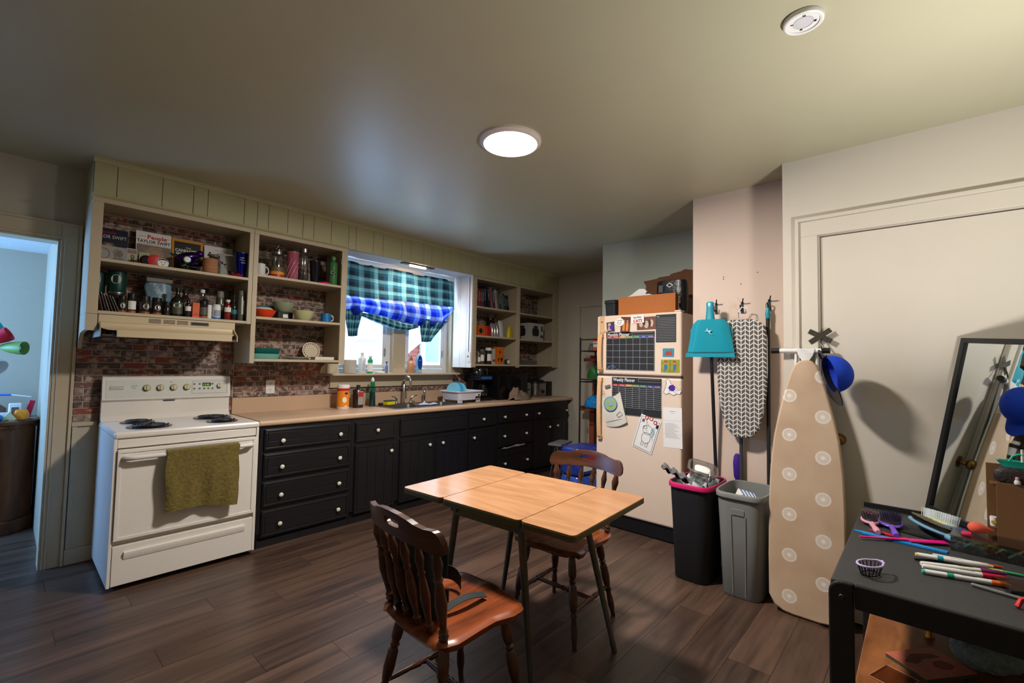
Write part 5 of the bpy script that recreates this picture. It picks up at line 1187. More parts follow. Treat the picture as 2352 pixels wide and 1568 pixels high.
handle(1.315, 1.64, fd, .018, .022); handle(.735, 1.26, ld, .014, .022)
obj('handle_cap', B(-.006, 0, hy-.02, hy+.026, 1.645, 1.795), M_HAND, fd, bevel=.002)
obj('handle_screw', MB().turned((-.006, hy, 1.745), (-.010, hy, 1.745), [(0, .007), (1, .006)], 12), mat((90, 66, 44), .4), fd)
obj('handle_clip', B(-.008, 0, hy-.055, hy+.02, 1.655, 1.675), M_HAND, fd, bevel=.002)
# hinge cover top right
obj('hinge_cover', B(.01, .09, fy(YR+.01), fy(YR+.06), 1.8005, 1.812), M_FRIDGE, fg, bevel=.003)

FR = lambda y, z, k=0: FX(FX0-.0006-.0006*k, y, z)
M_CHALK = mat((34, 34, 36), .55, noise=.1); M_CLINE = mat((176, 178, 178), .6, noise=.1)
def on_fridge(name, label, cat, y, z, rot=0.0, parts=(), group=None):
    t = thing(name, label, cat, (FX0-.0008, y, z), 0, group, None)
    t.matrix_world = FX(FX0-.0008, y, z) @ Matrix.Rotation(rot, 4, 'Z')
    for nm, mb, m in parts: obj(nm, mb, m, t)
    return t
I4 = Matrix.Identity(4)
def FL(x, y, k=0): return Matrix.Translation((x, y, .0012*k))
DAYC = [(176, 40, 50), (196, 60, 60), (206, 150, 50), (110, 140, 70), (60, 130, 90), (60, 80, 160), (90, 70, 140)]
DAYS = ['Sunday', 'Monday', 'Tuesday', 'Wednesday', 'Thursday', 'Friday', 'Saturday']
def planner(label, y0, y1, zt, zb, title, rows, head, dy_line=None):
    w_, h_ = y0-y1, zt-zb; P = [('board', MB().prism(rect(0, w_, -h_, 0), FL(0, 0), .001), M_CHALK)]
    ln = MB(); t0 = -head
    for r_ in range(rows+1): z = lerp(t0, -h_+.004, r_/rows); ln.prism(rect(.003, w_-.003, z-.0009, z+.0009), FL(0, 0, 1), .0004)
    if dy_line is None:
        for c_ in range(8): x = lerp(.003, w_-.003, c_/7); ln.prism(rect(x-.0008, x+.0008, -h_+.004, t0), FL(0, 0, 1), .0004)
    else:
        for c_ in range(8): x = lerp(.003, w_-.003, c_/7); ln.prism(rect(x-.0008, x+.0008, t0-dy_line, t0), FL(0, 0, 1), .0004)
    P.append(('grid_lines', ln, M_CLINE))
    P.append(('title', text(MB(), title, .040, FL(.012, -.034, 1) @ Matrix.Shear('XY', 4, (0.25, 0)) if False else FL(.012, -.034, 1), bold=.0006, squeeze=.78), M_LTXT))
    P.append(('title_box', MB().prism(rect(w_*.55, w_-.012, -.009, -.0075), FL(0, 0, 1), .0004).prism(rect(w_*.55, w_-.012, -.031, -.0295), FL(0, 0, 1), .0004).prism(rect(w_*.55, w_*.55+.0015, -.031, -.009), FL(0, 0, 1), .0004), M_CLINE))
    t = on_fridge('magnetic_planner', label, 'planner', y0, zt, 0, P)
    for i, d_ in enumerate(DAYS):
        a, b = lerp(.003, w_-.003, i/7), lerp(.003, w_-.003, (i+1)/7)
        tb = obj('day_tab', MB().prism(rect(a+.001, b-.001, t0+.002, t0+.018), FL(0, 0, 1), .0006), mat(DAYC[i], .5, noise=0), t)
        obj('day_lettering', text(MB(), d_, .0115, FL((a+b)/2, t0+.006, 2), align='CENTER'), M_LTXT, tb)
    return t
pl1 = planner('black monthly planner grid on the freezer door', 2.044, 1.602, 1.652, 1.330, 'Monthly Planner', 5, .052)
m_ = MB()
for i in range(26): m_.prism(ell(.01+.1*R.random(), -.275-.04*R.random(), .004+.004*R.random(), .003, 6), FL(0, 0, 1), .0005)
obj('doodle', m_, mat((110, 140, 190), .5), pl1)
pl2 = planner('black weekly planner with lined rows below the freezer', 1.985, 1.543, 1.270, .955, 'Weekly Planner', 15, .075, dy_line=.17)
obj('note_box', MB().prism(rect(.13, .27, -.31, -.25), FL(0, 0, 1.4), .0004), M_CHALK, pl2); obj('note_box', MB().prism(rect(.285, .435, -.31, -.25), FL(0, 0, 1.4), .0004), M_CHALK, pl2)
P = [('board', MB().prism(rect(0, .165, -.222, 0), FL(0, 0), .001), M_CHALK)]
ln = MB()
for i in range(15): ln.prism(rect(.006, .159, -.030-.0128*i, -.0285-.0128*i), FL(0, 0, 1), .0004)
P += [('list_lines', ln, M_CLINE), ('heading', scrawl(MB(), FL(.008, -.02, 1), 0, 0, .02, .010), M_LTXT)]
on_fridge('magnetic_list_pad', 'black lined list pad at the top right of the freezer', 'list pad', 1.592, 1.782, 0, P)
# photo prints and magnets
def photo(label, y, z, w_, h_, rot, base, prints, name='photo_print', cat='photo'):
    P = [('paper', MB().prism(rect(-w_/2, w_/2, -h_/2, h_/2), FL(0, 0), .001), base)]+prints
    return on_fridge(name, label, cat, y, z, rot, P)
photo('small dark photo with a purple round magnet, top left of freezer', 2.003, 1.700, .076, .085, .08, mat((70, 56, 54), .4, noise=.5, scale=60), [('figure', MB().prism(ell(-.01, .02, .015, .015), FL(0, 0, 1), .0004).prism([(-.03, -.03), (.01, -.03), (.0, .01), (-.02, .01)], FL(0, 0, 1), .0004), mat((190, 160, 160), .5)), ('round_magnet', MB().prism(ell(.012, -.006, .019), FL(0, 0, 1), .004), mat((80, 40, 150), .4))])
on_fridge('round_sticker_magnet', 'white round magnet with black handwriting', 'magnet', 1.915, 1.737, 0, [('disc', MB().prism(ell(0, 0, .043, .034, 28), FL(0, 0, 3), .0015), M_PAPER), ('lettering', scrawl(scrawl(scrawl(MB(), FL(-.024, .009, 4.5), 0, 0, .048, .012), FL(-.024, -.006, 4.5), .001, 0, .048, .011), FL(-.024, -.02, 4.5), .002, 0, .045, .010), M_INK)])
photo('portrait photo of two people in orange on the freezer door', 1.862, 1.712, .088, .135, -.07, mat((96, 54, 34), .4, noise=.5, scale=40), [('figure', MB().prism(rect(-.026, -.004, -.05, .02), FL(0, 0, 1), .0004).prism(rect(.006, .028, -.05, .02), FL(0, 0, 1), .0004), mat((214, 130, 60), .5)), ('face', MB().prism(ell(-.015, .032, .010), FL(0, 0, 1), .0004).prism(ell(.017, .032, .010), FL(0, 0, 1), .0004), M_SKIN)])
on_fridge('cat_magnet', 'white magnet reading but first cats in red and black', 'magnet', 1.750, 1.756, .06, [('card', MB().prism(rect(-.056, .056, -.034, .032), FL(0, 0, 3), .0015), M_PAPER), ('lettering', text(MB(), 'but first', .022, FL(-.036, .008, 4.5), bold=.0006), M_INK), ('red_lettering', text(MB(), 'CATS', .033, FL(-.04, -.026, 4.5), bold=.0014), M_RED)])
photo('wide photo of a family group by red lights', 1.675, 1.718, .165, .105, .02, mat((110, 70, 56), .4, noise=.7, scale=50), [('figure', MB().prism(ell(-.045, 0, .018, .03), FL(0, 0, 1), .0004).prism(ell(.0, -.01, .02, .032), FL(0, 0, 1), .0004).prism(ell(.045, 0, .016, .03), FL(0, 0, 1), .0004), mat((196, 170, 150), .5, noise=.4, scale=60)), ('dark_figure', MB().prism(ell(-.02, .012, .013, .03), FL(0, 0, 1.3), .0004).prism(ell(.03, .0, .01, .03), FL(0, 0, 1.3), .0004), mat((60, 30, 26), .5))])
photo('little colourful souvenir magnet under the list pad', 1.489, 1.478, .092, .068, 0, mat((60, 140, 160), .4, noise=.6, scale=60), [('figure', MB().prism([(-.03, -.02), (-.01, .022), (.01, -.0), (.02, .022), (.035, -.02)], FL(0, 0, 1), .0006), mat((170, 60, 50), .5, noise=.5, scale=80))], 'souvenir_magnet', 'magnet')
def drummer(cx): return MB().prism(rect(cx-.011, cx+.011, -.03, .012), FL(0, 0, 1), .0005).prism(rect(cx-.012, cx-.002, -.042, -.03), FL(0, 0, 1), .0005)
photo('twin picture magnet of two blue uniformed figures on yellow-green', 1.474, 1.372, .150, .102, 0, mat((150, 150, 40), .4, noise=.6, scale=40), [('divider', MB().prism(rect(-.0012, .0012, -.05, .05), FL(0, 0, 1), .0005), M_INK), ('figure', drummer(-.036), mat((50, 110, 170), .5)), ('figure', drummer(.036), mat((50, 110, 170), .5)), ('face', MB().prism(ell(-.036, .022, .010), FL(0, 0, 1), .0006).prism(ell(.036, .022, .010), FL(0, 0, 1), .0006), M_SKIN), ('hat', MB().prism(rect(-.047, -.025, .03, .042), FL(0, 0, 1), .0007).prism(rect(.025, .047, .03, .042), FL(0, 0, 1), .0007), M_RED)], 'twin_magnet', 'magnet')
def outline(pts, r=.0014, k=1.3): return MB().tube([(a, b, .0012*k) for a, b in pts], r, 5)
cp = [(-.07, -.04), (-.05, -.055), (-.02, -.045), (.01, -.06), (.04, -.045), (.06, -.05), (.075, -.02), (.07, -.012), (.05, -.02), (.03, .0), (.01, .02), (-.01, .03), (-.02, .055), (-.04, .07), (-.05, .05), (-.045, .03), (-.055, .0), (-.06, -.02)]
on_fridge('paper_animal', 'white cut-out animal drawing with a purple round magnet', 'paper cut-out', 1.458, 1.205, 0, [('cut_out', MB().prism(cp, FL(0, 0), .001), M_PAPER), ('ink_outline', outline(cp+[cp[0]]).tube([(-.04, .0, .0016), (.0, -.02, .0016), (.03, -.04, .0016)], .001, 5).tube([(-.03, -.04, .0016), (0, .01, .0016), (.04, -.03, .0016)], .001, 5), M_INK), ('round_magnet', MB().prism(ell(-.002, -.002, .025, .023), FL(0, 0, 1), .004), mat((84, 30, 150), .4))])
# earth colouring sheet, curling
def ep(u, v): return (lerp(-.11, .10, u)*(1-.1*v), lerp(-.165, .165, v)-.02*math.sin(u*3), .004+.02*(1-v)**2*(u)+.006*math.sin(v*5))
eo = on_fridge('coloured_drawing', 'curling colouring page of a smiling green and blue globe', 'drawing', 1.972, 1.035, .28, [('paper', MB().sheet(ep, 12, 12, .0006), mat((206, 202, 190), .7, noise=.08, scale=20))])
zz_ = .022
obj('globe_print', MB().prism(ell(-.012, .01, .062, .060, 30), Matrix.Translation((0, 0, zz_)), .0005), mat((130, 170, 180), .6), eo)
m_ = MB()
for a, b, c_, d_ in ((-.035, .03, .022, .014), (.0, -.015, .028, .016), (.025, .03, .014, .018), (-.04, -.01, .014, .018)): m_.prism(ell(a, b, c_, d_, 9, .4), Matrix.Translation((0, 0, zz_+.0006)), .0005)
obj('land_print', m_, mat((166, 176, 84), .6), eo)
m_ = MB().tube([(-.012+.062*math.cos(a), .01+.060*math.sin(a), zz_+.001) for a in [2*PI*i/30 for i in range(31)]], .0014, 5)
m_.tube([(-.03, -.005, zz_+.002), (-.012, -.015, zz_+.002), (.006, -.003, zz_+.002)], .0014, 5).tube([(.03, .10, zz_), (.05, .085, zz_), (.07, .10, zz_), (.06, .12, zz_), (.04, .118, zz_), (.03, .10, zz_)], .0012, 5).tube([(-.07, .12, zz_), (-.05, .10, zz_), (-.04, .12, zz_), (-.06, .135, zz_), (-.07, .12, zz_)], .0012, 5)
m_.tube([(-.095, -.13, zz_-.006), (.09, -.135, zz_-.002)], .0012, 5).tube([(.02, -.09, zz_), (.06, -.07, zz_), (.075, -.10, zz_), (.035, -.115, zz_), (.02, -.09, zz_)], .0016, 5)
obj('ink_outline', m_, M_INK, eo)
obj('top_clip', B(-.03, .02, .150, .172, .004, .016), mat((110, 110, 104), .4), eo, bevel=.002)
# white letter
lt = on_fridge('printed_letter', 'white folded letter sheet behind the unicorn colouring page', 'letter', 1.532, 1.048, .02, [('paper', MB().prism(rect(-.0, .15, -.31, .0), FL(0, 0), .0006), M_PAPER)])
m_ = MB()
for i in range(13): m_.prism(rect(.015, .015+R.uniform(.06, .12), -.125-.009*i, -.1232-.009*i), FL(0, 0, .8), .0003)
m_.prism(rect(.05, .10, -.03, -.027), FL(0, 0, .8), .0003).prism(rect(.06, .09, -.045, -.043), FL(0, 0, .8), .0003)
obj('print_lines', m_, mat((130, 130, 130), .6), lt)
m_ = MB().prism(rect(.0, .15, -.101, -.100), FL(0, 0, .8), .0002).prism(rect(.0, .15, -.206, -.205), FL(0, 0, .8), .0002); obj('fold_line', m_, mat((170, 168, 164), .6), lt)
un = on_fridge('coloured_drawing', 'tilted colouring page of a standing unicorn with small stamps on top', 'drawing', 1.668, .822, -.30, [('paper', MB().prism(rect(-.088, .088, -.14, .14), FL(0, 0, 3), .0008), M_PAPER)])
fz = .0056
def ol(*ps):
    m = MB()
    for p in ps: m.tube([(a, b, fz) for a, b in p], .0013, 5)
    return m
circ = lambda cx, cy, r, ry=None, n=16: [(cx+r*math.cos(2*PI*i/n), cy+(ry or r)*math.sin(2*PI*i/n)) for i in range(n+1)]
obj('unicorn_outline', ol(circ(.0, .035, .040, .036), circ(-.025, .05, .016, .011), [(-.02, .07), (-.03, .11), (-.005, .075)], circ(.005, -.03, .038, .045), [(-.02, -.065), (-.022, -.10), (-.004, -.10), (-.003, -.075)], [(.015, -.072), (.016, -.10), (.034, -.10), (.034, -.06)], [(.035, .06), (.06, .03), (.05, -.01), (.065, -.03)], [(-.078, -.128), (.078, -.128), (.078, .128), (-.078, .128), (-.078, -.128)], [(-.01, .03), (.0, .028)]), M_INK, un)
obj('colour_fill', MB().prism(ell(.045, .03, .018, .045, 12), Matrix.Translation((0, 0, .0047)), .0004), mat((180, 200, 210), .6), un)
for i, (a, b) in enumerate(((-.035, .118), (.005, .122), (.045, .105))):
    obj('round_stamp', MB().prism(ell(a, b+.01, .016, .017, 14), Matrix.Translation((0, 0, .0052)), .001), mat([(190, 40, 40), (196, 90, 50), (170, 40, 60)][i], .4), un)
    obj('stamp_figure', MB().prism(ell(a, b+.01, .008, .010, 8), Matrix.Translation((0, 0, .0063)), .0006), M_PAPER, un)
obj('square_stamp', MB().prism(rect(.058, .08, .075, .105), Matrix.Translation((0, 0, .0052)), .001), M_BLACKP, un)
obj('ink_stamp', MB().prism(rect(-.065, -.045, .085, .11), Matrix.Translation((0, 0, .0052)), .001), mat((120, 90, 90), .5), un)

# on top of the fridge
cb = thing('cardboard_box', 'open orange-brown cardboard box with raised flaps on the refrigerator', 'box', (3.86, 1.71, 1.8003))
def panel(nm, m_, mm=M_CARD): return obj(nm, m_, mm, cb)
x0, x1, y0, y1 = -.26, .24, -.235, .275
panel('front_panel', B(x0, x0+.005, y0, y1, .002, .165)); panel('rear_panel', B(x1-.005, x1, y0, y1, .002, .17), M_CARDD)
panel('side_panel', B(x0+.005, x1-.005, y0, y0+.005, .002, .16), M_CARDD); panel('side_panel', B(x0+.005, x1-.005, y1-.005, y1, .002, .16), M_CARDD)
panel('bottom_panel', B(x0, x1, y0, y1, 0, .002))
def flap(pts, th=.004, mm=M_CARDD): # pts 3D quad fan extruded in +x
    m = MB(); n = len(pts); vs = list(pts)+[(p[0]+th, p[1], p[2]) for p in pts]
    return obj('flap', m.add(vs, [tuple(reversed(range(n))), tuple(range(n, 2*n))]+[(i, (i+1) % n, n+(i+1) % n, n+i) for i in range(n)]), mm, cb)
flap([(x1, y1, .17), (x1, y0, .17), (x1+.03, y0-.0, .43), (x1+.03, y0+.13, .46), (x1+.03, y0+.16, .445), (x1+.03, y0+.26, .43), (x1+.03, y0+.27, .415), (x1+.03, y0+.38, .41), (x1+.03, y0+.39, .40), (x1+.02, y1+.02, .385), (x1+.02, y1-.01, .34)])
flap([(x1-.1, y1, .165), (x1+.0, y1, .17), (x1-.0, y1+.06, .30), (x1-.06, y1+.05, .28)])
obj('shipping_label', B(-.20, -.10, y0-.001, y0, .03, .15), M_PAPER, cb); obj('label_print', B(-.19, -.11, y0-.0015, y0-.001, .05, .09), M_INK, cb)
m_ = MB()
for i in range(6): m_.box(-.185+.013*i, -.18+.013*i, y0-.0015, y0-.001, .10, .14)
obj('barcode', m_, M_INK, cb)
item('paper_bundle', 'white crumpled paper rising out of the cardboard box', 'paper', (3.72, 1.82, 1.8025), [('paper', MB().prism([(-.13, .02), (.13, .02), (.13, .17), (.07, .19), (.03, .235), (-.02, .24), (-.06, .215), (-.10, .19), (-.13, .18)], FX(0, 0, 0), .02), M_PAPER), ('print', MB().prism([(.04, .19), (.07, .19), (.07, .2), (.05, .21)], FX(-.0202, 0, 0), .0005), M_INK)])
item('coffee_bag', 'black foil coffee bag with a white diamond mark in the box', 'bag', (3.76, 1.565, 1.8025), [('pouch', MB().rlathe([(.9, 0), (1, .05), (1, .22), (.95, .285), (.85, .29)], .06, .125, 28, p=5), mat((18, 18, 20), .3, noise=.3, bump=.3)),
    ('diamond_mark', MB().prism([(0, .225), (.03, .245), (0, .268), (-.03, .245)], FX(-.0605, 0, 0), .001), M_LTXT), ('diamond_inset', MB().prism([(0, .232), (.02, .245), (0, .26), (-.02, .245)], FX(-.0618, 0, 0), .001), M_INK), ('side_print', MB().prism(rect(-.095, -.06, .19, .25), FX(-.0605, 0, 0), .001), mat((70, 70, 74), .5))])
pouch('beige_pouch', 'beige knitted bundle by the right end of the box', 'bundle', 4.0, 1.60, 1.8025, .12, .15, .26, mat((140, 120, 100), .9, noise=.5, scale=50, bump=.5), top=.8)
bb = thing('black_storage_box', 'small black lidded storage box on the refrigerator corner', 'box', (3.74, 2.075, 1.8003))
obj('body', MB().rlathe([(.92, 0), (1, .12)], .13, .062, 28, p=8), M_BLACKP, bb); obj('lid', MB().rlathe([(1.06, .1205), (1.06, .145), (1.0, .152)], .13, .062, 28, p=8), M_BLACKP, bb, smooth=30)
# flattened cardboard beside the fridge
fc = thing('folded_cardboard', 'folded brown cardboard standing between the refrigerator and wall', 'cardboard', (3.60, 1.335, 0))
obj('sheet', B(-.04, .30, -.03, -.022, 0, .80), M_CARDD, fc); obj('sheet', B(-.02, .30, -.018, -.010, 0, .86), M_CARDD, fc)

# ---------------------------------------------------------------- hanging tools on the pink wall
def hook(y, z, label):
    h_ = thing('wall_hook', label, 'hook', (XB, y, z), 0, 'hooks on the pink wall')
    obj('backplate', B(-.004, 0, -.008, .008, -.05, .03), M_BLACKP, h_); obj('prong', MB().tube([(-.004, 0, -.02), (-.03, 0, -.035), (-.045, 0, -.02), (-.05, .0, .005)], .004, 8), M_BLACKP, h_, smooth=60); obj('upper_prong', MB().tube([(-.004, 0, .02), (-.03, -.01, .03), (-.055, -.02, .045)], .004, 8), M_BLACKP, h_, smooth=60)
hook(1.095, 1.80, 'black wall hook hidden behind the teal dustpan'); hook(.922, 1.795, 'black wall hook above the tabletop ironing board'); hook(.755, 1.80, 'black wall hook nearest the door, with a loop')
for y, z in ((1.044, 2.009), (1.045, 1.999), (.94, 2.06), (.825, 2.02), (.93, 1.95)): pass
nh = MB()
for y, z in ((1.044, 2.012), (1.045, 1.996), (.825, 2.02), (.93, 1.95)): nh.turned((XB-.0002, y, z), (XB-.002, y, z), [(0, .004), (1, .003)], 8)
struct('trim_8', nh, M_INK)
# dustpan on long handle hung upside down
dp = thing('long_handled_dustpan', 'teal dustpan hung upside down with a long grey handle', 'dustpan', (XB-.115, 1.095, 1.44))
M_TEAL = mat((12, 140, 160), .35, noise=.05, spec=.5)
def pan(u, v):       # v 0 bottom (wide lip) .. 1 top (shoulder)
    w_ = lerp(.162, .118, v)*(1 if v < .82 else 1-.25*((v-.82)/.18)**2); y = lerp(w_, -w_, u)
    e = abs(2*u-1)
    return (-.035*(1-e**6)*(.35+.65*v) - .01, y, .26*v)
obj('pan', MB().sheet(pan, 24, 14, .004), M_TEAL, dp, smooth=50)
obj('back_plate', B(.0, .004, -.14, .14, .02, .2), M_TEAL, dp)
obj('lip', MB().prism([(.166, .0), (-.166, .0), (-.160, .028), (.160, .028)], frame((-.028, 0, 0), (0, 1, 0), (0, 0, 1)), .006), M_TEAL, dp)
obj('lip_groove', MB().prism(rect(-.156, .156, .030, .035), frame((-.0295, 0, 0), (0, 1, 0), (0, 0, 1)), -.002), mat((6, 70, 84), .5), dp)
obj('grip_socket', MB().rlathe([(1.15, .245), (1.0, .28), (.85, .34), (.9, .375), (.6, .385)], .018, .028, 18, p=3, c=(-.012, 0, 0)), M_TEAL, dp, smooth=60)
obj('bird_mark', MB().prism([(-.03, .175), (-.008, .18), (.012, .16), (.03, .15), (.008, .168), (.02, .185), (.0, .18), (-.01, .20), (-.012, .183)], frame((-.048, 0, 0), (0, -1, 0), (0, 0, 1)), .001), mat((180, 215, 225), .4), dp)
obj('handle', MB().cyl((.010, 0, .02), (.090, -.005, -.83), .0115), mat((40, 40, 44), .4, .4), dp, smooth=40)
obj('handle_end', MB().cyl((.090, -.005, -.83), (.0985, -.006, -.92), .013), M_BLACKP, dp, smooth=40)
# broom / mop hung
bm = thing('broom', 'black handled broom hanging by a teal loop near the ironing board', 'broom', (XB-.035, .757, .30))
obj('handle', MB().cyl((0, 0, .12), (0, 0, 1.40), .012), M_BLACKP, bm, smooth=40); obj('hanging_cap', MB().lathe([(.014, 1.40), (.015, 1.44), (.008, 1.47)], 14), M_TEAL, bm, smooth=50)
obj('loop', MB().tube([(0, .012*math.sin(a), 1.485+.018*math.cos(a)) for a in [2*PI*i/14 for i in range(15)]], .003, 6), M_TEAL, bm, smooth=60)
obj('bristle_head', B(-.02, .02, -.05, .06, -.02, .12), mat((30, 30, 34), .8), bm, bevel=.004)
sh = thing('mop', 'second dark pole standing behind the small ironing board', 'mop', (XB-.03, .925, .08))
obj('handle', MB().cyl((0, 0, .1), (0, 0, 1.10), .012), mat((80, 80, 88), .4, .5), sh, smooth=40); obj('mop_head', B(-.025, .015, -.10, .012, -.0, .1), mat((60, 60, 66), .9), sh, bevel=.006)
br = thing('purple_brush', 'purple brush with an oval grip standing behind the grey bin', 'brush', (XB-.0165, .955, 0))
obj('stem', MB().cyl((0, 0, .06), (0, 0, .62), .006), mat((60, 36, 120), .4), br); obj('brush_head', B(-.012, .012, -.03, .03, 0, .06), M_BLACKP, br)
obj('grip', MB().rlathe([(.4, .60), (.9, .63), (1.0, .67), (1.1, .72), (.9, .765), (.4, .785)], .014, .024, 20, p=2.2), mat((64, 34, 130), .35), br, smooth=60)
# small ironing board with chevron print
def chevron():
    m = bpy.data.materials.new('chevron_print'); m.use_nodes = True; nt = m.node_tree; N = nt.nodes; L = nt.links; b = N['Principled BSDF']
    tc = N.new('ShaderNodeTexCoord'); sp = N.new('ShaderNodeSeparateXYZ'); L.new(tc.outputs['Object'], sp.inputs[0])
    def M_(op, a, b_=None, c_=None):
        n = N.new('ShaderNodeMath'); n.operation = op
        for i, q in enumerate((a, b_, c_)):
            if q is None: continue
            if isinstance(q, (int, float)): n.inputs[i].default_value = q
            else: L.new(q, n.inputs[i])
        return n.outputs[0]
    cx = M_('MULTIPLY', sp.outputs[1], 1/.052); fr_ = M_('FRACT', cx); tri = M_('ABSOLUTE', M_('SUBTRACT', fr_, .5))
    z = M_('ADD', M_('MULTIPLY', sp.outputs[2], 1/.030), M_('MULTIPLY', tri, 1.3)); fz_ = M_('FRACT', z)
    l1 = M_('LESS_THAN', fz_, .24)
    e1 = M_('LESS_THAN', tri, .045); e2 = M_('GREATER_THAN', tri, .455)
    al = M_('MAXIMUM', l1, M_('MAXIMUM', e1, e2))
    mx = N.new('ShaderNodeMix'); mx.data_type = 'RGBA'; mx.inputs[6].default_value = lin((84, 78, 74)); mx.inputs[7].default_value = lin((214, 210, 204)); L.new(al, mx.inputs[0]); L.new(mx.outputs[2], b.inputs['Base Color']); b.inputs['Roughness'].default_value = .85
    return m
ib = thing('tabletop_ironing_board', 'small chevron-print ironing board hanging nose down', 'ironing board', (XB-.078, .905, .905), 0, None, (0, 0, 0))
wf = [(0, .03), (.015, .065), (.06, .10), (.16, .128), (.30, .149), (.45, .156), (.66, .155), (.74, .145), (.78, .10), (.79, .06)]
P = [(w_, z) for z, w_ in wf]; P = P+[(-a, b) for a, b in reversed(P)]
obj('pad', MB().prism([(-a, b) for a, b in P], frame((.01, 0, 0), (0, -1, 0), (0, 0, 1)), .028), chevron(), ib, smooth=30, bevel=.008)
obj('hanger_hook', MB().tube([(0, .02, .79), (0, .02, .84), (-.0, .0, .875), (0, -.03, .868), (0, -.035, .84)], .0035, 8), M_WHITE, ib, smooth=60)
obj('folded_leg', MB().tube([(.018, -.08, .7), (.018, -.06, .2), (.018, .06, .2), (.018, .08, .7)], .006, 8), M_STEEL, ib, smooth=60)

# ---------------------------------------------------------------- bins
def bin_(name, label, loc, h_, m, rim=None, ribs=False, rz=0):
    t = thing(name, label, 'bin', loc, rz)
    hx, hy_ = .19, .135
    obj('body', MB().rlathe([(.80, 0), (.83, .008), (.93, h_*.62), (1, h_-.02), (1.0, h_), (.975, h_), (.97, h_-.02), (.80, .02), (.01, .015)], hx, hy_, 40, p=5), m, t, smooth=45)
    obj('rim', MB().rlathe([(1.0, h_-.028), (1.06, h_-.026), (1.07, h_-.006), (1.04, h_+.004), (.985, h_+.003), (.975, h_-.01)], hx, hy_, 40, p=5, close=False), rim or m, t, smooth=45)
    if ribs:
        for s_ in (-1, 1):
            obj('rib', MB().prism([(s_*.035-.003, .02), (s_*.035+.003, .02), (s_*.040+.003, h_*.80), (s_*.040-.003, h_*.80)], frame((-hx*.815, 0, 0), (0, -1, 0), (-.03/(h_*.8)*.9, 0, 1)), .006), m, t)
        obj('grip_recess', MB().prism(rrect(-.036, .036, h_*.80, h_*.86, .006), frame((-hx*.84, 0, 0), (0, -1, 0), (-.03/(h_*.8)*.8, 0, 1)), .004), m, t, bevel=.002)
    return t
bin_('trash_bin', 'black tall bin with a pink liner band heaped with rubbish', (3.152, 1.135, 0), .615, mat((28, 28, 30), .6, noise=.3, scale=90), rim=mat((200, 30, 100), .4))
bin_('recycling_bin', 'tall grey plastic bin with molded ribs', (3.152, .835, 0), .615, mat((128, 130, 128), .45, noise=.03), ribs=True)
mp = MB().sheet(lambda u, v: (-.15+.3*u, -.10+.2*v, .56+.05*math.sin(u*9+1)*math.cos(v*7)+.03*math.sin(u*23+v*11)), 24, 18, .004)
item('rubbish_heap', 'crumpled white and clear wrappings filling the black bin', 'rubbish', (3.165, 1.135, 0), [('crumpled_film', mp, mat((186, 190, 192), .35, noise=.4, scale=30, bump=.5))])
item('plastic_tray', 'clear plastic tray of white packaging on top of rubbish', 'tray', (3.16, 1.12, .645), [('tray', tub(-.06, .06, -.07, .07, 0, .06, .01), M_CLEAR), ('white_insert', MB().rlathe([(.8, .005), (1, .05), (.9, .055)], .04, .05, 20), M_PAPER)], rot=(.25, -.35, .3))
def rag(u, v): return (-.05+.03*math.sin(v*8), lerp(.14, -.06, u)+.01*math.sin(v*7), lerp(.05, -.02, u)+.03*v+.012*math.sin(u*21+v*6))
item('torn_wrapper', 'dark grey torn foil wrapper over the bin rim', 'wrapper', (3.03, 1.17, .64), [('foil', MB().sheet(rag, 20, 8, .002), mat((110, 112, 116), .35, .3, noise=.6, scale=40, bump=.5))])
cm_ = thing('striped_carton', 'small blue and white striped carton inside the grey bin', 'carton', (3.13, .86, .50), 0, None, (.3, -.3, .6))
obj('carton', B(-.035, .035, -.05, .05, 0, .10), M_PAPER, cm_)
m_ = MB()
for i in range(4): m_.box(-.0355, .0355, -.042+.024*i, -.032+.024*i, .01, .1005)
obj('blue_stripe', m_, mat((40, 110, 190), .5), cm_)

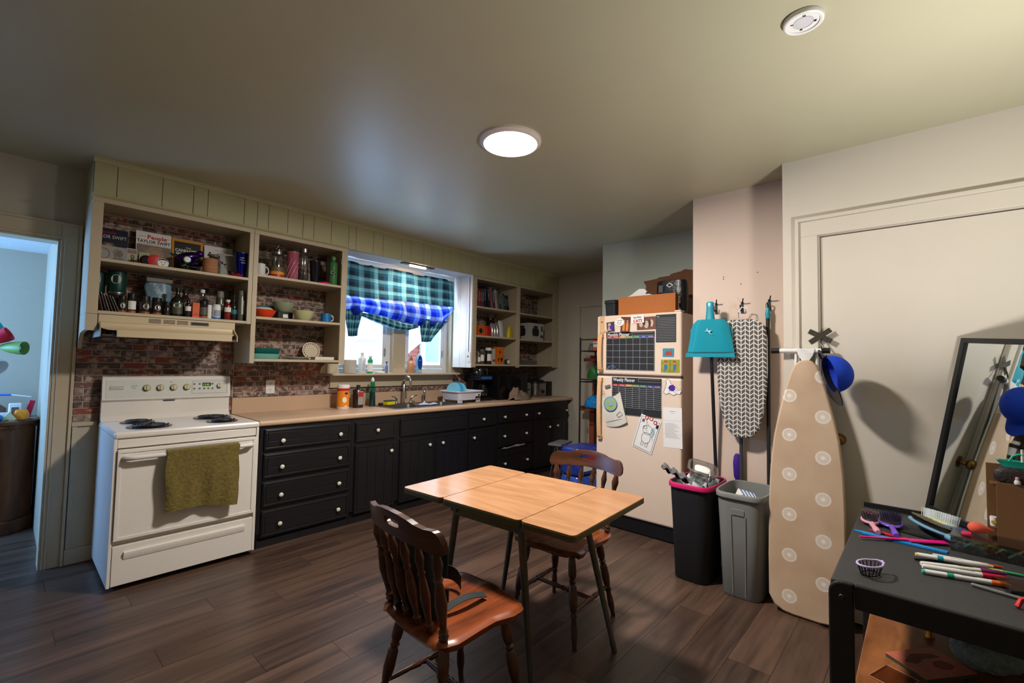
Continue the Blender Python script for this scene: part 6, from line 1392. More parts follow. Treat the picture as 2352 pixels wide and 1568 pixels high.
# ---------------------------------------------------------------- tall ironing board
def rings_mat():
    m = bpy.data.materials.new('ring_print'); m.use_nodes = True; nt = m.node_tree; N = nt.nodes; L = nt.links; b = N['Principled BSDF']
    tc = N.new('ShaderNodeTexCoord'); sp = N.new('ShaderNodeSeparateXYZ'); L.new(tc.outputs['Object'], sp.inputs[0])
    def M_(op, a, b_=None, c_=None):
        n = N.new('ShaderNodeMath'); n.operation = op
        for i, q in enumerate((a, b_, c_)):
            if q is None: continue
            if isinstance(q, (int, float)): n.inputs[i].default_value = q
            else: L.new(q, n.inputs[i])
        return n.outputs[0]
    y = sp.outputs[1]; z = sp.outputs[2]
    acc = None
    for (yc, z0) in ((.078, .098), (-.083, .212)):
        fz_ = M_('SUBTRACT', M_('FRACT', M_('DIVIDE', M_('SUBTRACT', z, z0-.1115), .223)), .5)
        dz = M_('MULTIPLY', fz_, .223); dy = M_('SUBTRACT', y, yc)
        d_ = M_('SQRT', M_('ADD', M_('MULTIPLY', dz, dz), M_('MULTIPLY', dy, dy)))
        r_ = N.new('ShaderNodeValToRGB'); r_.color_ramp.interpolation = 'CONSTANT'; e = r_.color_ramp.elements
        e[0].position = 0; e[0].color = (1, 1, 1, 1); e[1].position = .011*10; e[1].color = (.3, .3, .3, 1)
        for p, v in ((.16, 1), (.185, .15), (.22, .9), (.25, .1), (.28, 1), (.325, .25), (.345, .9), (.37, 0)):
            q = e.new(p); q.color = (v, v, v, 1)
        L.new(M_('MULTIPLY', d_, 10), r_.inputs[0])
        ro = M_('MULTIPLY', r_.outputs[0], M_('GREATER_THAN', z, z0-.06))
        acc = ro if acc is None else M_('MAXIMUM', acc, ro)
    acc = M_('MULTIPLY', acc, M_('LESS_THAN', sp.outputs[0], .012))
    nz = N.new('ShaderNodeTexNoise'); nz.inputs['Scale'].default_value = 5; nz.inputs['Detail'].default_value = 5; L.new(tc.outputs['Object'], nz.inputs['Vector'])
    c1 = N.new('ShaderNodeMix'); c1.data_type = 'RGBA'; c1.inputs[6].default_value = lin((176, 144, 116)); c1.inputs[7].default_value = lin((214, 190, 162)); L.new(nz.outputs['Fac'], c1.inputs[0])
    c2 = N.new('ShaderNodeMix'); c2.data_type = 'RGBA'; L.new(acc, c2.inputs[0]); L.new(c1.outputs[2], c2.inputs[6]); c2.inputs[7].default_value = lin((236, 230, 222))
    L.new(c2.outputs[2], b.inputs['Base Color']); b.inputs['Roughness'].default_value = .9
    return m
ibt = thing('ironing_board', 'tall beige ironing board with white ring print leaning on the door frame', 'ironing board', (3.010, .500, 0.004), 0, None, (0, math.radians(2.6), 0))
prof = [(.0, .06), (.006, .11), (.03, .155), (.08, .181), (.30, .184), (.60, .183), (.80, .176), (.98, .158), (1.12, .131), (1.26, .098), (1.35, .072), (1.39, .055), (1.415, .03), (1.42, .012)]
P = [(w_, z) for z, w_ in prof]; P = P+[(-a, b) for a, b in reversed(P)]
obj('padded_cover', MB().prism([(-a, b) for a, b in P], frame((.014, 0, 0), (0, -1, 0), (0, 0, 1)), .028), rings_mat(), ibt, smooth=30, bevel=.010)
obj('metal_deck', MB().prism([(-a*.97, b*.99+.005) for a, b in P], frame((.022, 0, 0), (0, -1, 0), (0, 0, 1)), .0075), M_WHITE, ibt)
obj('leg_frame', MB().tube([(.026, -.09, .15), (.026, -.05, 1.46)], .009, 8).tube([(.026, .09, .15), (.026, .05, 1.46)], .009, 8), M_WHITE, ibt, smooth=50)
obj('foot_bar', MB().cyl((.018, -.105, 1.475), (.018, .17, 1.475), .0135), M_WHITE, ibt, smooth=40)
obj('rubber_cap', MB().cyl((.018, .135, 1.475), (.018, .178, 1.475), .016), M_BLACK, ibt, smooth=40)
obj('rubber_cap', MB().cyl((.018, -.115, 1.475), (.018, -.075, 1.475), .016), M_BLACK, ibt, smooth=40)
obj('hinge_plate', MB().prism([(-.045, 1.485), (.045, 1.485), (.038, 1.45), (.018, 1.415), (-.018, 1.415), (-.038, 1.45)], frame((.006, 0, 0), (0, -1, 0), (0, 0, 1)), .008), M_WHITE, ibt, bevel=.003)
# tape cross on the door edge
tp_ = thing('tape_cross', 'crossed strips of dark duct tape on the door edge', 'tape', (XD-.019, .433, 1.560))
M_TAPE = mat((70, 66, 58), .35, .3, noise=.4, scale=60)
for a in (.62, -.52):
    obj('strip', MB().prism(rect(-.062, .062, -.014, .014), frame((-.0004 if a > 0 else -.0016, 0, 0), (0, -math.cos(a), math.sin(a)), (0, math.sin(a), math.cos(a))), .001), M_TAPE, tp_)
obj('hanging_loop', MB().tube([(-.003, -.0, -.012), (-.02, -.005, -.04), (-.035, -.02, -.07)], .004, 6), M_TAPE, tp_)
# blue cap hanging
cap = thing('baseball_cap', 'royal blue baseball cap hanging from the foot bar by its strap', 'cap', (2.965, .372, 1.345), 0, None, (0, 0, 0))
M_BLUE = mat((10, 60, 190), .8, noise=.15, scale=80)
_x = Vector((-.05, -.26, -.96)).normalized(); _z = Vector((-.42, .88, 0)); _z = (_z-_x*_z.dot(_x)).normalized(); Mc = frame((0, 0, .0), _x, _z.cross(_x))
def dome(u, v):
    a = 2*PI*u; ph = v*PI/2*.995; r_ = math.cos(ph); return Mc @ Vector((.098*r_*math.cos(a), .080*r_*math.sin(a), -(.105*math.sin(ph)**.85)))
def brimf(u, v):
    a = lerp(-1.15, 1.15, u); r0 = Vector((.098*math.cos(a), .080*math.sin(a), 0)); r1 = Vector((.098*math.cos(a)+.072*math.cos(a*.75), .080*math.sin(a)*1.02, .012-.02*math.cos(a*1.3)))
    p = r0.lerp(r1, v); return Mc @ p
dm = MB().sheet(dome, 36, 12, .0022)
obj('crown', dm, M_BLUE, cap, smooth=70)
obj('visor', MB().sheet(brimf, 20, 6, .003), M_BLUE, cap, smooth=60)
obj('visor_lining', MB().sheet(lambda u, v: Mc @ (Mc.inverted() @ brimf(u, v) + Vector((0, 0, .004))), 20, 6, .001), M_BLACK, cap, smooth=60)
obj('sweatband', MB().sheet(lambda u, v: Mc @ Vector((.0955*math.cos(2*PI*u), .0775*math.sin(2*PI*u), -.03*v+.001)), 36, 2, .002), M_BLACK, cap, smooth=60)
obj('button', MB().lathe([(.008, -.003), (.007, .003), (.001, .005)], 12, tuple(Mc @ Vector((0, 0, -.106)))), M_BLUE, cap)
obj('back_strap', MB().tube([Mc @ Vector(p) for p in ((-.096, -.035, .002), (-.11, -.02, .012), (-.135, 0, .014), (-.11, .02, .012), (-.096, .035, .002))], .006, 6), M_BLACK, cap, smooth=60)

# ---------------------------------------------------------------- mirror (stands on the black table, leaning)
mn = Vector((-0.5562, 0.8158, 0.1584))
# left edge from (2.895,.003,.737) to (2.893,-.131,1.526)
e_up = (Vector((3.092, -.141, 1.536))-Vector((3.066, .004, .698))).normalized(); e_rt = (Vector((2.838, -.316, 1.539))-Vector((3.092, -.141, 1.536)))
e_rt = (e_rt - e_up*e_rt.dot(e_up)).normalized()
o_ = Vector((3.092, -.141, 1.536)) - e_up*0.845
mi = thing('wall_mirror', 'black framed mirror leaning at the back of the black table', 'mirror')
mi.matrix_world = frame(o_, e_rt, e_up)
HM = .845; WM = .48
zs = 1 if (e_rt.cross(e_up)).dot(mn) > 0 else -1
mf = MB().box(0, .022, 0, HM, -.022*zs, 0.002*zs).box(WM-.022, WM, 0, HM, -.022*zs, .002*zs).box(.022, WM-.022, HM-.022, HM, -.022*zs, .002*zs).box(.022, WM-.022, 0, .022, -.022*zs, .002*zs)
obj('frame', mf, M_BLACK, mi)
obj('mirror_glass', B(.022, WM-.022, .022, HM-.022, -.012*zs, -.008*zs), mat((225, 232, 232), .02, 1.0, noise=0, spec=.5), mi)
obj('backing_board', B(.022, WM-.022, .022, HM-.022, -.020*zs, -.0125*zs), M_BLACKP, mi)

# ---------------------------------------------------------------- drop-leaf table
dt = thing('drop_leaf_table', 'drop-leaf table with tan woodgrain laminate top and grey metal legs', 'table', (1.745, 1.495, 0), math.radians(3.5))
M_LAM = wood((160, 116, 82), (184, 138, 100), 1, 7.0, 6.0, 0.16, rnd=0.0, bump=0.01, spec=0.6, dist=2.2)
M_EDGE = mat((96, 88, 52), .35, .5, noise=.15)
M_LEG = mat((92, 92, 84), .35, .7, noise=.2)
ZT = .74
for nm, y0, y1 in (('leaf', .212, .49), ('centre_top', -.248, .208), ('leaf', -.505, -.252)):
    lf = obj(nm, MB().prism(rrect(-.335, .335, y0, y1, .022, 4), FZ(0, 0, ZT-.004), .004), M_LAM, dt)
    obj('metal_edge', MB().prism(rrect(-.337, .337, y0-.0005, y1+.0005, .023, 4), FZ(0, 0, ZT-.028), .0238), M_EDGE, lf, bevel=.003)
obj('apron', MB().box(-.29, .29, -.215, -.20, ZT-.075, ZT-.0325).box(-.29, .29, .155, .17, ZT-.075, ZT-.0325).box(-.29, -.275, -.2, .155, ZT-.075, ZT-.0325).box(.275, .29, -.2, .155, ZT-.075, ZT-.0325), M_EDGE, dt)
for (a, b, c_, d_) in ((-.285, -.222, -.240, -.258), (.22, -.215, .262, -.385), (-.27, .165, -.30, .25), (.21, .175, .23, .30)):
    obj('leg', MB().turned((a, b, ZT-.034), (c_, d_, 0.0), [(0, .017), (.5, .0155), (.93, .0115), (.94, .014), (1, .013)], 14), M_LEG, dt, smooth=40)
    obj('leg_bracket', MB().box(a-.03, a+.03, b-.02, b+.02, ZT-.06, ZT-.033), M_LEG, dt, bevel=.004)

# ---------------------------------------------------------------- chairs
M_CHW = wood((38, 20, 12), (92, 52, 30), 1, 9.0, 9.0, 0.28, rnd=0.05, bump=0.03, spec=.55)
M_CHS = wood((58, 28, 14), (136, 66, 30), 0, 9.0, 9.0, 0.25, rnd=0.05, bump=0.03, spec=.6)
def chair(label, loc, rz):
    t = thing('dining_chair', label, 'chair', loc, rz, 'turned wooden dining chairs')
    # seat: saddle plan, front at +x
    def plan(a):   # outline radius by angle
        return a
    hw = lambda u: interp([(0, .165), (.06, .195), (.18, .208), (.45, .196), (.62, .192), (.80, .212), (.93, .205), (1, .175)], u)
    def seat(u, v):
        x = lerp(-.195, .215, u); e = 2*v-1; y = e*hw(u)
        x2 = x + (.018*(1-e*e) if u > .9 else 0) - (.012*(1-e*e) if u < .1 else 0)
        z = .455 - .010*(1-e**4)*math.exp(-((u-.42)/.3)**2) + .006*math.exp(-(e/.25)**2)*(u > .6)*(u-.6)/.4
        k = max(abs(e)-.86, 0)/.14; z -= .012*k*k
        if u < .06: z -= .012*(1-u/.06)**2
        if u > .94: z -= .014*((u-.94)/.06)**2
        return (x2, y, z)
    obj('seat', MB().sheet(seat, 34, 26, .032), M_CHS, t, smooth=50)
    # crest rail with carved handle slot
    m = MB(); n = 48; ys = [-.238+.476*i/n for i in range(n+1)]
    top = lambda y: interp([(0, .862), (.05, .860), (.10, .852), (.13, .842), (.17, .836), (.205, .838), (.225, .830), (.238, .800)], abs(y))
    bot = lambda y: interp([(0, .772), (.12, .768), (.19, .758), (.225, .756), (.238, .775)], abs(y))
    xc = lambda y, z: -.245 - (z-.75)*.20 + .75*y*y
    def col(y, z0, z1, y2, z2, z3):
        th = .011
        hexa(m, [(xc(y, z0)-th, y, z0), (xc(y2, z2)-th, y2, z2), (xc(y2, z3)-th, y2, z3), (xc(y, z1)-th, y, z1)], [(xc(y, z0)+th, y, z0), (xc(y2, z2)+th, y2, z2), (xc(y2, z3)+th, y2, z3), (xc(y, z1)+th, y, z1)])
    for a, b in zip(ys[:-1], ys[1:]):
        mid = (a+b)/2
        if abs(mid) < .052:
            e0 = .014*math.sqrt(max(0, 1-(abs(a)/.054)**4)); e1 = .014*math.sqrt(max(0, 1-(abs(b)/.054)**4)); c_ = .822
            col(a, bot(a), c_-e0, b, bot(b), c_-e1); col(a, c_+e0, top(a), b, c_+e1, top(b))
        else: col(a, bot(a), top(a), b, bot(b), top(b))
    obj('crest_rail', m, M_CHW, t, smooth=50)
    pr = [(0, .010), (.05, .012), (.07, .016), (.10, .012), (.12, .016), (.15, .010), (.25, .013), (.42, .019), (.60, .014), (.66, .010), (.69, .015), (.72, .010), (.76, .012), (.85, .017), (.93, .012), (1, .008)]
    for i in range(6):
        y = -.20+.08*i; k = 1.15 if i in (0, 5) else .95
        obj('spindle', MB().turned((-.165+.25*(y*y), y*.86, .445), (xc(y, .765)+.0, y*1.0, .768), [(a, b*k) for a, b in pr], 12), M_CHW, t, smooth=50)
    lp = [(0, .014), (.06, .017), (.16, .021), (.24, .020), (.28, .013), (.30, .019), (.33, .013), (.36, .020), (.5, .022), (.60, .017), (.63, .012), (.66, .018), (.70, .012), (.76, .016), (.86, .017), (.93, .012), (1, .011)]
    J = {}
    for sx_ in (-1, 1):
        for sy_ in (-1, 1):
            p0 = Vector((sx_*.135+.01, sy_*.135, .425)); p1 = Vector((sx_*.205+.005, sy_*.195, 0))
            obj('leg', MB().turned(p0, p1, lp, 14), M_CHW, t, smooth=50); J[sx_, sy_] = p0.lerp(p1, .62)
    st_ = [(0, .008), (.15, .011), (.3, .010), (.42, .013), (.45, .009), (.5, .014), (.55, .009), (.58, .013), (.7, .010), (.85, .011), (1, .008)]
    for sy_ in (-1, 1): obj('side_stretcher', MB().turned(J[-1, sy_], J[1, sy_], st_, 12), M_CHW, t, smooth=50)
    obj('cross_stretcher', MB().turned((J[-1, -1]+J[1, -1])/2, (J[-1, 1]+J[1, 1])/2, st_, 12), M_CHW, t, smooth=50)
    return t
c1 = chair('turned wooden chair in the foreground with a black bag on its seat', (1.190, 1.358, 0), math.radians(-4))
c2 = chair('turned wooden chair behind the table with its back to the refrigerator', (2.10, 1.475, 0), math.radians(183))
# black bag on chair 1
bgm = mat((20, 26, 28), .75, noise=.4, scale=25, bump=.2)
bg_ = thing('shoulder_bag', 'black shoulder bag slumped against the chair back with loose strap', 'bag', (1.095, 1.41, .460), math.radians(-4))
def bagb(u, v):
    a = 2*PI*u; k = 1-.10*v; z = .27*v; s = .8 if v < .06 else 1
    return ((.056*k*math.cos(a)*s*(1-.25*v)-.055*v), .125*k*math.copysign(abs(math.sin(a))**.7, math.sin(a))*s*(1+.06*math.sin(v*6)), z+.02*math.sin(a*2+1)*v)
mm = MB().sheet(bagb, 32, 16); mm.f.append(tuple(reversed(range(32)))); mm.f.append(tuple(16*33+i for i in range(32)))
obj('body', mm, bgm, bg_, smooth=60)
obj('flap', MB().sheet(lambda u, v: (.060-.055*(.55+.45*(1-v))-.012*v+.010*math.sin(PI*v), lerp(-.118, .118, u), lerp(.278, .14, v)), 16, 10, .004), mat((24, 56, 60), .7, noise=.3, scale=25), bg_, smooth=60)
obj('strap_loop', MB().sheet(lambda u, v: (.13+.055*math.cos(lerp(-.5, PI+1.0, u)), .03+.075*math.sin(lerp(-.5, PI+1.0, u))*.9, .004+.055*v+.02*math.sin(u*5)), 26, 3, .003), bgm, bg_, smooth=60)
obj('strap_end', MB().sheet(lambda u, v: (lerp(.03, .22, u), lerp(-.10, -.075, v)+(-.015)*u, .004+.018*math.sin(PI*u)+.01*v), 16, 4, .003), bgm, bg_, smooth=60)
obj('paper_tag', B(-.051, -.049, -.02, -.0, .12, .17), M_PAPER, bg_)

# ---------------------------------------------------------------- black table on the right
BT = .68
bt = thing('black_table', 'matte black metal table with rounded corner frame at the right edge', 'table', (2.4, -.15, 0))
M_TBL = mat((54, 54, 56), .62, noise=.35, scale=120, bump=.1); M_TBF = mat((24, 24, 26), .5, noise=.2, scale=60)
tx0, tx1, ty0, ty1 = 1.86-2.4, 2.96-2.4, -.62+.15, .246+.15
obj('table_top', B(tx0+.02, tx1, ty0, ty1-.004, BT-.02, BT), M_TBL, bt, bevel=.006)
# front frame: an arch with rounded corner, facing -x
def arch(h, w_, leg, ap, r):     # polygon in (a along -y, b up)
    o = [(0, 0), (leg, 0), (leg, h-ap-.02), (leg+.02, h-ap), (w_-leg-.02, h-ap), (w_-leg, h-ap-.02), (w_-leg, 0), (w_, 0)]
    for i in range(7): a = math.radians(90*i/6); o.append((w_-r+r*math.cos(a), h-r+r*math.sin(a)))
    for i in range(7): a = math.radians(90+90*i/6); o.append((r+r*math.cos(a), h-r+r*math.sin(a)))
    return o
ar = arch(BT-.0, ty1-ty0, .068, .075, .04)
# split into convex-ish pieces: legs and apron
def frame_end(name, x, dx):
    F = frame((x, ty1, 0), (0, -1, 0), (0, 0, 1)); W_ = ty1-ty0; m = MB(); h = BT+.004
    cor = [(.0, 0), (.068, 0), (.068, h-.075), (.068, h)]+[(.04+.04*math.cos(math.radians(a)), h-.04+.04*math.sin(math.radians(a))) for a in (90, 110, 130, 150, 165, 180)]
    obj(name, MB().prism(cor, F, dx), M_TBF, bt, bevel=.006); obj(name, MB().prism([(W_-a, b) for a, b in reversed(cor)], F, dx), M_TBF, bt, bevel=.006)
    obj('apron', MB().prism(rect(.0695, W_-.0695, h-.078, h-.001), F, dx*.9), M_TBF, bt, bevel=.005)
frame_end('leg', tx0+.024, .022); frame_end('leg', tx1, .02)
for yy in (ty1-.02, ty0):
    obj('side_apron', B(tx0+.03, tx1-.03, yy, yy+.018, BT-.085, BT-.021), M_TBF, bt)
obj('corner_lip', B(tx1-.004, tx1+.006, ty0, ty1-.01, BT-.0, BT+.025), M_TBF, bt, bevel=.003)
obj('bolt', MB().turned((tx0+.0015, ty1-.036, BT-.045), (tx0-.002, ty1-.036, BT-.045), [(0, .009), (1, .007)], 14), mat((60, 60, 62), .4, .6), bt)
ZB = BT+.0003
mi.location = mi.location
# brushes
def brush(label, x, y, rz, L_, hw_, hl, handc, padc, pinc, tipc=None, up_=.0, n=(5, 9), pitch=0, roll=0, pinh=.02):
    t = thing('hair_brush', label, 'brush', (x, y, ZB+up_), 0, 'hair brushes on the black table', (roll, pitch, rz))
    obj('handle', MB().rlathe([(.5, 0), (1, .01), (.9, .04), (.75, .08), (1.1, L_-.02), (.7, L_)], .014, .010, 16, p=2.4, c=(0, 0, 0)).__class__() if False else MB().tube([(0, 0, .012), (L_*.3, 0, .011), (L_*.7, 0, .013), (L_, 0, .013)], [.012, .009, .013, .009], 12), handc, t, smooth=60)
    hd = MB().add([], []); hd.lathe([(.7, .004), (.95, .008), (1, .013), (.95, .018), (.6, .021), (.001, .022)], 26, (-hl, 0, 0), sx=hl, sy=hw_)
    hd.lathe([(.001, .003), (.7, .004)], 26, (-hl, 0, 0), sx=hl, sy=hw_)
    obj('head', hd, handc, t, smooth=60)
    obj('cushion', MB().lathe([(.82, .019), (.78, .024), (.4, .027), (.001, .028)], 26, (-hl, 0, 0), sx=hl, sy=hw_), padc, t, smooth=60)
    pins = MB(); tips = MB()
    for i in range(-n[1], n[1]+1):
        for j in range(-n[0], n[0]+1):
            a, b = i/(n[1]+.6), j/(n[0]+.6)
            if a*a+b*b > .80: continue
            x_, y_ = -hl+a*hl*.95, b*hw_*.95
            pins.cyl((x_, y_, .022), (x_*1+a*.004, y_+b*.004, .026+pinh), .0007, n=4, cap=False); tips.cyl((x_+a*.004, y_+b*.004, .026+pinh), (x_+a*.004, y_+b*.004, .0275+pinh), .0011, n=5)
    obj('bristle_pins', pins, pinc, t, kind='stuff'); obj('pin_tips', tips, tipc or pinc, t, kind='stuff')
    return t
M_PNK = mat((214, 150, 168), .4, noise=.04); M_PUR = mat((120, 80, 200), .35, noise=.05); M_BLUH = mat((110, 160, 190), .35, noise=.05)
brush('pale pink hair brush with dark bristles, leftmost on the table', 2.60, .178, math.radians(193), .12, .034, .055, M_PNK, M_BLACKP, mat((60, 40, 50), .5), M_PNK, n=(3, 5), pinh=.026, up_=.002)
brush('purple hair brush with dark bristles next to the pink one', 2.61, .110, math.radians(188), .12, .046, .075, M_PUR, M_BLACKP, mat((40, 30, 60), .5), mat((30, 26, 60), .5), n=(5, 8), pinh=.026, up_=.002)
brush('black oval paddle brush with a pale blue rim', 2.565, -.060, math.radians(207), .03, .052, .120, M_BLUH, M_BLACK, mat((16, 16, 18), .5), mat((170, 160, 120), .4), n=(7, 15), pinh=.012, up_=.020, roll=-.25)
brush('blue handled brush with long white bristles at the back', 2.735, -.100, math.radians(228), .03, .050, .082, mat((50, 110, 200), .35), mat((220, 214, 150), .5), mat((225, 235, 240), .4), mat((230, 240, 245), .4), n=(5, 8), pinh=.034, up_=.012, roll=-.2)
# combs
def comb(label, p0, p1, m, w_=.03, z=0, tailf=.4, teeth=True, name='comb'):
    p0 = Vector(p0); p1 = Vector(p1); d_ = p1-p0; L_ = d_.length
    t = thing(name, label, name, (p0.x, p0.y, ZB+z), math.atan2(d_.y, d_.x), 'combs on the black table')
    obj('spine', MB().prism([(0, -.004), (L_*tailf, -.008), (L_*(tailf+.03), -.013), (L_-.005, -.013), (L_, -.006), (L_, .009), (L_*tailf, .011), (0, .005)], FZ(0, 0, 0), .005), m, t, bevel=.001)
    if teeth:
        q = MB(); k = int(L_*(1-tailf)/.0045)
        for i in range(k): x = L_*tailf+.004+i*.0045; q.box(x, x+.0022, -.012-w_*.8, -.011, .001, .0042)
        obj('teeth', q, m, t, kind='stuff')
    return t
M_MAG = mat((226, 20, 130), .35, noise=.03); M_CY = mat((20, 140, 210), .35, noise=.03)
comb('hot pink pointed tail comb lying over the blue comb', (2.385, .205, 0), (2.56, -.055, 0), M_MAG, .012, z=.008, tailf=.55)
comb('bright blue long comb at the front of the brushes', (2.49, .232, 0), (2.455, -.06, 0), M_CY, .022, z=0, tailf=.10)
comb('black comb lying between the brushes and the blue comb', (2.66, .150, 0), (2.60, -.03, 0), M_BLACKP, .018, z=0, tailf=.1)
comb('small red-handled comb under the pink brush', (2.55, .185, 0), (2.52, .06, 0), mat((190, 30, 60), .4), .010, z=0, tailf=.3)
# clear case with hair things
cs = thing('clear_case', 'clear plastic case filled with hair clips at the frame edge', 'case', (2.55, -.205, ZB), math.radians(-97))
CL, CWd = .30, .13
obj('tray_body', MB().box(-.13, .17, -CWd/2, CWd/2, 0, .003).box(-.13, .17, -CWd/2, -CWd/2+.002, .003, .055).box(-.13, .17, CWd/2-.002, CWd/2, .003, .055).box(-.13, -.128, -CWd/2+.002, CWd/2-.002, .003, .055).box(.168, .17, -CWd/2+.002, CWd/2-.002, .003, .055), M_CLEAR, cs)
obj('lid', MB().box(-.132, .172, -CWd/2-.002, CWd/2+.002, .056, .059), M_CLEAR, cs)
obj('divider', MB().box(-.03, -.028, -.06, .06, .004, .05).box(.07, .072, -.06, .06, .004, .05), M_CLEAR, cs)
for i in range(16):
    cc = R.choice([(30, 30, 32), (20, 20, 22), (60, 160, 150), (200, 120, 70), (120, 120, 124), (40, 40, 44)])
    x_, y_ = -.11+.017*i, R.uniform(-.035, .035); k_ = obj('hair_clip', MB().tube([(x_-.02, y_-.012, .012), (x_, y_, .03), (x_+.02, y_+.012, .018), (x_+.028, y_, .01)], .0045, 6), mat(cc, .4), cs, smooth=60)
mk = item('makeup_sponge', 'coral teardrop makeup sponge resting on the clear case', 'sponge', (2.58, -.150, ZB+.064), [('body', MB().turned((-.03, 0, .022), (.045, 0, .018), [(0, .006), (.08, .015), (.25, .022), (.45, .021), (.7, .013), (.9, .006), (1, .002)], 20), mat((226, 96, 74), .8, noise=.06, scale=60))], rz=math.radians(-80))
item('pink_pad', 'small hot pink pad under the coral sponge', 'pad', (2.54, -.115, ZB+.0605), [('body', MB().rlathe([(.8, 0), (1, .004), (.9, .010)], .02, .015, 16), mat((210, 30, 90), .5))])
# markers
def pen(label, p0, p1, body, capc, band=None, z=0, r=.0082, endc=None, name='marker', capf=.30):
    p0 = Vector((p0[0], p0[1], 0)); p1 = Vector((p1[0], p1[1], 0)); d_ = p1-p0; L_ = d_.length
    t = thing(name, label, 'pen', (p0.x, p0.y, ZB+z+r+.001), math.atan2(d_.y, d_.x), 'felt pens on the black table')
    obj('barrel', MB().turned((0, 0, 0), (L_*(1-capf), 0, 0), [(0, r*.8), (.03, r), (1, r)], 12), body, t, smooth=40)
    obj('cap', MB().turned((L_*(1-capf)+.0003, 0, 0), (L_, 0, 0), [(0, r*1.08), (.75, r*1.05), (.8, r*.8), (1, r*.5)], 12), capc, t, smooth=40)
    if endc: obj('end_plug', MB().turned((-.003, 0, 0), (.004, 0, 0), [(0, r*.7), (1, r*1.02)], 12), endc, t)
    if band: obj('colour_band', MB().turned((L_*.28, 0, 0), (L_*.36, 0, 0), [(0, r*1.03), (1, r*1.03)], 12), band, t)
    obj('print', MB().box(L_*.45, L_*.62, -.001, .001, r, r+.0003), M_INK, t)
    return t
MW = mat((226, 226, 224), .4, noise=.02)
pen('white marker with a teal band and yellow end, topmost of the pens', (2.285, .030), (2.335, -.17), MW, MW, mat((30, 150, 180), .4), endc=mat((220, 190, 120), .4), z=.009)
pen('white marker with a plum cap below the teal banded one', (2.222, .018), (2.318, -.20), MW, mat((120, 30, 110), .4), z=0)
pen('white marker with a crimson cap in the middle of the pens', (2.188, .014), (2.262, -.20), MW, mat((200, 20, 60), .4), z=.002)
pen('white marker with green band and green end', (2.142, .012), (2.205, -.20), MW, mat((230, 110, 30), .4), mat((30, 160, 130), .4), endc=mat((60, 180, 150), .4), z=0, capf=.22)
pen('thin white pen with an orange tip behind the markers', (2.375, -.015), (2.40, -.20), MW, mat((206, 80, 40), .4), z=0, r=.004, name='felt_pen')
pen('yellow-green felt pen behind the markers', (2.335, -.06), (2.355, -.25), mat((190, 200, 60), .4), mat((60, 170, 110), .4), z=0, r=.0045, name='felt_pen')
pen('black pen crossing under the markers', (2.27, .035), (2.365, -.12), M_BLACK, M_BLACK, z=0, r=.004, name='felt_pen')
pen('grey capped clear pen nearest the table front', (2.135, -.105), (2.10, -.26), mat((120, 120, 122), .3), MW, z=0, r=.0055, name='felt_pen')
item('clear_sleeve', 'clear plastic packaging sleeve with foil strips by the pens', 'packaging', (2.20, -.235, ZB), [('sleeve', MB().box(-.05, .06, -.07, .06, 0, .018), M_CLEAR), ('insert', MB().box(-.03, .04, -.06, .05, .003, .012), mat((70, 74, 80), .3, .5, noise=.5, scale=60))], rz=.3)
item('red_hair_claw', 'red plastic hair claw at the front right of the table', 'claw', (2.035, -.225, ZB), [('jaw', MB().tube([(0, .03, .004), (.012, .02, .024), (.016, 0, .034), (.012, -.02, .024), (0, -.03, .004)], .007, 8), mat((206, 40, 46), .35))])
# lilac ring clip
lc = thing('claw_clip', 'lilac oval banana clip with dark teeth, alone on the table', 'clip', (2.0, .145, ZB+.0022), math.radians(-28))
def lring(r, zz, t_): return [(.046*math.cos(a)*(1 if math.cos(a) > -1 else 1)+(.010 if math.cos(a) > .9 else 0), .030*math.sin(a), zz) for a in [2*PI*i/28 for i in range(29)]]
obj('ring', MB().tube(lring(0, .036, 0), .0038, 8), mat((196, 176, 226), .35, noise=.03), lc, smooth=60)
obj('tab', MB().box(.052, .066, -.004, .004, .033, .039), mat((196, 176, 226), .35, noise=.03), lc, bevel=.002)
for i in range(18):
    a = 2*PI*i/18; obj('tooth', MB().cyl((.044*math.cos(a), .029*math.sin(a), .034), (.034*math.cos(a), .020*math.sin(a), .0), .0018, n=6), mat((40, 36, 44), .5), lc)
obj('inner_ring', MB().tube([(.033*math.cos(a), .020*math.sin(a), .003) for a in [2*PI*i/20 for i in range(21)]], .002, 6), M_BLACKP, lc, smooth=60)
# wooden box and things at the right edge, before the mirror
M_WB = mat((120, 84, 52), .7, noise=.12, scale=60)
wb = thing('wooden_organiser', 'brown fibreboard organiser standing before the mirror at the frame edge', 'organiser', (2.66, -.30, ZB), 0)
obj('front_board', B(-.04, -.035, -.14, .095, 0, .265), M_WB, wb, bevel=.001); obj('back_board', B(.015, .020, -.14, .118, 0, .33), M_WB, wb, bevel=.001)
obj('base_board', B(-.035, .015, -.14, .118, 0, .005), M_WB, wb); obj('shelf', B(-.035, .015, -.14, .110, .085, .089), M_WB, wb); obj('shelf', B(-.035, .015, -.14, .110, .255, .259), M_WB, wb)
item('small_tub', 'small white tub with a yellow label in the brown organiser', 'tub', (2.650, -.197, ZB+.0895), [('body', MB().rlathe([(.9, 0), (1, .03), (.9, .034)], .018, .010, 16), MW), ('label_band', MB().box(-.0185, -.018, -.007, .007, .012, .022), mat((220, 180, 40), .5))])
item('leather_pouch', 'dark brown leather pouch lying on the organiser', 'pouch', (2.648, -.315, ZB+.2595), [('pouch', MB().rlathe([(.8, 0), (1, .015), (1, .05), (.8, .066)], .024, .115, 28, p=4), mat((50, 42, 40), .5, noise=.3, scale=90, bump=.4), {'smooth': 50})])
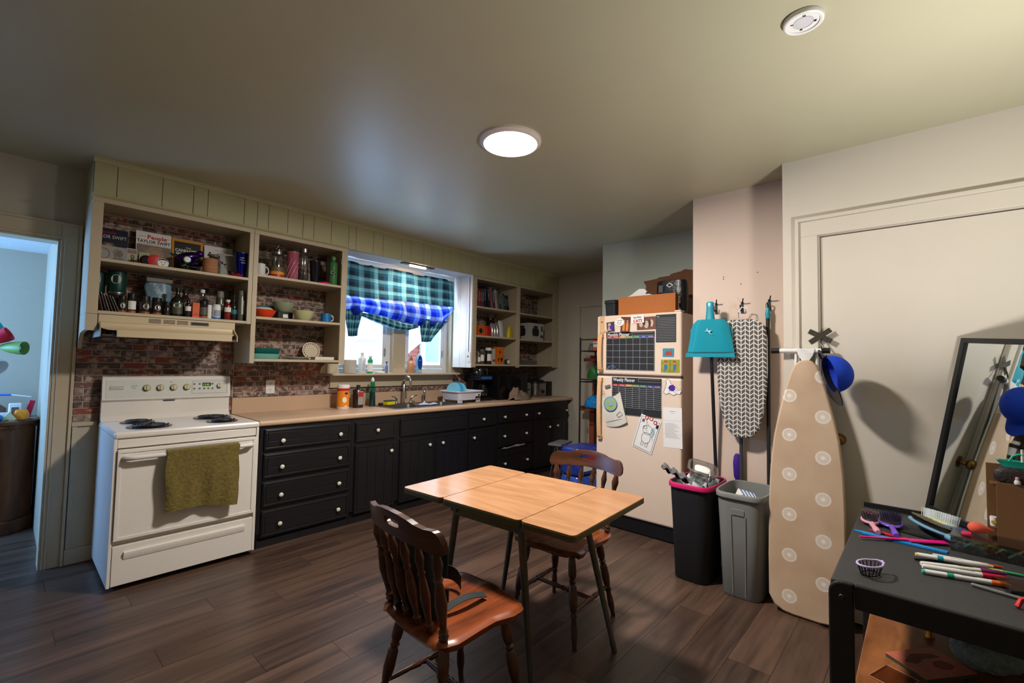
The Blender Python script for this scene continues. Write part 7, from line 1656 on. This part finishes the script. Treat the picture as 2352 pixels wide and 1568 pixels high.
cdy = thing('teal_caddy', 'teal plastic caddy with a looped handle on the leather pouch', 'caddy', (2.655, -.315, ZB+.326), 0)
M_TC = mat((30, 170, 150), .4, noise=.03)
obj('tray', MB().rlathe([(.85, 0), (1, .022), (1.04, .024), (.96, .024), (.82, .004)], .024, .105, 28, p=5), M_TC, cdy, smooth=45)
obj('handle', MB().tube([(0, .07, .02), (0, .06, .042), (0, .045, .050), (0, -.05, .050), (0, -.065, .02)], .004, 8), M_TC, cdy, smooth=60)
obj('lipstick', MB().cyl((0, .035, .006), (0, .035, .07), .004, n=8), M_PAPER, cdy)
item('toiletry_bottle', 'tiny white bottle and pink cap in front of the leather pouch', 'bottle', (2.6225, -.262, ZB+.2655), [('body', MB().lathe([(.008, 0), (.009, .002), (.009, .010), (.006, .016)], 14), MW), ('cap', MB().lathe([(.005, .016), (.006, .024), (.004, .028)], 12), M_PNK)])
# low wooden shelf below the black table and what lies on it
ws = thing('low_wooden_chest', 'low honey-brown wooden chest under the black table', 'chest', (2.42, -.16, 0))
M_CHEST = wood((112, 66, 34), (164, 104, 60), 0, 8.0, 5.0, .4, rnd=0, bump=.03, dist=2.5)
obj('lid', B(-.50, .48, -.42, .345, .325, .35), M_CHEST, ws, bevel=.004); obj('body', B(-.48, .46, -.40, .33, 0.0, .325), M_CHEST, ws, bevel=.003)
ZL = .3503
bk_ = thing('picture_book', 'salmon pink softcover book with a face print on the chest', 'book', (2.20, .0, ZL), math.radians(-38))
obj('pages', B(-.10, .10, -.07, .07, 0, .012), mat((70, 76, 66), .6), bk_); obj('cover', B(-.102, .102, -.072, .072, .0125, .0145), mat((196, 110, 84), .4, noise=.35, scale=25), bk_)
obj('face_print', MB().prism(ell(.03, -.02, .035, .022), FZ(0, 0, .0146), .0006), mat((140, 56, 44), .5), bk_); obj('hair_print', MB().prism([(-.08, .02), (-.02, .05), (.05, .04), (.07, .02), (.0, .02), (-.05, .0)], FZ(0, 0, .0146), .0005), mat((120, 60, 44), .5), bk_)
def fur(u, v):
    a = 2*PI*u; ph = PI*v; r_ = .085*(1+.06*math.sin(a*7+ph*5)+.05*math.sin(a*13+ph*9)); return (r_*1.5*math.sin(ph)*math.cos(a), r_*math.sin(ph)*math.sin(a), .062-.062*math.cos(ph))
pt = item('plush_toy', 'grey-green fluffy plush animal with pointed ears on the chest', 'plush toy', (2.33, -.155, ZL), [('body', MB().sheet(fur, 48, 24), mat((130, 146, 146), .95, noise=.6, scale=60, bump=.8), {'smooth': 80}), ('ear', MB().cyl((-.07, .05, .09), (-.085, .06, .15), .022, .003), mat((86, 96, 98), .95, noise=.5, scale=60)), ('ear', MB().cyl((-.085, .0, .09), (-.105, .0, .15), .022, .003), mat((86, 96, 98), .95, noise=.5, scale=60))], rz=-.6)
item('brass_bell', 'small golden bell shaped object at the back of the chest', 'bell', (2.44, .0, ZL), [('body', MB().lathe([(.016, 0), (.014, .01), (.008, .022), (.004, .04), (.001, .045)], 16), mat((206, 150, 50), .25, 1.0))])
def bb_(u, v):
    a = 2*PI*u; ph = PI*v; return (.16*math.sin(ph)*math.cos(a)*(1+.08*math.sin(a*5+ph*4)), .12*math.sin(ph)*math.sin(a)*(1+.1*math.sin(a*4+ph*7)), .085-.085*math.cos(ph)+.01*math.sin(a*6))
item('dark_cloth_bag', 'dark navy shiny bag with red and white marks behind the plush', 'bag', (2.62, -.20, ZL+.012), [('body', MB().sheet(bb_, 40, 20), mat((22, 20, 44), .4, noise=.6, scale=25, bump=.5), {'smooth': 70}), ('red_mark', B(-.13, -.10, .03, .05, .115, .13), M_RED), ('white_mark', B(-.135, -.11, .05, .056, .11, .12), M_PAPER)])
item('acrylic_frame', 'clear acrylic frame lying on the chest near the table leg', 'frame', (2.03, .09, ZL), [('pane', B(-.06, .06, -.045, .045, 0, .003), glassy((250, 240, 235), .15)), ('edge', MB().tube([(-.06, -.045, .003), (.06, -.045, .003), (.06, .045, .003), (-.06, .045, .003), (-.06, -.045, .003)], .0015, 5), mat((216, 150, 120), .4))], rz=-.35)

# ---------------------------------------------------------------- far hall: rack, shelf and packs
rk = thing('metal_rack', 'thin black metal rack standing beyond the refrigerator', 'rack', (4.62, 2.80, 0))
for a in (0, .34):
    for b in (-.25, .25): obj('post', MB().cyl((a, b, 0), (a, b, 1.69), .011, n=10), M_BLACKP, rk, smooth=40)
for z in (.30, .86, 1.165, 1.195, 1.53, 1.665):
    for a in (0, .34): obj('rail', MB().cyl((a, -.25, z), (a, .25, z), .007, n=8), M_BLACKP, rk, smooth=40)
    if z in (.30, .86, 1.165, 1.53):
        obj('side_rail', MB().cyl((0, -.25, z), (.34, -.25, z), .006, n=8).cyl((0, .25, z), (.34, .25, z), .006, n=8), M_BLACKP, rk, smooth=40)
        m = MB()
        for i in range(9): m.cyl((0, -.22+.055*i, z), (.34, -.22+.055*i, z), .003, n=5)
        obj('shelf_wires', m, M_BLACKP, rk)
item('tissue_carton', 'small orange and white upright carton on the metal rack', 'carton', (4.78, 2.92, 1.537), [('carton', B(-.035, .035, -.03, .03, 0, .15), mat((216, 84, 50), .5)), ('white_band', B(-.0355, .0355, -.0305, .0305, .045, .11), M_PAPER)])
pouch('plastic_bag', 'clear crinkled bag of glasses on the rack top shelf', 'bag', 4.80, 3.0, 1.537, .10, .07, .09, M_CLEAR, top=.7)
pouch('green_bag', 'green and white crisps bag on the rack middle shelf', 'bag', 4.80, 2.95, 1.201, .18, .16, .15, mat((40, 110, 50), .35, noise=.8, scale=14), top=.9)
pouch('blue_bag', 'bright blue crumpled plastic bag on the rack lower shelf', 'bag', 4.76, 2.93, .866, .22, .20, .14, mat((20, 130, 210), .3, noise=.6, scale=25, bump=.6), top=.6)
hc = thing('hall_shelf', 'reddish wooden shelf unit in the hall with a magenta tray', 'shelf', (5.10, 2.95, 0))
M_RW = mat((150, 74, 44), .5, noise=.2, scale=12)
obj('lower_panel', B(-.08, .10, -.30, .22, .0, .78), M_RW, hc, bevel=.003); obj('counter_board', B(-.11, .12, -.32, .34, .78, .84), M_RW, hc, bevel=.003)
obj('post', B(-.06, .0, .13, .19, .84, 1.41), M_RW, hc); obj('post', B(-.06, .0, -.28, -.22, .84, 1.41), M_RW, hc); obj('top_board', B(-.10, .12, -.32, .30, 1.41, 1.45), mat((120, 60, 40), .5, noise=.2), hc, bevel=.003)
item('magenta_tray', 'magenta tray on the reddish hall shelf', 'tray', (5.10, 3.0, 1.4503), [('tray', MB().rlathe([(.9, 0), (1, .035), (.97, .035), (.88, .006)], .09, .20, 24), mat((170, 20, 70), .4))])
for i, (z, lb) in enumerate(((0, 'lower blue wrapped pack of water bottles on the floor'), (.281, 'upper blue and red wrapped pack of water bottles'))):
    wp_ = thing('water_pack', lb, 'water pack', (4.02, 2.63, z), -.1, 'water packs by the refrigerator')
    obj('film', MB().rlathe([(.96, .0), (1, .02), (1, .23), (.93, .255)], .20, .13, 36, p=6), mat((40, 60, 160) if i else (50, 90, 190), .25, noise=.8, scale=18, bump=.4), wp_, smooth=50)
    if i: obj('red_strip', B(-.15, .15, -.132, -.1295, .12, .17), mat((190, 30, 50), .4), wp_)
    obj('white_panel', B(-.12, .06, -.1325, -.130, .03, .10), MW, wp_)
mt = thing('step_stool', 'folded grey metal stool by the far base cabinet', 'stool', (4.30, 3.05, 0), .2)
for a in (-.14, .14): obj('leg', MB().cyl((a, -.1, 0), (a, .02, .46), .009, n=8), M_STEEL, mt); obj('leg', MB().cyl((a, .12, 0), (a, .04, .44), .009, n=8), M_STEEL, mt)
obj('seat', B(-.16, .16, -.04, .12, .46, .485), mat((110, 112, 116), .5), mt, bevel=.005)

# ---------------------------------------------------------------- next room
ds = thing('wooden_dresser', 'dark carved wooden cabinet seen through the left doorway', 'dresser', (-.25, 5.42, 0))
M_DR = wood((56, 28, 14), (110, 62, 32), 2, 7.0, 5.0, .4, rnd=0, bump=.04)
pl_ = [(-.50, -.22), (.335, -.22), (.455, -.10), (.455, .22), (-.50, .22)]
obj('body', MB().prism(pl_, FZ(0, 0, .10), .70), M_DR, ds, bevel=.004)
obj('plinth', MB().prism([(-.51, -.235), (.342, -.235), (.47, -.106), (.47, .225), (-.51, .225)], FZ(0, 0, 0), .10), M_DR, ds, bevel=.006)
obj('top', MB().prism([(-.52, -.245), (.345, -.245), (.472, -.112), (.472, .235), (-.52, .235)], FZ(0, 0, .825), .028), M_DR, ds, bevel=.005)
obj('cornice', MB().prism([(-.505, -.228), (.338, -.228), (.462, -.104), (.462, .225), (-.505, .225)], FZ(0, 0, .80), .024), M_DR, ds)
dn = MB()
for i in range(14): dn.box(.31-.05*i, .335-.05*i, -.236, -.2285, .802, .822)
obj('dentil', dn, M_DR, ds)
obj('door', B(-.12, .26, -.232, -.221, .16, .74), M_DR, ds, bevel=.006)
obj('door', B(-.48, -.14, -.232, -.221, .16, .74), M_DR, ds, bevel=.006)
obj('glass_inset', B(-.06, .16, -.234, -.2325, .30, .62), M_BLACK, ds); obj('handle', MB().turned((.235, -.232, .46), (.235, -.255, .46), [(0, .006), (.5, .012), (1, .008)], 12), M_BLACKP, ds)
ZD = .8535
item('white_adapter', 'white power adapter standing among the clutter on dresser', 'adapter', (.085, 5.36, ZD), [('body', B(-.035, .035, -.02, .02, 0, .13), MW, {'bevel': .006}), ('socket_face', B(-.02, .02, -.022, -.02, .04, .10), M_STEEL)])
item('red_phone', 'red handset tilted beside the white adapter', 'phone', (.150, 5.38, ZD), [('body', B(-.018, .018, -.012, .012, 0, .15), mat((190, 20, 60), .4), {'bevel': .004})], rot=(0, .2, 0))
pouch('orange_packet', 'orange translucent packet on the dresser', 'packet', .120, 5.27, ZD, .09, .06, .085, mat((226, 130, 30), .3, noise=.4, scale=40), top=.7)
item('paper_tent', 'folded cream card tent on the dresser', 'card', (.055, 5.25, ZD), [('card', MB().prism([(-.05, 0), (.05, 0), (0, .075)], frame((0, .02, 0), (1, 0, 0), (0, 0, 1)), .04), mat((206, 196, 150), .6))])
item('white_box', 'low white box on the dresser left of the adapter', 'box', (.02, 5.33, ZD), [('carton', B(-.05, .03, -.03, .03, 0, .06), MW)])
item('blue_bauble', 'blue crumpled wrapper on the dresser edge', 'wrapper', (.0, 5.24, ZD), [('wrapper', blob((0, 0, .028), .028, n=9), mat((40, 120, 190), .3, noise=.6, scale=40))])
cb_ = MB()
for k_ in range(4): cb_.tube([(-.10+.30*i/24, .03*math.sin(i*.9+k_*1.7)+.012*k_, .006+.006*abs(math.sin(i*1.3+k_))) for i in range(25)], .0035, 5)
item('cable_tangle', 'tangle of dark cables along the dresser front', 'cable', (-.02, 5.235, ZD), [('cable', cb_, M_BLACKP)])
item('white_cable', 'white cable drooping off the dresser corner', 'cable', (.19, 5.27, ZD), [('cable', MB().tube([(-.05, .0, .006), (0, .02, .02), (.035, .05, .012), (.048, .06, -.02), (.052, .065, -.12), (.05, .07, -.22)], .003, 6), MW)])
def drape(u, v): return (-.30+.52*u, -.12+.22*v, .175*math.sin(PI*min(1, v*1.05+.02))*(1+.06*math.sin(u*12+v*3))*(1 if u < .8 else 1-.55*(u-.8)/.2)+.004)
item('brown_blanket', 'brown folded blanket on the dresser', 'blanket', (-.18, 5.48, ZD), [('blanket', MB().sheet(drape, 30, 12, .004), mat((110, 82, 62), .95, noise=.3, scale=50))])
item('blue_pole', 'blue and white stick lying across the brown blanket', 'stick', (-.15, 5.42, ZD+.195), [('shaft', MB().cyl((-.2, .02, .005), (.21, -.02, .0), .008, n=10), mat((50, 100, 190), .4)), ('tip', MB().cyl((.21, -.02, .0), (.32, -.03, -.02), .006, .004, n=10), MW)])
# multi-arm floor lamp
fl = thing('multi_arm_lamp', 'floor lamp with red, green, cyan and white cone shades', 'lamp', (-.22, 4.78, 0))
obj('base', MB().lathe([(.13, 0), (.135, .01), (.12, .02), (.02, .03)], 24), M_STEEL, fl, smooth=50); obj('pole', MB().cyl((0, 0, .025), (0, 0, 1.45), .011, n=12), M_STEEL, fl, smooth=40)
def cone(col, tip, mouth, inner, r=.052):
    tip = Vector(tip); mouth = Vector(mouth); d_ = mouth-tip
    a_ = obj('arm', MB().tube([(0, 0, 1.40), Vector((0, 0, 1.42)).lerp(tip, .6), tip], .007, 8), M_STEEL, fl, smooth=60)
    s_ = obj('shade', MB().turned(tip, mouth, [(0, .012), (.1, .02), (.4, .036), (.8, r), (1, r*1.02), (.97, r*.96), (.4, .03), (.15, .015)], 22, cap=False), mat(col, .4, noise=.03), a_, smooth=60)
    obj('bulb', MB().turned(tip+d_*.3, tip+d_*.85, [(0, .012), (.3, .02), (.6, .028), (.85, .02), (1, .004)], 14), mat((236, 240, 244), .3), a_, smooth=60)
cone((206, 20, 50), (.10, .0, 1.43), (.245, -.045, 1.515), None, .048)
cone((120, 160, 80), (.20, 0, 1.42), (.320, -.085, 1.415), None, .046)
cone((230, 236, 240), (.10, -.02, 1.36), (.205, -.13, 1.275), None, .056)
cone((30, 190, 200), (.06, .05, 1.50), (.20, .02, 1.575), None, .048)

# ---------------------------------------------------------------- ceiling fixtures
cl = thing('ceiling_light', 'round white flush ceiling light glowing above the table', 'light', (1.845, 1.698, ZC))
obj('trim_ring', MB().lathe([(.172, 0), (.172, -.012), (.160, -.024), (.150, -.026), (.148, -.018), (.1475, -.0)], 48), mat((225, 214, 206), .5), cl, smooth=40)
obj('diffuser', MB().lathe([(.146, -.004), (.146, -.021), (.10, -.0245), (.001, -.025)], 48), mat((255, 244, 236), .5, noise=0, emit=14.0), cl, smooth=60)
light('ceiling_light_glow', 'AREA', (1.845, 1.698, ZC-.032), 54, (1.0, .93, .86), .28)
sd = thing('smoke_detector', 'round white smoke detector mount on the ceiling', 'smoke detector', (1.852, .296, ZC))
obj('base_ring', MB().lathe([(.062, 0), (.064, -.006), (.062, -.016), (.057, -.019), (.050, -.0175), (.0485, -.0132)], 36), MW, sd, smooth=40)
obj('mount_plate', MB().lathe([(.048, -.004), (.048, -.013), (.001, -.0135)], 36), mat((200, 200, 206), .4), sd)
m = MB()
for a in (.3, .42, 3.3, 3.44, 1.9, 5.0, 5.15): m.box(-.004, .004, -.0015, .0015, -.0150, -.0136, Matrix.Rotation(a, 4, 'Z') @ Matrix.Translation((.036, 0, 0)))
obj('slot', m, M_INK, sd); obj('inner_ring', MB().tube([(.031*math.cos(2*PI*i/30), .031*math.sin(2*PI*i/30), -.0138) for i in range(31)], .0009, 5), mat((170, 170, 176), .4), sd)
# uplighter table lamp out of frame on the black table (brightens the ceiling and door side)
sl = thing('table_lamp', 'white bowl uplighter lamp out of frame on the black table', 'lamp', (1.98, -.42, ZB))
obj('base', MB().lathe([(.075, 0), (.075, .012), (.015, .022)], 24), M_BLACK, sl, smooth=40); obj('pole', MB().cyl((0, 0, .015), (0, 0, .50), .009), M_BLACK, sl, smooth=40)
obj('shade', MB().lathe([(.02, .50), (.08, .53), (.12, .59), (.118, .595), (.02, .515)], 28), MW, sl, smooth=50)
light('table_lamp_glow', 'AREA', (1.98, -.42, ZB+.60), 20, (1.0, .97, .93), .20, rot=(PI, 0, 0))
